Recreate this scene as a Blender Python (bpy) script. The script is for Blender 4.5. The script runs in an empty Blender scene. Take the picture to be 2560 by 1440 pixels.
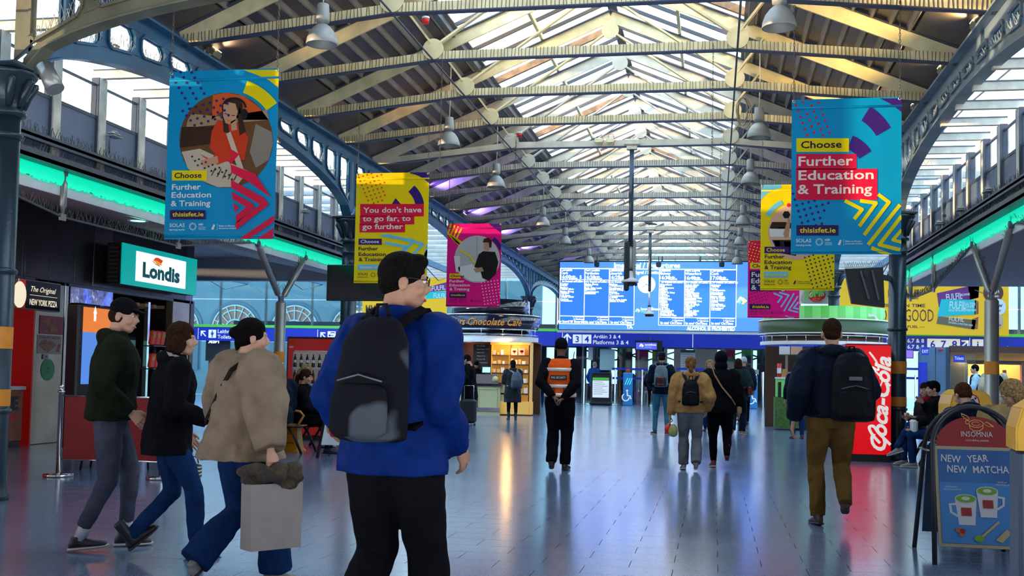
import bpy, math, random
import numpy as np
from mathutils import Vector, Matrix
R = math.radians
random.seed(7)
SC = bpy.context.scene
COL = SC.collection

# ---------------- camera ----------------
F = 2670.0                       # focal length in pixels of the 2560 px wide frame
PPX, PPY = 1280.0, 806.0         # optical centre (the frame is a crop, hence shift_y)
CAMZ = 1.30
_r = R(1.17)
_u = 505*math.cos(_r) + 141*math.sin(_r)
_v = 141*math.cos(_r) - 505*math.sin(_r)
PITCH = math.atan(_v/F)
YAW = math.atan(_u*math.cos(PITCH)/F)
fwd = Vector((-math.sin(YAW)*math.cos(PITCH), math.cos(YAW)*math.cos(PITCH), math.sin(PITCH)))
rt0 = Vector((math.cos(YAW), math.sin(YAW), 0))
up0 = rt0.cross(fwd)
# picture is turned clockwise: camera turned counter-clockwise
rt = rt0*math.cos(_r) + up0*math.sin(_r)
up = up0*math.cos(_r) - rt0*math.sin(_r)
cam_d = bpy.data.cameras.new('camera')
cam = bpy.data.objects.new('camera', cam_d)
COL.objects.link(cam)
M3 = Matrix((rt, up, -fwd)).transposed()
cam.matrix_world = Matrix.Translation((0, 0, CAMZ)) @ M3.to_4x4()
cam_d.sensor_width = 36
cam_d.lens = F/2560*36
cam_d.shift_y = (PPY-720)/2560
cam_d.clip_start = .05
cam_d.clip_end = 400
SC.camera = cam

def ray(px, py):
    return fwd + rt*((px-PPX)/F) - up*((py-PPY)/F)
CAMP = Vector((0, 0, CAMZ))
def onX(px, py, X): d = ray(px, py); return CAMP + d*(X/d.x)
def onY(px, py, Y): d = ray(px, py); return CAMP + d*(Y/d.y)
def onZ(px, py, Z=0.0): d = ray(px, py); return CAMP + d*((Z-CAMZ)/d.z)
def onD(px, py, D): return CAMP + ray(px, py)*D
def proj(p):
    v = Vector(p)-CAMP; d = v.dot(fwd)
    return (PPX+F*v.dot(rt)/d, PPY-F*v.dot(up)/d, d)

# ---------------- world, sun, exposure ----------------
W = bpy.data.worlds.new('sky'); SC.world = W; W.use_nodes = True
nt = W.node_tree; nt.nodes.clear()
wo = nt.nodes.new('ShaderNodeOutputWorld'); bg = nt.nodes.new('ShaderNodeBackground')
tc = nt.nodes.new('ShaderNodeTexCoord'); sx = nt.nodes.new('ShaderNodeSeparateXYZ')
cr = nt.nodes.new('ShaderNodeValToRGB')
nt.links.new(tc.outputs['Generated'], sx.inputs[0]); nt.links.new(sx.outputs['Z'], cr.inputs[0])
cr.color_ramp.elements[0].position = 0.0; cr.color_ramp.elements[0].color = (.86, .92, 1, 1)
cr.color_ramp.elements[1].position = .7; cr.color_ramp.elements[1].color = (.62, .80, 1, 1)
nt.links.new(cr.outputs[0], bg.inputs[0]); bg.inputs[1].default_value = 4.6
nt.links.new(bg.outputs[0], wo.inputs[0])

sun_d = bpy.data.lights.new('sun', 'SUN'); sun = bpy.data.objects.new('sun', sun_d)
COL.objects.link(sun); sun_d.energy = 7.0; sun_d.angle = R(.6); sun_d.color = (1, .72, .42)
_dir = Vector((.86, .51, -.024))
sun.rotation_euler = _dir.to_track_quat('-Z', 'Y').to_euler()
sun.location = (-20, 0, 20)

SC.view_settings.view_transform = 'Standard'
SC.view_settings.look = 'None'
SC.view_settings.gamma = 1
SC.view_settings.use_curve_mapping = False
SC.view_settings.exposure = 0.0
SC.cycles.max_bounces = 7
SC.cycles.diffuse_bounces = 3
SC.cycles.glossy_bounces = 3
SC.cycles.transmission_bounces = 4
SC.cycles.transparent_max_bounces = 16
SC.cycles.sample_clamp_indirect = 4
SC.cycles.caustics_reflective = False
SC.cycles.caustics_refractive = False

# ---------------- materials ----------------
MATS = {}
def mat(name, c=(.5, .5, .5), rough=.5, metal=0., em=0., var=.0, scale=8., bump=0., bscale=60., emc=None, coat=0., alpha=None, c2=None, spec=None):
    if name in MATS: return MATS[name]
    m = bpy.data.materials.new(name); m.use_nodes = True
    n = m.node_tree.nodes; l = m.node_tree.links
    b = n['Principled BSDF']
    b.inputs['Base Color'].default_value = (*c, 1)
    b.inputs['Roughness'].default_value = rough
    b.inputs['Metallic'].default_value = metal
    if spec is not None: b.inputs['Specular IOR Level'].default_value = spec
    if coat: b.inputs['Coat Weight'].default_value = coat
    if em:
        b.inputs['Emission Color'].default_value = (*(emc or c), 1)
        b.inputs['Emission Strength'].default_value = em
    if var or c2:
        t = n.new('ShaderNodeTexCoord'); z = n.new('ShaderNodeTexNoise')
        z.inputs['Scale'].default_value = scale; z.inputs['Detail'].default_value = 4
        l.new(t.outputs['Object'], z.inputs['Vector'])
        rp = n.new('ShaderNodeValToRGB')
        d = c2 or tuple(max(0, x*(1-var)) for x in c)
        e = c if c2 else tuple(min(1, x*(1+var)) for x in c)
        rp.color_ramp.elements[0].color = (*d, 1); rp.color_ramp.elements[1].color = (*e, 1)
        rp.color_ramp.elements[0].position = .35; rp.color_ramp.elements[1].position = .65
        l.new(z.outputs['Fac'], rp.inputs[0]); l.new(rp.outputs[0], b.inputs['Base Color'])
    if bump:
        t = n.new('ShaderNodeTexCoord'); z = n.new('ShaderNodeTexNoise'); z.inputs['Scale'].default_value = bscale
        z.inputs['Detail'].default_value = 3
        bm = n.new('ShaderNodeBump'); bm.inputs['Strength'].default_value = bump; bm.inputs['Distance'].default_value = .02
        l.new(t.outputs['Object'], z.inputs['Vector']); l.new(z.outputs['Fac'], bm.inputs['Height'])
        l.new(bm.outputs[0], b.inputs['Normal'])
    MATS[name] = m
    return m

def glassmat(name, tint=(.9, .95, 1), refl=.12, haze=.0, hazec=(.9, .93, .95), scale=3):
    if name in MATS: return MATS[name]
    m = bpy.data.materials.new(name); m.use_nodes = True
    n = m.node_tree.nodes; l = m.node_tree.links; n.clear()
    o = n.new('ShaderNodeOutputMaterial'); t = n.new('ShaderNodeBsdfTransparent'); t.inputs[0].default_value = (*tint, 1)
    g = n.new('ShaderNodeBsdfGlossy'); g.inputs['Roughness'].default_value = .03
    g.inputs[0].default_value = (1, 1, 1, 1)
    mx = n.new('ShaderNodeMixShader'); mx.inputs[0].default_value = refl
    l.new(t.outputs[0], mx.inputs[1]); l.new(g.outputs[0], mx.inputs[2])
    out = mx
    if haze:
        d = n.new('ShaderNodeBsdfTranslucent'); d.inputs[0].default_value = (*hazec, 1)
        z = n.new('ShaderNodeTexNoise'); z.inputs['Scale'].default_value = scale
        tcc = n.new('ShaderNodeTexCoord'); l.new(tcc.outputs['Object'], z.inputs['Vector'])
        mr = n.new('ShaderNodeMath'); mr.operation = 'MULTIPLY'; mr.inputs[1].default_value = haze*2
        l.new(z.outputs['Fac'], mr.inputs[0])
        m2 = n.new('ShaderNodeMixShader'); l.new(mr.outputs[0], m2.inputs[0])
        l.new(mx.outputs[0], m2.inputs[1]); l.new(d.outputs[0], m2.inputs[2]); out = m2
    l.new(out.outputs[0], o.inputs[0])
    MATS[name] = m
    return m

# ---------------- mesh builder ----------------
class MB:
    def __init__(s): s.v = []; s.f = []; s.m = []; s.sm = []; s.mats = []; s.cur = 0; s.smooth = False
    def use(s, m):
        if m not in s.mats: s.mats.append(m)
        s.cur = s.mats.index(m); return s
    def add(s, vs, fs, smooth=None):
        o = len(s.v); s.v.extend([tuple(v) for v in vs])
        for f in fs:
            s.f.append([i+o for i in f]); s.m.append(s.cur); s.sm.append(s.smooth if smooth is None else smooth)
        return s
    def hexa(s, p):   # 8 points: bottom loop 0-3, top loop 4-7
        return s.add(p, [(3,2,1,0), (4,5,6,7), (0,1,5,4), (1,2,6,5), (2,3,7,6), (3,0,4,7)], False)
    def box(s, c, size, M=None):
        x, y, z = size[0]/2, size[1]/2, size[2]/2
        p = [Vector(q) for q in ((-x,-y,-z),(x,-y,-z),(x,y,-z),(-x,y,-z),(-x,-y,z),(x,-y,z),(x,y,z),(-x,y,z))]
        if M is not None: p = [M @ q for q in p]
        c = Vector(c)
        return s.hexa([q+c for q in p])
    def b2(s, a, b):
        a, b = Vector(a), Vector(b)
        return s.box((a+b)/2, [abs(t) for t in (b-a)])
    def rbox(s, c, size, bev=.01, M=None):   # box with chamfered edges
        x, y, z = size[0]/2, size[1]/2, size[2]/2; b = min(bev, x*.9, y*.9, z*.9)
        rings = []
        for (zz, i) in ((-z, b), (-z+b, 0), (z-b, 0), (z, b)):
            X, Y = x-i, y-i
            rings.append([(-X+b,-Y,zz),(X-b,-Y,zz),(X,-Y+b,zz),(X,Y-b,zz),(X-b,Y,zz),(-X+b,Y,zz),(-X,Y-b,zz),(-X,-Y+b,zz)])
        c = Vector(c); vs = []
        for r in rings:
            for q in r:
                q = Vector(q)
                if M is not None: q = M @ q
                vs.append(q+c)
        fs = [tuple(range(7, -1, -1)), tuple(range(24, 32))]
        for k in range(3):
            for i in range(8):
                j = (i+1) % 8; fs.append((k*8+i, k*8+j, k*8+8+j, k*8+8+i))
        return s.add(vs, fs, False)
    def bar(s, p, q, w, h, upv=(0, 0, 1)):
        p, q = Vector(p), Vector(q); d = (q-p); L = d.length
        if L < 1e-6: return s
        d.normalize(); upv = Vector(upv)
        if abs(d.dot(upv)) > .98: upv = Vector((0, 1, 0))
        x = d.cross(upv).normalized(); z = x.cross(d)
        vs = []
        for e in (p, q):
            for (a, b) in ((-1,-1),(1,-1),(1,1),(-1,1)):
                vs.append(e + x*(a*w/2) + z*(b*h/2))
        return s.add(vs, [(0,1,2,3), (7,6,5,4), (0,4,5,1), (1,5,6,2), (2,6,7,3), (3,7,4,0)], False)
    def tube(s, pts, r, seg=8, smooth=True, caps=True):
        pts = [Vector(p) for p in pts]; n = len(pts)
        rs = r if isinstance(r, (list, tuple)) else [r]*n
        o = []; prev = None
        for i, p in enumerate(pts):
            d = (pts[min(i+1, n-1)]-pts[max(i-1, 0)])
            if d.length < 1e-9: d = Vector((0, 0, 1))
            d.normalize()
            if prev is None:
                a = Vector((0, 0, 1)) if abs(d.z) < .9 else Vector((1, 0, 0))
                prev = d.cross(a).normalized()
            x = (prev - d*prev.dot(d)).normalized(); prev = x; y = d.cross(x)
            for k in range(seg):
                t = 2*math.pi*k/seg
                o.append(p + (x*math.cos(t)+y*math.sin(t))*rs[i])
        fs = []
        for i in range(n-1):
            for k in range(seg):
                j = (k+1) % seg; fs.append((i*seg+k, i*seg+j, (i+1)*seg+j, (i+1)*seg+k))
        s.add(o, fs, smooth)
        if caps:
            s.f.append([len(s.v)-len(o)+k for k in range(seg-1, -1, -1)]); s.m.append(s.cur); s.sm.append(False)
            s.f.append([len(s.v)-seg+k for k in range(seg)]); s.m.append(s.cur); s.sm.append(False)
        return s
    def cyl(s, p, q, r0, r1=None, seg=16, smooth=True): return s.tube([p, q], [r0, r0 if r1 is None else r1], seg, smooth)
    def lathe(s, prof, c=(0, 0, 0), seg=20, smooth=True, M=None, a0=0, a1=360, caps=True):
        c = Vector(c); vs = []; full = abs(a1-a0-360) < .1; m = seg if full else seg+1
        for (r, z) in prof:
            for k in range(m):
                t = R(a0+(a1-a0)*k/seg); q = Vector((r*math.cos(t), r*math.sin(t), z))
                if M is not None: q = M @ q
                vs.append(c+q)
        fs = []
        for i in range(len(prof)-1):
            for k in range(seg):
                j = (k+1) % m; fs.append((i*m+k, i*m+j, (i+1)*m+j, (i+1)*m+k))
        s.add(vs, fs, smooth)
        if caps and full:
            o = len(s.v)-len(vs)
            if prof[0][0] > 1e-4: s.f.append([o+k for k in range(m-1, -1, -1)]); s.m.append(s.cur); s.sm.append(False)
            if prof[-1][0] > 1e-4: s.f.append([o+(len(prof)-1)*m+k for k in range(m)]); s.m.append(s.cur); s.sm.append(False)
        return s
    def ell(s, c, r, seg=12, rings=8, M=None):
        c = Vector(c); prof = []
        vs = []; 
        for i in range(rings+1):
            a = math.pi*i/rings
            for k in range(seg):
                t = 2*math.pi*k/seg
                q = Vector((r[0]*math.sin(a)*math.cos(t), r[1]*math.sin(a)*math.sin(t), -r[2]*math.cos(a)))
                if M is not None: q = M @ q
                vs.append(c+q)
        fs = []
        for i in range(rings):
            for k in range(seg):
                j = (k+1) % seg; fs.append((i*seg+k, i*seg+j, (i+1)*seg+j, (i+1)*seg+k))
        return s.add(vs, fs, True)
    def loft(s, secs, seg=14, n0=None):
        """secs: (centre, rx, ry, xaxis, yaxis); rounded closed ends; one tube of elliptic rings"""
        vs = []
        for (c, rx, ry, X, Y) in secs:
            for k in range(seg):
                t = 2*math.pi*k/seg
                vs.append(Vector(c)+X*(rx*math.cos(t))+Y*(ry*math.sin(t)))
        fs = []
        for i in range(len(secs)-1):
            for k in range(seg):
                j = (k+1) % seg; fs.append((i*seg+k, i*seg+j, (i+1)*seg+j, (i+1)*seg+k))
        fs.append(tuple(range(seg-1, -1, -1))); fs.append(tuple(range((len(secs)-1)*seg, len(secs)*seg)))
        return s.add(vs, fs, True)
    def prism(s, poly, O, U, V, N, t):
        """2-D outline extruded by t along N (from O)"""
        O, U, V, N = Vector(O), Vector(U), Vector(V), Vector(N)
        n = len(poly); a = [O+U*x+V*y for x, y in poly]; b = [p+N*t for p in a]
        return s.add(a+b, [tuple(range(n-1, -1, -1)), tuple(range(n, 2*n))]+[(i, (i+1) % n, n+(i+1) % n, n+i) for i in range(n)], False)
    def build(s, name, parent=None, world=False, m=None):
        me = bpy.data.meshes.new(name)
        v = s.v
        if world and parent is not None:
            L = parent.location if parent.parent is None else parent.parent.location
            v = [(a[0]-L[0], a[1]-L[1], a[2]-L[2]) for a in v]
        me.from_pydata(v, [], s.f)
        if m is not None: me.materials.append(m)
        else:
            for q in s.mats: me.materials.append(q)
            if len(s.mats) > 1: me.polygons.foreach_set('material_index', s.m)
        me.polygons.foreach_set('use_smooth', s.sm)
        me.validate(); me.update()
        o = bpy.data.objects.new(name, me); COL.objects.link(o)
        if parent is not None: o.parent = parent
        return o

def tag(o, label=None, cat=None, group=None, kind=None):
    if label: o['label'] = label
    if cat: o['category'] = cat
    if group: o['group'] = group
    if kind: o['kind'] = kind
    return o
def thing(name, loc, label=None, cat=None, group=None, rz=0., kind=None):
    o = bpy.data.objects.new(name, None); COL.objects.link(o)
    o.location = loc; o.rotation_euler = (0, 0, rz); o.empty_display_size = .1
    return tag(o, label, cat, group, kind)
def copy_tree(o, parent=None):
    c = o.copy(); COL.objects.link(c)
    if parent is not None: c.parent = parent
    for ch in list(o.children): copy_tree(ch, c)
    return c
def again(o, loc, label=None, rz=None, group=None, scale=None):
    c = copy_tree(o); c.location = loc
    if rz is not None: c.rotation_euler = (0, 0, rz)
    if label: c['label'] = label
    if group: c['group'] = group
    if scale is not None: c.scale = (scale,)*3 if not isinstance(scale, tuple) else scale
    return c
ORD = ['nearest', 'second', 'third', 'fourth', 'fifth', 'sixth', 'seventh', 'eighth', 'ninth', 'tenth', 'eleventh', 'twelfth',
       'thirteenth', 'fourteenth', 'fifteenth', 'sixteenth', 'seventeenth', 'eighteenth', 'nineteenth', 'twentieth']

# ---------------- lettering ----------------
_TX = {}
def text_geo(s, bold=0., shear=0., res=2):
    k = (s, bold, shear, res)
    if k in _TX: return _TX[k]
    cu = bpy.data.curves.new('t', 'FONT'); cu.body = s; cu.size = 1; cu.offset = bold; cu.shear = shear
    cu.resolution_u = res; cu.fill_mode = 'FRONT'
    ob = bpy.data.objects.new('t', cu)
    me = ob.to_mesh()
    vs = [v.co.copy() for v in me.vertices]; fs = [tuple(p.vertices) for p in me.polygons]
    ob.to_mesh_clear(); bpy.data.objects.remove(ob); bpy.data.curves.remove(cu)
    _TX[k] = (vs, fs)
    return _TX[k]
def text(mb, s, O, U, V, h, m, align='L', bold=0., shear=0., width=None, res=2, N=None, off=0., squash=1.):
    """h = cap height; O = baseline start; U,V unit axes; width: fit to this width"""
    vs, fs = text_geo(s, bold, shear, res)
    if not vs: return
    k = h/.72
    x0 = min(v.x for v in vs); x1 = max(v.x for v in vs); kx = k*squash
    if width: kx = width/max(1e-6, x1-x0)
    w = (x1-x0)*kx
    dx = -x0*kx - (w/2 if align == 'C' else w if align == 'R' else 0)
    O, U, V = Vector(O), Vector(U), Vector(V)
    if N is not None: O = O+Vector(N)*off
    mb.use(m).add([O+U*(v.x*kx+dx)+V*(v.y*k) for v in vs], fs, False)

class Print:
    """flat print on a surface: 2-D shapes in metres, each layer a hair above the last"""
    def __init__(s, O, U, V, N, lift=.0008):
        s.mb = MB(); s.O, s.U, s.V, s.N = [Vector(a) for a in (O, U, V, N)]; s.h = lift; s.k = lift
    def P(s, x, y): return s.O+s.U*x+s.V*y+s.N*s.h
    def lay(s): s.h += s.k; return s
    def poly(s, pts, m): s.mb.use(m).add([s.P(*p) for p in pts], [tuple(range(len(pts)))], False); return s
    def rect(s, x0, y0, x1, y1, m): return s.poly([(x0, y0), (x1, y0), (x1, y1), (x0, y1)], m)
    def strip(s, a, b, m):   # quad strip between two polylines
        n = len(a); s.mb.use(m).add([s.P(*p) for p in a]+[s.P(*p) for p in b], [(i, i+1, n+i+1, n+i) for i in range(n-1)], False); return s
    def line(s, pts, w, m):
        a, b = [], []
        for i, p in enumerate(pts):
            p0 = pts[max(0, i-1)]; p1 = pts[min(len(pts)-1, i+1)]
            dx, dy = p1[0]-p0[0], p1[1]-p0[1]; L = math.hypot(dx, dy) or 1
            nx, ny = -dy/L*w/2, dx/L*w/2
            if 0 < i < len(pts)-1:
                ax, ay = p[0]-p0[0], p[1]-p0[1]; bx, by = p1[0]-p[0], p1[1]-p[1]
                la, lb = math.hypot(ax, ay) or 1, math.hypot(bx, by) or 1
                c = (ax*bx+ay*by)/la/lb; f = 1/max(.4, math.sqrt(max(0, (1+c)/2))); nx *= f; ny *= f
            a.append((p[0]+nx, p[1]+ny)); b.append((p[0]-nx, p[1]-ny))
        return s.strip(a, b, m)
    def disc(s, x, y, r, m, n=20, ry=None):
        ry = ry or r
        return s.poly([(x+r*math.cos(2*math.pi*i/n), y+ry*math.sin(2*math.pi*i/n)) for i in range(n)], m)
    def arc(s, x, y, r0, r1, a0, a1, m, n=12):
        A = [R(a0+(a1-a0)*i/n) for i in range(n+1)]
        return s.strip([(x+r0*math.cos(t), y+r0*math.sin(t)) for t in A], [(x+r1*math.cos(t), y+r1*math.sin(t)) for t in A], m)
    def text(s, t, x, y, h, m, align='L', bold=0., shear=0., width=None, res=2, squash=1., rot=0.):
        c, n = math.cos(rot), math.sin(rot)
        text(s.mb, t, s.P(x, y)+s.N*(s.k*.5), s.U*c+s.V*n, s.V*c-s.U*n, h, m, align, bold, shear, width, res, squash=squash); return s
    def build(s, name='printed_design', parent=None, world=False): return tag(s.mb.build(name, parent, world), kind='stuff')

AX, AY, AZ = Vector((1, 0, 0)), Vector((0, 1, 0)), Vector((0, 0, 1))
# ================= SETTING =================
XC, HALF = -1.845, 4.9
BAY = 9.85; Y0 = 9.2
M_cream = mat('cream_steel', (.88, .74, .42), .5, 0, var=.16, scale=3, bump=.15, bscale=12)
M_creamd = mat('greyish_cream_steel', (.68, .62, .48), .55, 0, var=.15, scale=3)  # greyer cream for the trusses farther back
M_under = mat('dark_shaded_flange', (.06, .07, .12), .45, .2)  # dark tone carries the shade under the tie beams
M_deck = mat('roof_deck', (.12, .10, .10), .42, .35, var=.25, scale=1.5)
M_deckr = mat('roof_deck_rib', (.30, .27, .24), .4, .3, var=.2, scale=2)
M_blue = mat('blue_painted_iron', (.045, .15, .27), .38, .1, var=.18, scale=2.5, bump=.12, bscale=9)
M_col = mat('column_paint', (.03, .05, .068), .28, .2, var=.2, scale=2, bump=.1, bscale=25)
M_orange = mat('orange_band', (.86, .30, .02), .45, 0, var=.08)
M_spike = mat('spike_wire', (.10, .095, .09), .4, .6)
M_rail = mat('grey_rail', (.10, .115, .14), .4, .3, var=.1)
M_panel = mat('blue_grey_panel', (.17, .21, .29), .42, .1, var=.12, scale=1.2)
M_post = mat('cream_post', (.82, .74, .58), .5, 0, var=.2, scale=4)
M_tube = mat('grey_tube', (.34, .33, .30), .32, .5, var=.12, scale=3)
M_white = mat('white_paint', (.74, .74, .74), .5, var=.04)
M_soff = mat('soffit', (.30, .24, .24), .6, var=.05, scale=.6); M_soffl = mat('soffit_end', (.42, .44, .48), .6)
M_led = mat('led_fringe', (0, .7, .42), .5, em=.95, emc=(0, .72, .42))
M_glass = glassmat('roof_glass', (.97, .99, 1), .03, .04)
M_glassd = glassmat('dirty_roof_glass', (.92, .88, .80), .03, .14, (.8, .7, .55))
M_glassb = glassmat('blue_roof_glass', (.80, .92, 1), .04, .08)
M_win = glassmat('window_glass', (.92, .97, 1), .08)
M_gscreen = glassmat('screen_glass', (.48, .68, .74), .12)
M_bar = mat('glazing_bar', (.10, .09, .09), .5, .2)
M_timber = mat('weathered_timber', (.30, .17, .08), .6, var=.35, scale=6)
M_blk = mat('black', (.01, .01, .012), .4)
M_steel = mat('brushed_steel', (.45, .42, .38), .28, .9, var=.1, scale=6)
M_chrome = mat('chrome', (.75, .74, .72), .12, 1)

# ---- floor ----
def floor_mat(name, joints):
    m = bpy.data.materials.new(name); m.use_nodes = True
    n, l = m.node_tree.nodes, m.node_tree.links; b = n['Principled BSDF']
    t = n.new('ShaderNodeNewGeometry'); z = n.new('ShaderNodeTexNoise'); z.inputs['Scale'].default_value = 90; z.inputs['Detail'].default_value = 3
    l.new(t.outputs['Position'], z.inputs['Vector'])
    r = n.new('ShaderNodeValToRGB'); r.color_ramp.elements[0].position = .36; r.color_ramp.elements[1].position = .66
    r.color_ramp.elements[0].color = (.085, .115, .185, 1); r.color_ramp.elements[1].color = (.25, .325, .48, 1)
    l.new(z.outputs['Fac'], r.inputs[0])
    z2 = n.new('ShaderNodeTexNoise'); z2.inputs['Scale'].default_value = .9; z2.inputs['Detail'].default_value = 4
    l.new(t.outputs['Position'], z2.inputs['Vector'])
    m2 = n.new('ShaderNodeMix'); m2.data_type = 'RGBA'; m2.blend_type = 'MULTIPLY'; m2.inputs[0].default_value = 1
    r2 = n.new('ShaderNodeValToRGB'); r2.color_ramp.elements[0].position = .3; r2.color_ramp.elements[1].position = .7
    r2.color_ramp.elements[0].color = (.82, .82, .84, 1); r2.color_ramp.elements[1].color = (1, 1, 1, 1)
    l.new(z2.outputs['Fac'], r2.inputs[0]); l.new(r.outputs[0], m2.inputs[6]); l.new(r2.outputs[0], m2.inputs[7])
    out = m2.outputs[2]
    if joints:
        mp = n.new('ShaderNodeMapping'); l.new(t.outputs['Position'], mp.inputs[0])
        bt = n.new('ShaderNodeTexBrick'); bt.offset = .5; bt.inputs['Scale'].default_value = 1
        bt.inputs['Brick Width'].default_value = .6; bt.inputs['Row Height'].default_value = .3
        bt.inputs['Mortar Size'].default_value = .003
        mp.inputs['Location'].default_value = (0, 0, 0)
        bt.inputs['Color1'].default_value = (1, 1, 1, 1); bt.inputs['Color2'].default_value = (.93, .93, .93, 1); bt.inputs['Mortar'].default_value = (.3, .3, .3, 1)
        l.new(mp.outputs[0], bt.inputs['Vector'])
        m3 = n.new('ShaderNodeMix'); m3.data_type = 'RGBA'; m3.blend_type = 'MULTIPLY'; m3.inputs[0].default_value = 1
        l.new(out, m3.inputs[6]); l.new(bt.outputs[0], m3.inputs[7]); out = m3.outputs[2]
    l.new(out, b.inputs['Base Color'])
    rr = n.new('ShaderNodeMapRange'); rr.inputs[3].default_value = .13; rr.inputs[4].default_value = .24
    l.new(z2.outputs['Fac'], rr.inputs[0]); l.new(rr.outputs[0], b.inputs['Roughness'])
    b.inputs['Specular IOR Level'].default_value = 1.0; b.inputs['Coat Weight'].default_value = .35; b.inputs['Coat Roughness'].default_value = .17
    bp = n.new('ShaderNodeBump'); bp.inputs['Strength'].default_value = .06; bp.inputs['Distance'].default_value = .004
    l.new(z.outputs['Fac'], bp.inputs['Height']); l.new(bp.outputs[0], b.inputs['Normal'])
    return m
M_floor = floor_mat('terrazzo', False); M_floorj = floor_mat('terrazzo_far', True)
M_grout = mat('grout', (.035, .035, .04), .8)
fl = thing('floor', (0, 0, 0), kind='structure')
b = MB(); b.use(M_grout).b2((-13, 2, -.06), (9, 26.0, -.012)); b.build('screed', fl)
b = MB(); b.use(M_floorj).b2((-40, 26.0, -.06), (30, 90, 0)); b.b2((-40, 2, -.06), (-13, 26.0, 0)); b.b2((9, 2, -.06), (30, 26.0, 0)); b.build('far_paving', fl)
tb = MB(); tb.use(M_floor).box((0, 0, -.008), (.5955, .2955, .016))
tiles = []
def vis(x, y):
    u, v, d = proj((x, y, 0)); return -60 < u < 2620 and v < 1500 and d > 2
for j in range(0, 80):
    y = 2.15+.3*j
    if y > 25.9: break
    for i in range(-21, 15):
        x = .34+.6*i+(.3 if j % 2 else 0)
        if -12.8 < x < 8.8: tiles.append((x, y))
near = sorted([t for t in tiles if vis(*t)], key=lambda t: proj((t[0], t[1], 0))[2])
nearset = set(near[:300])
t0 = None
for (x, y) in near[:300]:
    if t0 is None:
        t0 = tb.build('tile', fl); o = t0
    else:
        o = t0.copy(); COL.objects.link(o)
    o.location = (x, y, 0)
b = MB(); b.use(M_floor)
for (x, y) in tiles:
    if (x, y) not in nearset:
        u, v, d = proj((x, y, 0))
        b.b2((x-.2982, y-.1482, -.016), (x+.2982, y+.1482, 0))
tag(b.build('tile_field', fl), kind='stuff')

# ---- ceiling ----
ce = thing('ceiling', (XC, 30, 5.5), kind='structure')
SL = .4286; ZE = 5.60; NY0, NY1 = 7.8, 50.0
def zr(u): return ZE+(HALF-abs(u))*SL
pan0 = {}
for sd in (-1, 1):
    us = [HALF+.10-.24*k for k in range(0, 12)]
    # plain wide eave sheet, then ribbed sheets
    b = MB(); b.use(M_deck)
    b.hexa([(XC+sd*5.25, NY0, zr(5.2)+.02), (XC+sd*4.35, NY0, zr(4.35)+.02), (XC+sd*4.35, NY1, zr(4.35)+.02), (XC+sd*5.25, NY1, zr(5.2)+.02),
            (XC+sd*5.25, NY0, zr(5.2)+.06), (XC+sd*4.35, NY0, zr(4.35)+.06), (XC+sd*4.35, NY1, zr(4.35)+.06), (XC+sd*5.25, NY1, zr(5.2)+.06)])
    b.build('eave_sheet', ce, True)
    k = 0; u = 4.35
    first = None
    while u > 2.35:
        w = .235
        if first is None:
            b = MB(); s = -sd
            def pr(a, c): return Vector((s*a, 0, a*SL+c))
            prof = [pr(0, .0), pr(.05, -.055), pr(.075, -.055), pr(.10, 0), pr(.235, 0)]
            for a, c in zip(prof[:-1], prof[1:]):
                b.use(M_deckr if abs(a.z-a.x*s*SL+.055) < .001 else M_deck)
                n = len(b.v)
                b.add([(a.x, NY0, a.z), (c.x, NY0, c.z), (c.x, NY1, c.z), (a.x, NY1, a.z), (a.x, NY0, a.z+.02), (c.x, NY0, c.z+.02), (c.x, NY1, c.z+.02), (a.x, NY1, a.z+.02)],
                      [(3,2,1,0), (4,5,6,7), (0,1,5,4), (1,2,6,5), (2,3,7,6), (3,0,4,7)], False)
            first = b.build('roof_sheet', ce); o = first
        else:
            o = first.copy(); COL.objects.link(o)
        o.location = (sd*u, -30, zr(u)-5.5+.06)
        u -= w
    # dark kerb along the skylight
    b = MB(); b.use(M_rail); b.bar((XC+sd*2.34, NY0, zr(2.34)+.09), (XC+sd*2.34, NY1, zr(2.34)+.09), .10, .22); b.build('skylight_kerb', ce, True)
# skylight panes and bars
gp = {}
for sd in (-1, 1):
    for mi, m in enumerate((M_glass, M_glassd, M_glassb)):
        b = MB(); b.use(m)
        a, c = 2.30, .06
        b.hexa([(sd*a, -.32, zr(a)), (sd*c, -.32, zr(c)), (sd*c, .32, zr(c)), (sd*a, .32, zr(a)), (sd*a, -.32, zr(a)+.012), (sd*c, -.32, zr(c)+.012), (sd*c, .32, zr(c)+.012), (sd*a, .32, zr(a)+.012)])
        gp[(sd, mi)] = b
    for nm, m, w, h in (('glazing_bar', M_bar, .035, .06), ('timber_rafter', M_timber, .07, .12)):
        b = MB(); b.use(m); b.bar((sd*2.34, 0, zr(2.34)-.02), (sd*.03, 0, zr(.03)-.02), w, h); gp[(sd, nm)] = b
proto = {}
rnd = random.Random(3)
def inst(key, name, loc):
    if key not in proto:
        proto[key] = gp[key].build(name, ce); o = proto[key]
    else:
        o = proto[key].copy(); COL.objects.link(o)
    o.location = loc
k = 0; y = NY0+.3
while y < NY1-.3:
    for sd in (-1, 1):
        q = rnd.random(); mi = 0 if q < .70 else 1 if q < .86 else 2
        inst((sd, mi), 'glass_pane', (0, y-30, .15-5.5+.03))
        nm = 'timber_rafter' if (k % 7 == (3 if sd < 0 else 5)) else 'glazing_bar'
        inst((sd, nm), nm, (0, y+.328-30, .15-5.5))
    y += .6567; k += 1
b = MB(); b.use(M_bar).bar((XC, NY0, zr(0)+.16), (XC, NY1, zr(0)+.16), .16, .05); b.build('ridge_cap', ce, True)
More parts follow.
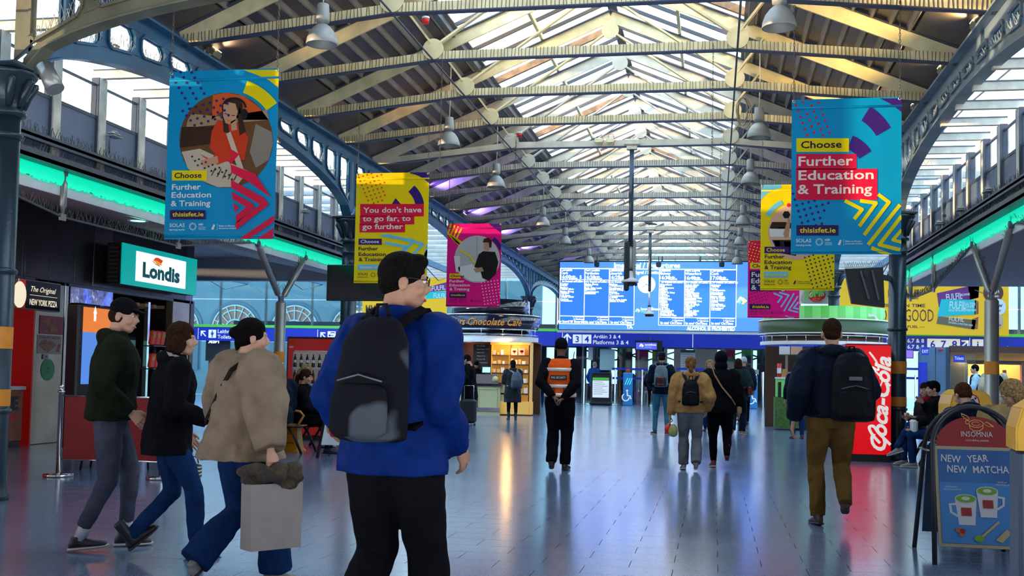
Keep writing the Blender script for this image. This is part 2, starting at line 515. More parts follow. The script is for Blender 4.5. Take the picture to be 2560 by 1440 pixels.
for sd in (-1, 1):
    b = MB(); b.use(M_cream).bar((XC+sd*1.2, NY0, zr(1.2)+.06), (XC+sd*1.2, NY1, zr(1.2)+.06), .05, .08); b.build('purlin', ce, True)

# ---- roof trusses ----
def make_truss(kind, cream):
    t = thing('roof_truss', (XC, 0, 5.49))
    zt, zn = .0, .29          # tie ends, tie nodes
    zn0 = 2.105
    def zz(u): return (HALF-abs(u))*SL+.02
    for s in (-1, 1):
        b = MB(); b.use(cream).bar((s*HALF, s*.003, zz(HALF)), (0, s*.003, zz(0)-.02), .03, .19)
        b.use(M_under).bar((s*(HALF+.05), s*.003, zz(HALF)+.10), (0, s*.003, zz(0)+.08+s*.002), .13, .02); b.build('rafter', t)
    b = MB(); b.use(cream)
    P = [(-HALF, zt), (-zn0, zn), (zn0, zn), (HALF, zt)]
    for a, c in zip(P[:-1], P[1:]):
        b.use(cream).bar((a[0], 0, a[1]), (c[0], 0, c[1]), .035, .125)
        b.use(M_under).bar((a[0], 0, a[1]-.07), (c[0], 0, c[1]-.07), .11, .015)
    b.build('tie_beam', t)
    for s in (-1, 1):
        b = MB(); b.use(cream)
        b.lathe([(.15, -.012), (.15, .012)], (s*zn0, -.03, zn+.09), 20, False, Matrix.Rotation(R(90), 3, 'X')); b.build('gusset_disc', t)
        b = MB(); b.use(cream).bar((s*(zn0+.03), -.01, zn+.18), (s*(zn0+.42), -.01, zz(zn0+.42)-.06), .03, .09, (0, 1, 0))
        b.use(M_under).bar((s*(zn0+.03), -.03, zn+.18), (s*(zn0+.42), -.03, zz(zn0+.42)-.06), .04, .02, (0, 1, 0))
        b.build('strut', t)
        b = MB(); b.use(cream).bar((s*(zn0-.08), -.01, zn+.17), (s*.12, -.01, zz(.12)-.30), .03, .075, (0, 1, 0))
        b.use(M_under).bar((s*(zn0-.08), -.03, zn+.17), (s*.12, -.03, zz(.12)-.30), .015, .02, (0, 1, 0)); b.build('brace', t)
    b = MB(); b.use(cream).lathe([(.15, -.012), (.15, .012)], (0, -.03, zz(0)-.27), 20, False, Matrix.Rotation(R(90), 3, 'X')); b.build('apex_disc', t)
    if kind:
        b = MB(); b.use(M_spike); rr = random.Random(5)
        for a, c in zip(P[:-1], P[1:]):
            L = abs(c[0]-a[0]); n = int(L/.05)
            for i in range(n):
                f = (i+.5+rr.uniform(-.15, .15))/n; x = a[0]+(c[0]-a[0])*f; z = a[1]+(c[1]-a[1])*f
                e = rr.uniform(-.012, .012)
                b.bar((x, -.024, z-.06), (x+e, -.026, z+.07), .006, .006, (0, 1, 0))
        tag(b.build('bird_wires', t), kind='stuff')
    return t
TY = [12.46+1.97*k for k in range(19)]
plain = {4, 10}
ptr = {}
for k, y in enumerate(TY):
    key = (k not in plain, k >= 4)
    lb = 'cream steel roof truss spanning the hall, %s from the front%s' % (ORD[k] if k else 'first', '' if k not in plain else ', with a bare tie beam')
    if key not in ptr:
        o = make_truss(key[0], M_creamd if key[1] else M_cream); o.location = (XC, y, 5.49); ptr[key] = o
        tag(o, lb, 'truss', 'steel roof trusses')
    else: o = again(ptr[key], (XC, y, 5.49), lb)
# longitudinal rods under the tie nodes
for s, nm in ((-1, 'left'), (1, 'right')):
    t = thing('tie_rod', (XC+s*2.105, 12, 5.72), 'thin dark rod running the length of the roof under the %s truss nodes' % nm, 'rod')
    b = MB(); b.use(M_rail); b.tube([(0, -4, 0), (0, 37, 0)], .014, 6); b.build('rod', t)
    for k, y in enumerate(TY):
        b = MB(); b.use(M_rail).lathe([(.0, -.05), (.028, -.03), (.028, .03), (0, .05)], (0, y-12+.02, 0), 8, True, Matrix.Rotation(R(90), 3, 'X')); b.build('turnbuckle', t)

# ---- spikes ----
def spikes(mb, p, q, step=.045, h=.11, spread=.05, r=.0022, upv=(0, 0, 1), rr=random.Random(11), jit=.25):
    p, q = Vector(p), Vector(q); L = (q-p).length; n = max(1, int(L/step)); d = (q-p)/L; upv = Vector(upv); sdv = d.cross(upv)
    for i in range(n):
        c = p+d*(L*(i+.5)/n)
        for s in (-1, 1):
            t = c+upv*(h*rr.uniform(1-jit, 1+jit))+d*(s*h*.33)+sdv*(spread*rr.uniform(-1, 1))
            mb.bar(c, t, r*2, r*2)

# ---- arched girders ----
def arch_girder(O, U, L, name, label, mtl, rim=True, spk=True, ribs=True, top=5.42):
    """O: start point on the ground plan, U: unit direction; arch between two columns"""
    t = thing(name, (O[0], O[1], 4.2), label, 'girder')
    U = Vector(U); N = U.cross(AZ)
    def P(u, z, n=0.): return (U*u+N*n+AZ*(z-4.2))
    uc = L/2; a = L/2-.12
    def zb(u): return 4.10+.85*math.sqrt(max(0, 1-((u-uc)/a)**2)) if abs(u-uc) < a else 4.10
    nn = 36
    b = MB(); b.use(mtl)
    us = [.12+(L-.24)*i/nn for i in range(nn+1)]
    TH = .03
    def quad(u0, u1, lo0, hi0, lo1, hi1):
        b.hexa([P(u0, lo0, -TH/2), P(u1, lo1, -TH/2), P(u1, lo1, TH/2), P(u0, lo0, TH/2), P(u0, hi0, -TH/2), P(u1, hi1, -TH/2), P(u1, hi1, TH/2), P(u0, hi0, TH/2)])
    for u0, u1 in zip(us[:-1], us[1:]):
        quad(u0, u1, zb(u0)-.005, min(zb(u0)+.17, top-.168), zb(u1)-.005, min(zb(u1)+.17, top-.168))
    quad(0, L, top-.17, top, top-.17, top)
    cells = []
    n = 14; pw = .13
    for i in range(n+1):
        u = .12+(L-.24)*i/n; w = pw*(1.6 if i in (0, n) else 1)
        u0, u1 = max(0, u-w/2), min(L, u+w/2)
        quad(u0, u1, min(zb(u0)+.165, top-.175), top-.165, min(zb(u1)+.165, top-.175), top-.165)
    for i in range(n):
        u0 = .12+(L-.24)*i/n+pw/2; u1 = .12+(L-.24)*(i+1)/n-pw/2
        z0, z1 = zb(u0)+.17, zb(u1)+.17; zt = top-.17
        if zt-max(z0, z1) > .05: cells.append((u0, u1, z0, z1, zt))
        elif zt > max(z0, z1): quad(u0, u1, z0-.005, zt+.005, z1-.005, zt+.005)
    b.build('web', t)
    b = MB(); b.use(mtl)
    for u0, u1 in zip(us[:-1], us[1:]):   # soffit flange
        b.hexa([P(u0, zb(u0)-.02, -.09), P(u1, zb(u1)-.02, -.09), P(u1, zb(u1)-.02, .09), P(u0, zb(u0)-.02, .09), P(u0, zb(u0), -.09), P(u1, zb(u1), -.09), P(u1, zb(u1), .09), P(u0, zb(u0), .09)])
    b.build('soffit_flange', t)
    b = MB(); b.use(mtl).hexa([P(0, top, -.13), P(L, top, -.13), P(L, top, .13), P(0, top, .13), P(0, top+.03, -.13), P(L, top+.03, -.13), P(L, top+.03, .13), P(0, top+.03, .13)]); b.build('top_flange', t)
    for (u0, u1, z0, z1, zt) in cells:
        m = .035; q = []
        c = [(u0, z0), (u1, z1), (u1, zt), (u0, zt)]
        for i in range(4):
            p, pn, pp = c[i], c[(i+1) % 4], c[i-1]
            r = min(.07, .35*abs(zt-max(z0, z1)))
            for s in (pp, pn):
                d = math.hypot(s[0]-p[0], s[1]-p[1]); q.append((p[0]+(s[0]-p[0])*r/d, p[1]+(s[1]-p[1])*r/d))
        b = MB(); b.use(mtl); k = len(q)
        for sdn in (-1, 1):
            ring = [P(x, z, sdn*.028) for x, z in q]
            for i in range(k): b.bar(ring[i], ring[(i+1) % k], .03, .03, N)
        # corner fillets
        for i in range(4):
            p = c[i]; a1, a2 = q[2*i], q[2*i+1]
            b.add([P(p[0], p[1], -.015), P(a1[0], a1[1], -.015), P(a2[0], a2[1], -.015), P(p[0], p[1], .015), P(a1[0], a1[1], .015), P(a2[0], a2[1], .015)], [(0, 2, 1), (3, 4, 5), (1, 2, 5, 4)], False)
        b.build('opening_rim', t)
    if spk:
        b = MB(); b.use(M_spikel)
        for (u0, u1, z0, z1, zt) in cells:
            spikes(b, P(u0+.02, z0), P(u1-.02, z1), .05, min(.17, .6*(zt-max(z0, z1))), .05, .0026)
        tag(b.build('bird_spikes', t), kind='stuff')
    return t
M_spikel = mat('pale_spikes', (.55, .48, .36), .4, .4)
M_olivelit = mat('olive_lit_iron', (.17, .16, .10), .45, .1, var=.25, scale=2.5, bump=.15, bscale=8)  # warm light on the crossing girder, put into the iron's colour
M_rblue = mat('pale_blue_iron', (.20, .27, .31), .4, .1, var=.2, scale=2.2, bump=.12, bscale=9)
XL, XR = XC-HALF, XC+HALF
arch_girder((XL, Y0), AY, BAY, 'arched_girder', 'blue arched iron girder with rounded openings above the shops, nearest on the left', M_blue)
for k in (1, 2, 3):
    arch_girder((XL, Y0+k*BAY), AY, BAY, 'arched_girder', 'blue arched iron girder on the left colonnade, %s bay from the front' % ORD[k], M_blue, spk=(k == 1))
arch_girder((XR, Y0), AY, BAY, 'arched_girder', 'pale blue arched iron girder curving down to the banded column on the right', M_rblue)
for k in (1, 2):
    arch_girder((XR, Y0+k*BAY), AY, BAY, 'arched_girder', 'blue arched iron girder on the right colonnade, %s bay from the front' % ORD[k], M_blue, spk=False)
arch_girder((XL, Y0-.02), AX, 2*HALF, 'arched_girder', 'olive-lit arched iron girder crossing the hall overhead at the front', M_olivelit)

# ---- columns ----
def column(x, y, label, bands=True):
    t = thing('iron_column', (x, y, 0), label, 'column')
    b = MB(); b.use(M_col).lathe([(.175, 0), (.175, .04), (.158, .06), (.152, .2), (.142, 3.72)], (0, 0, 0), 24); b.build('shaft', t)
    b = MB(); b.use(M_col)
    prof = [(.145, 3.70), (.185, 3.72), (.19, 3.75), (.15, 3.78), (.155, 3.86), (.20, 4.0), (.27, 4.10), (.29, 4.13), (.25, 4.15)]
    b.lathe(prof, (0, 0, 0), 24)
    for i in range(8):   # leaf relief
        a = math.pi*2*i/8; c, s_ = math.cos(a), math.sin(a)
        b.tube([(c*.155, s_*.155, 3.80), (c*.19, s_*.19, 3.93), (c*.26, s_*.26, 4.05), (c*.285, s_*.285, 4.06)], [.03, .045, .04, .015], 6)
    b.rbox((0, 0, 4.17), (.56, .56, .05), .015); b.build('capital', t)
    for z in (3.52, 2.2, .85):
        b = MB(); b.use(M_col).lathe([(.146, z-.03), (.168, z-.015), (.168, z+.015), (.146, z+.03)], (0, 0, 0), 24, caps=False); b.build('ring', t)
    if bands:
        for z0, z1 in ((.90, 1.06), (1.45, 1.66)):
            b = MB(); b.use(M_orange).lathe([(.1535, z0), (.1535, z1)], (0, 0, 0), 24, caps=False); b.build('orange_band', t)
    return t
column(XL-.07, Y0, 'dark iron column with two orange bands at the left edge')
column(XL, Y0+BAY, 'dark iron column rising behind the black monitor and yellow banner')
column(XL, Y0+3*BAY, 'blue iron column left of the departures board')
column(XR, Y0+BAY, 'dark iron column with two orange bands beside the red drinks machine')
column(XR, Y0+2*BAY, 'dark iron column rising out of the green juice kiosk')

# ---- clerestories, canopies ----
CW = 5.70
def clerestory(s, y0, y1, side, warm):
    X = XC+s*CW; w = thing('wall_'+side, (X, y0, 0), kind='structure')
    st = .93; n = int((y1-y0)/st)
    def part(name, fn):
        b = MB(); fn(b); return b.build(name, w)
    pm = {}
    def ii(key, mk, loc):
        if key not in pm: pm[key] = mk(); o = pm[key]
        else: o = pm[key].copy(); COL.objects.link(o)
        o.location = loc
    def mk_post():
        b = MB(); b.use(M_post).b2((-.05, -.07, 3.62), (.07, .07, 4.86)); b.use(M_rail).b2((-.052, .072, 3.62), (.05, .086, 4.86)); b.b2((-.052, -.086, 3.62), (.05, -.072, 4.86)); return b.build('post', w)
    def mk_panel():
        b = MB(); b.use(M_panel).b2((-.01, -.395, 3.62), (.02, .395, 4.36)); b.use(M_rail).b2((-.02, -.395, 4.345), (.03, .395, 4.385)); return b.build('panel', w)
    def mk_pane():
        b = MB(); b.use(M_win).b2((-.004, -.38, 4.39), (.004, .38, 4.76)); b.use(M_rail)
        for (a, c) in (((-.015, -.40, 4.385), (.02, -.375, 4.78)), ((-.015, .375, 4.385), (.02, .40, 4.78)), ((-.015, -.375, 4.755), (.02, .375, 4.78))): b.b2(a, c)
        return b.build('window_pane', w)
    def mk_raf():
        b = MB(); b.use(M_post).b2((-s*.80, -.04, 4.86), (s*.06, .04, 4.96)); b.use(M_rail).b2((-s*.80, -.05, 4.96), (s*.06, .05, 4.975)); return b.build('roof_bar', w)
    def mk_rp():
        b = MB(); b.use(M_glassb).b2((-s*.78, -.42, 4.965), (s*.02, .42, 4.972)); return b.build('roof_pane', w)
    for i in range(n+1):
        y = i*st
        ii('p', mk_post, (0, y, 0)); ii('r', mk_raf, (0, y, 0))
        if i < n: ii('a', mk_panel, (0, y+st/2, 0)); ii('g', mk_pane, (0, y+st/2, 0)); ii('o', mk_rp, (0, y+st/2, 0))
    L = n*st; i = -s
    b = MB(); b.use(M_rail).b2((i*.05, -.05, 3.80), (i*.20, L, 3.835)); b.b2((i*.19, -.05, 3.77), (i*.20, L, 3.865)); b.build('upper_rail', w)
    b = MB(); b.use(M_rail).b2((-.05, -.05, 3.555), (i*.24, L, 3.60)); b.b2((i*.225, -.05, 3.55), (i*.24, L, 3.66)); b.build('lower_rail', w)
    b = MB(); b.use(M_panel).b2((-.02, -.05, 3.60), (.04, L, 3.62)); b.build('sill', w)
    b = MB(); b.use(M_spike); spikes(b, (i*.12, 0, 3.84), (i*.12, L, 3.84), .06, .13, .04, .0022); spikes(b, (i*.16, 0, 3.60), (i*.16, L, 3.60), .06, .13, .04, .0022)
    tag(b.build('bird_spikes', w), kind='stuff')
    # canopy edge: lit fringe, fascia
    c = thing('shop_canopy', (X, y0, 3.28), '%s canopy edge with white fascia and glowing green fringe above the %s' % (('left', 'shop fronts') if s < 0 else ('right', 'seating')), 'canopy')
    b = MB(); b.use(M_white).b2((i*.0, 0, 0), (i*.03, L, .13)); b.build('fascia', c)
    b = MB(); b.use(M_led); rr = random.Random(2); y = 0.
    while y < L:
        wd = rr.uniform(.02, .05); zb_ = .10+rr.uniform(0, .035)
        b.b2((i*(.045+rr.uniform(0, .012)), y, zb_), (i*.065, min(L, y+wd), .275)); y += wd
    tag(b.build('light_fringe', c), kind='stuff')
    b = MB(); b.use(M_soff)
    if s < 0:
        b.hexa([(-3.35, 0, .67), (0, 0, 0), (0, L, 0), (-3.35, L, .67), (-3.35, 0, .71), (0, 0, .04), (0, L, .04), (-3.35, L, .71)])
        b.b2((-3.35, 0, .67), (-9, L, .71)); b.use(M_soffl).b2((0, L-.25, .13), (-9, L, .70))
    else: b.b2((0, 0, 0), (9, L-1.5, .04))
    b.build('soffit', c)
    return w, c, L
wl, cl, LL = clerestory(-1, 8.2, 24.2, 'left', False)
wr, crn, LR = clerestory(1, 9.0, 24.2, 'right', True)
XWL, XWR = XC-CW, XC+CW
# recessed downlights in the left soffit
M_lamp_g = mat('green_lamp', (.2, .9, .7), .4, em=2.0, emc=(.3, .95, .75))
for k, (px, py) in enumerate(((345, 553),)):
    p = onZ(px, py, 3.27); t = thing('downlight', (p.x, p.y, 3.27), 'round recessed downlight with pale green glow in the left soffit', 'light')
    b = MB(); b.use(M_white).lathe([(.10, 0), (.13, -.005), (.14, .006)], seg=20, caps=False); b.build('trim_ring', t)
    b = MB(); b.use(M_lamp_g).lathe([(.0, .003), (.10, .003)], seg=20); b.build('lens', t)

# ---- branched columns and bow rods ----
def vcol(x, y, label, band=True, pins=(), zt=3.44):
    t = thing('branched_column', (x, y, 0), label, 'column')
    b = MB(); b.use(M_tube).lathe([(.12, 0), (.12, .02), (.095, .03), (.095, 2.46), (.07, 2.50), (.0, 2.50)], seg=20); b.build('post', t)
    if band:
        b = MB(); b.use(M_orange).lathe([(.098, 1.44), (.098, 1.62)], seg=20, caps=False); b.build('orange_band', t)
        b = MB(); b.use(M_orange).lathe([(.098, .90), (.098, 1.03)], seg=20, caps=False); b.build('orange_band', t)
    for s in (-1, 1):
        b = MB(); b.use(M_tube)
        p, q = Vector((0, s*.05, 2.55)), Vector((0, s*1.05, zt-.05)); d = (q-p).normalized()
        b.tube([p, p+d*.08, p+d*.12, q-d*.12, q-d*.06, q], [.02, .025, .055, .055, .03, .02], 12); b.build('arm', t)
        b = MB(); b.use(M_spike); nrm = Vector((0, -s*d.z, abs(d.y))); spikes(b, p+d*.12+nrm*.05, q-d*.1+nrm*.05, .05, .10, .05, .002, nrm)
        tag(b.build('bird_spikes', t), kind='stuff')
        b = MB(); b.use(M_rail).lathe([(.05, -.04), (.05, .04)], q, 12, True, Matrix.Rotation(R(90), 3, 'Y')); b.bar(q, q+Vector((0, 0, .12)), .03, .08); b.build('pin', t)
    b = MB(); b.use(M_rail).b2((-.02, -.08, 2.44), (.02, .08, 2.60)); b.build('fork', t)
    return t
vcol(XWL+.05, 17.65, 'grey steel column splitting into two arms under the left canopy')
vcol(XWR-.05, 15.9, 'grey steel column splitting into two arms under the right canopy')
def bow(x, pts, posts, label):
    t = thing('bow_rod', (x, pts[0][0], 3.0), label, 'rod')
    b = MB(); b.use(M_rail).tube([(0, y-pts[0][0], z-3) for y, z in pts], .014, 6); b.build('rod', t)
    b = MB(); b.use(M_spike)
    for (a, c) in zip(pts[:-1], pts[1:]): spikes(b, (0, a[0]-pts[0][0], a[1]-3), (0, c[0]-pts[0][0], c[1]-3), .04, .10, .03, .002)
    tag(b.build('bird_spikes', t), kind='stuff')
    for (y, z) in posts:
        b = MB(); b.use(M_tube); Y = y-pts[0][0]
        b.tube([(0, Y, z-3+.03), (0, Y, z-3+.10), (0, Y, z-3+.13), (0, Y, .43), (0, Y, .46), (0, Y, .54)], [.02, .022, .042, .042, .022, .02], 10)
        b.bar((0, Y-.05, z-3), (0, Y+.05, z-3), .03, .08); b.lathe([(.035, -.03), (.035, .03)], (0, Y, .54), 10, True, Matrix.Rotation(R(90), 3, 'Y')); b.build('strut', t)
bow(XWL+.05, [(8.2, 3.42), (11.2, 3.03), (13.95, 3.03), (16.6, 3.42)], [(11.2, 3.03), (13.95, 3.03)], 'spiked bow rod with hanging struts under the left canopy edge')
bow(XWR-.05, [(16.95, 3.42), (19.9, 2.95), (22.2, 2.95), (24, 3.3)], [(19.9, 2.95), (22.2, 2.95)], 'spiked bow rod with hanging struts under the right canopy, beyond the arms')
bow(XWR-.05, [(9.1, 3.3), (12.0, 2.95), (14.85, 3.42)], [(12.0, 2.95)], 'spiked bow rod under the right canopy, in front of the arms')

# ---- end wall: sign band, glass screens ----
YE = 50.0
M_band = mat('sign_blue', (.012, .03, .36), .35, em=.25, emc=(.01, .03, .5))
M_green = mat('sign_green', (.12, .62, .06), .4, em=.15)
M_ltr = mat('sign_white', (.85, .85, .85), .5, em=.35, emc=(1, 1, 1))
M_navy = mat('dark_frame', (.03, .055, .10), .4, .3)
M_far = mat('far_wall', (.10, .16, .24), .6, var=.1)
we = thing('wall_back', (XC, YE, 0), kind='structure')
zb0 = onY(1400, 865, YE).z; zb1 = onY(1400, 828, YE).z-.02
def zat(px, py, Y=YE): return onY(px, py, Y).z
# upper screens, left and right of the hall
def screen(x0, x1, z0, z1, nx, nz=1, y=YE+.15):
    for i in range(nx):
        for j in range(nz):
            a = x0+(x1-x0)*i/nx; c = x0+(x1-x0)*(i+1)/nx; p = z0+(z1-z0)*j/nz; q = z0+(z1-z0)*(j+1)/nz
            b = MB(); b.use(M_gscreen).b2((a+.02, y, p+.02), (c-.02, y+.015, q-.02)); b.build('glass_screen', we, True)
    for i in range(nx+1):
        a = x0+(x1-x0)*i/nx; b = MB(); b.use(M_tube).b2((a-.05, y+.03, z0), (a+.05, y+.16, z1)); b.build('mullion', we, True)
screen(-27, -7.4, zb1+.05, 6.2, 8, 2)
screen(3.8, 15.5, zb1+.05, 5.8, 5, 2)
screen(-27, -7.4, 0.0, zb0, 10, 1); screen(-7.4, 3.0, 0.0, zb0, 8, 1)
screen(3.8, 9.0, 0, zb0, 3, 1)
# hall gable above the board
b = MB(); b.use(M_gscreen).prism([(-4.9, 5.0), (4.9, 5.0), (4.9, 5.5), (0, 7.7), (-4.9, 5.5)], (XC, 50.3, 0), AX, AZ, AY, .02); b.build('gable_glass', we, True)
for u in range(-4, 5):
    b = MB(); b.use(M_creamd).b2((XC+u*1.1-.04, 50.2, 5.0), (XC+u*1.1+.04, 50.28, 5.5+(4.9-abs(u*1.1))*.44)); b.build('gable_mullion', we, True)

# sign band as three lengths
def signband(x0, x1, label):
    t = thing('sign_band', (x0, YE-.2, zb0), label, 'sign')
    h = zb1-zb0
    b = MB(); b.use(M_band).b2((0, -.05, 0), (x1-x0, .1, h)); b.build('band', t)
    b = MB(); b.use(M_green).b2((0, -.07, h), (x1-x0, .1, h+.13)); b.build('green_trim', t)
    return t, h
bandp = {}
t, h = signband(-27, -7.36, 'blue overhead sign band with green trim pointing left to the toilets and exit')
P = Print((0, -.052, 0), AX, AZ, -AY, .004)
def bx(px, py=850): return onY(px, py, YE-.25)
def icon(P, x, y, s, kind):
    P.lay().rect(x, y, x+s, y+s, M_ltr).lay()
    if kind == 'man':
        P.disc(x+s/2, y+s*.82, s*.09, M_band, 10); P.rect(x+s*.38, y+s*.35, x+s*.62, y+s*.7, M_band).rect(x+s*.4, y+s*.08, x+s*.48, y+s*.4, M_band).rect(x+s*.52, y+s*.08, x+s*.6, y+s*.4, M_band).rect(x+s*.3, y+s*.4, x+s*.36, y+s*.68, M_band).rect(x+s*.64, y+s*.4, x+s*.7, y+s*.68, M_band)
    elif kind == 'exit':
        P.line([(x+s*.85, y+s*.3), (x+s*.85, y+s*.15), (x+s*.4, y+s*.15), (x+s*.4, y+s*.3)], s*.08, M_band); P.line([(x+s*.4, y+s*.7), (x+s*.4, y+s*.85), (x+s*.85, y+s*.85), (x+s*.85, y+s*.7)], s*.08, M_band)
        P.line([(x+s*.75, y+s*.5), (x+s*.15, y+s*.5)], s*.09, M_band); P.poly([(x+s*.1, y+s*.5), (x+s*.32, y+s*.68), (x+s*.32, y+s*.32)], M_band)
    else: P.text(kind, x+s/2, y+s*.15, s*.7, M_band, 'C', bold=.02)
def arrow(P, x, y, s, ang):
    c, n = math.cos(ang), math.sin(ang)
    def T(a, b_): return (x+a*c-b_*n, y+a*n+b_*c)
    P.line([T(-s/2, 0), T(s*.42, 0)], s*.17, M_ltr); P.line([T(s*.02, s*.45), T(s*.48, 0), T(s*.02, -s*.45)], s*.17, M_ltr)
x = bx(506).x+27; P.line([(bx(495).x+27, .06), (bx(495).x+27, h-.06)], .03, M_ltr); arrow(P, x+.05, h*.5, .36, R(135))
icon(P, bx(521).x+27, h*.2, h*.6, 'man')
P.text('Leithris', bx(544).x+27, h*.56, h*.28, M_ltr, bold=.012); P.text('Toilets', bx(544).x+27, h*.16, h*.28, M_ltr, bold=.012)
P.line([(bx(794).x+27, .06), (bx(794).x+27, h-.06)], .03, M_ltr); arrow(P, bx(808).x+27, h*.5, .36, R(135)); icon(P, bx(819).x+27, h*.2, h*.6, 'exit')
P.text('Slí Amach', bx(843).x+27, h*.56, h*.28, M_ltr, bold=.012); P.text('Exit', bx(843).x+27, h*.16, h*.28, M_ltr, bold=.012)
P.build('lettering', t)
t, h = signband(-7.34, 3.2, 'blue overhead sign band below the departures board reading platforms 3 and 4')
P = Print((0, -.052, 0), AX, AZ, -AY, .004); x0 = 7.34
P.line([(bx(1406).x+x0, .06), (bx(1406).x+x0, h-.06)], .03, M_ltr); P.line([(bx(1732).x+x0, .02), (bx(1732).x+x0, h-.06)], .03, M_ltr)
arrow(P, bx(1418).x+x0, h*.5, .42, R(90)); icon(P, bx(1432).x+x0, h*.18, h*.62, '3'); icon(P, bx(1456).x+x0, h*.18, h*.62, '4')
P.text('Ardáin 3 & 4', bx(1483).x+x0, h*.56, h*.26, M_ltr, bold=.012); P.text('Platforms 3 & 4', bx(1483).x+x0, h*.16, h*.28, M_ltr, bold=.012)
P.build('lettering', t)
t, h = signband(3.25, 16, 'blue overhead sign band with green trim pointing right to platforms 6, 7 and 8')
P = Print((0, -.052, 0), AX, AZ, -AY, .004); x0 = -3.25
P.text('Ardáin 6,7 & 8', bx(2310).x+x0, h*.56, h*.26, M_ltr, 'R', bold=.012); P.text('Platforms 6,7 & 8', bx(2310).x+x0, h*.16, h*.26, M_ltr, 'R', bold=.012)
for px, c in ((2318, '6'), (2345, '7'), (2372, '8')): icon(P, bx(px).x+x0, h*.15, h*.68, c)
arrow(P, bx(2411).x+x0, h*.5, .42, R(45)); P.line([(bx(2424).x+x0, .06), (bx(2424).x+x0, h-.06)], .03, M_ltr); icon(P, bx(2430).x+x0, h*.15, h*.68, 'i')
P.text('Eolas', bx(2462).x+x0, h*.56, h*.28, M_ltr, bold=.012); P.text('Information', bx(2462).x+x0, h*.16, h*.28, M_ltr, bold=.012)
P.build('lettering', t)

# ---- outer concourse roofs beyond the shops (louvred glass) ----
for (x0, x1, nm) in ((-27, -7.2, 'left'), (3.6, 16, 'right')):
    c2 = thing('ceiling', ((x0+x1)/2, 24, 5), kind='structure')
    n = 20
    for i in range(n):
        y = 24.5+i*1.27
        b = MB(); b.use(M_glassb).b2((x0, y+.06, 5.9), (x1, y+1.2, 5.912)); b.build('glass_pane', c2, True)
        b = MB(); b.use(M_tube).b2((x0, y-.05, 5.78), (x1, y+.05, 5.92)); b.build('purlin', c2, True)
    for i in range(6):
        x = x0+(x1-x0)*i/5; b = MB(); b.use(M_blue).b2((x-.06, 24.4, 5.55), (x+.06, 50, 5.78)); b.build('roof_beam', c2, True)
        for j in range(5):
            ya, yb = 24.5+j*5.1, 24.5+(j+1)*5.1
            b = MB(); b.use(M_rail).tube([(x, ya, 5.55), (x, (ya+yb)/2, 5.1), (x, yb, 5.55)], .02, 6); b.build('tension_rod', c2, True)

# ---- beyond the gates ----
M_fac = mat('facade', (.10, .20, .27), .6, var=.08, scale=1)
M_facd = mat('facade_dark', (.06, .13, .20), .5)
M_facl = mat('facade_light', (.40, .58, .66), .5)
M_brick = mat('fan_brick', (.35, .15, .10), .7, var=.2)
fc = thing('wall_outside', (-26, 68, 0), kind='structure')
b = MB(); b.use(M_fac).b2((-45, 68, 0), (-11, 68.4, 8.5)); b.build('facade', fc, True)
cx = onY(588, 800, 68).x
for k in range(-1, 6):
    x = cx+k*4.3; z = 4.0
    if not (-44 < x < -13): continue
    b = MB(); b.use(M_facd)
    A = [math.pi*i/16 for i in range(17)]
    def ring(r0, r1, y, m):
        b.use(m); b.add([(x+r0*math.cos(a), y, z+r0*math.sin(a)) for a in A]+[(x+r1*math.cos(a), y, z+r1*math.sin(a)) for a in A], [(i, i+1, 18+i, 17+i) for i in range(16)], False)
    ring(1.75, 1.95, 67.95, M_facd); ring(.05, 1.72, 67.97, M_brick)
    for i in range(9):
        a = math.pi*i/8; b.use(M_facl).bar((x+.7*math.cos(a), 67.93, z+.7*math.sin(a)), (x+1.65*math.cos(a), 67.93, z+1.65*math.sin(a)), .06, .05, AY)
    ring(.62, .72, 67.93, M_facl); ring(1.28, 1.36, 67.93, M_facl); ring(1.6, 1.7, 67.93, M_facl)
    b.use(M_facd).b2((x-1.7, 67.9, 1.2), (x+1.7, 67.98, z)); b.build('arched_window', fc, True)
# platform side: dark piers with bright gaps, footbridge truss, train
pf = thing('wall_platform', (0, 60, 0), kind='structure')
rr = random.Random(9)
x = -22.
while x < 8:
    w = rr.uniform(.5, 1.3); b = MB(); b.use(M_navy).b2((x, 60, 0), (x+w, 60.25, 3.3)); b.build('pier', pf, True); x += w+rr.uniform(.14, .55)
b = MB(); b.use(M_navy).b2((-24, 59.9, 2.9), (9, 60.3, 3.5)); b.b2((-24, 59.9, .0), (9, 60.3, .9)); b.build('lintel', pf, True)
b = MB(); b.use(M_navy).b2((-24, 50.6, 3.55), (14, 61, 3.75)); b.build('platform_canopy', pf, True)
for k in range(6):
    xa = -7+k*1.7; b = MB(); b.use(M_navy).bar((xa, 58, 2.2), (xa+1.7, 58, 2.75), .08, .08); b.bar((xa+1.7, 58, 2.2), (xa, 58, 2.75), .08, .08); b.build('lattice_brace', pf, True)
M_strip = mat('strip_light', (1, 1, 1), em=6)
for (x, y, nm) in ((-5.5, 54, 'leftmost'), (-3.6, 57, 'second from left'), (-1.2, 53, 'middle one'), (.4, 56, 'second from right'), (1.6, 54, 'rightmost')):
    t = thing('strip_light', (x, y, 3.5), 'small white strip light under the platform canopy beyond the gates, '+nm, 'light', 'platform strip lights')
    b = MB(); b.use(M_strip).rbox((0, 0, 0), (.5, .1, .06), .01); b.build('tube', t)
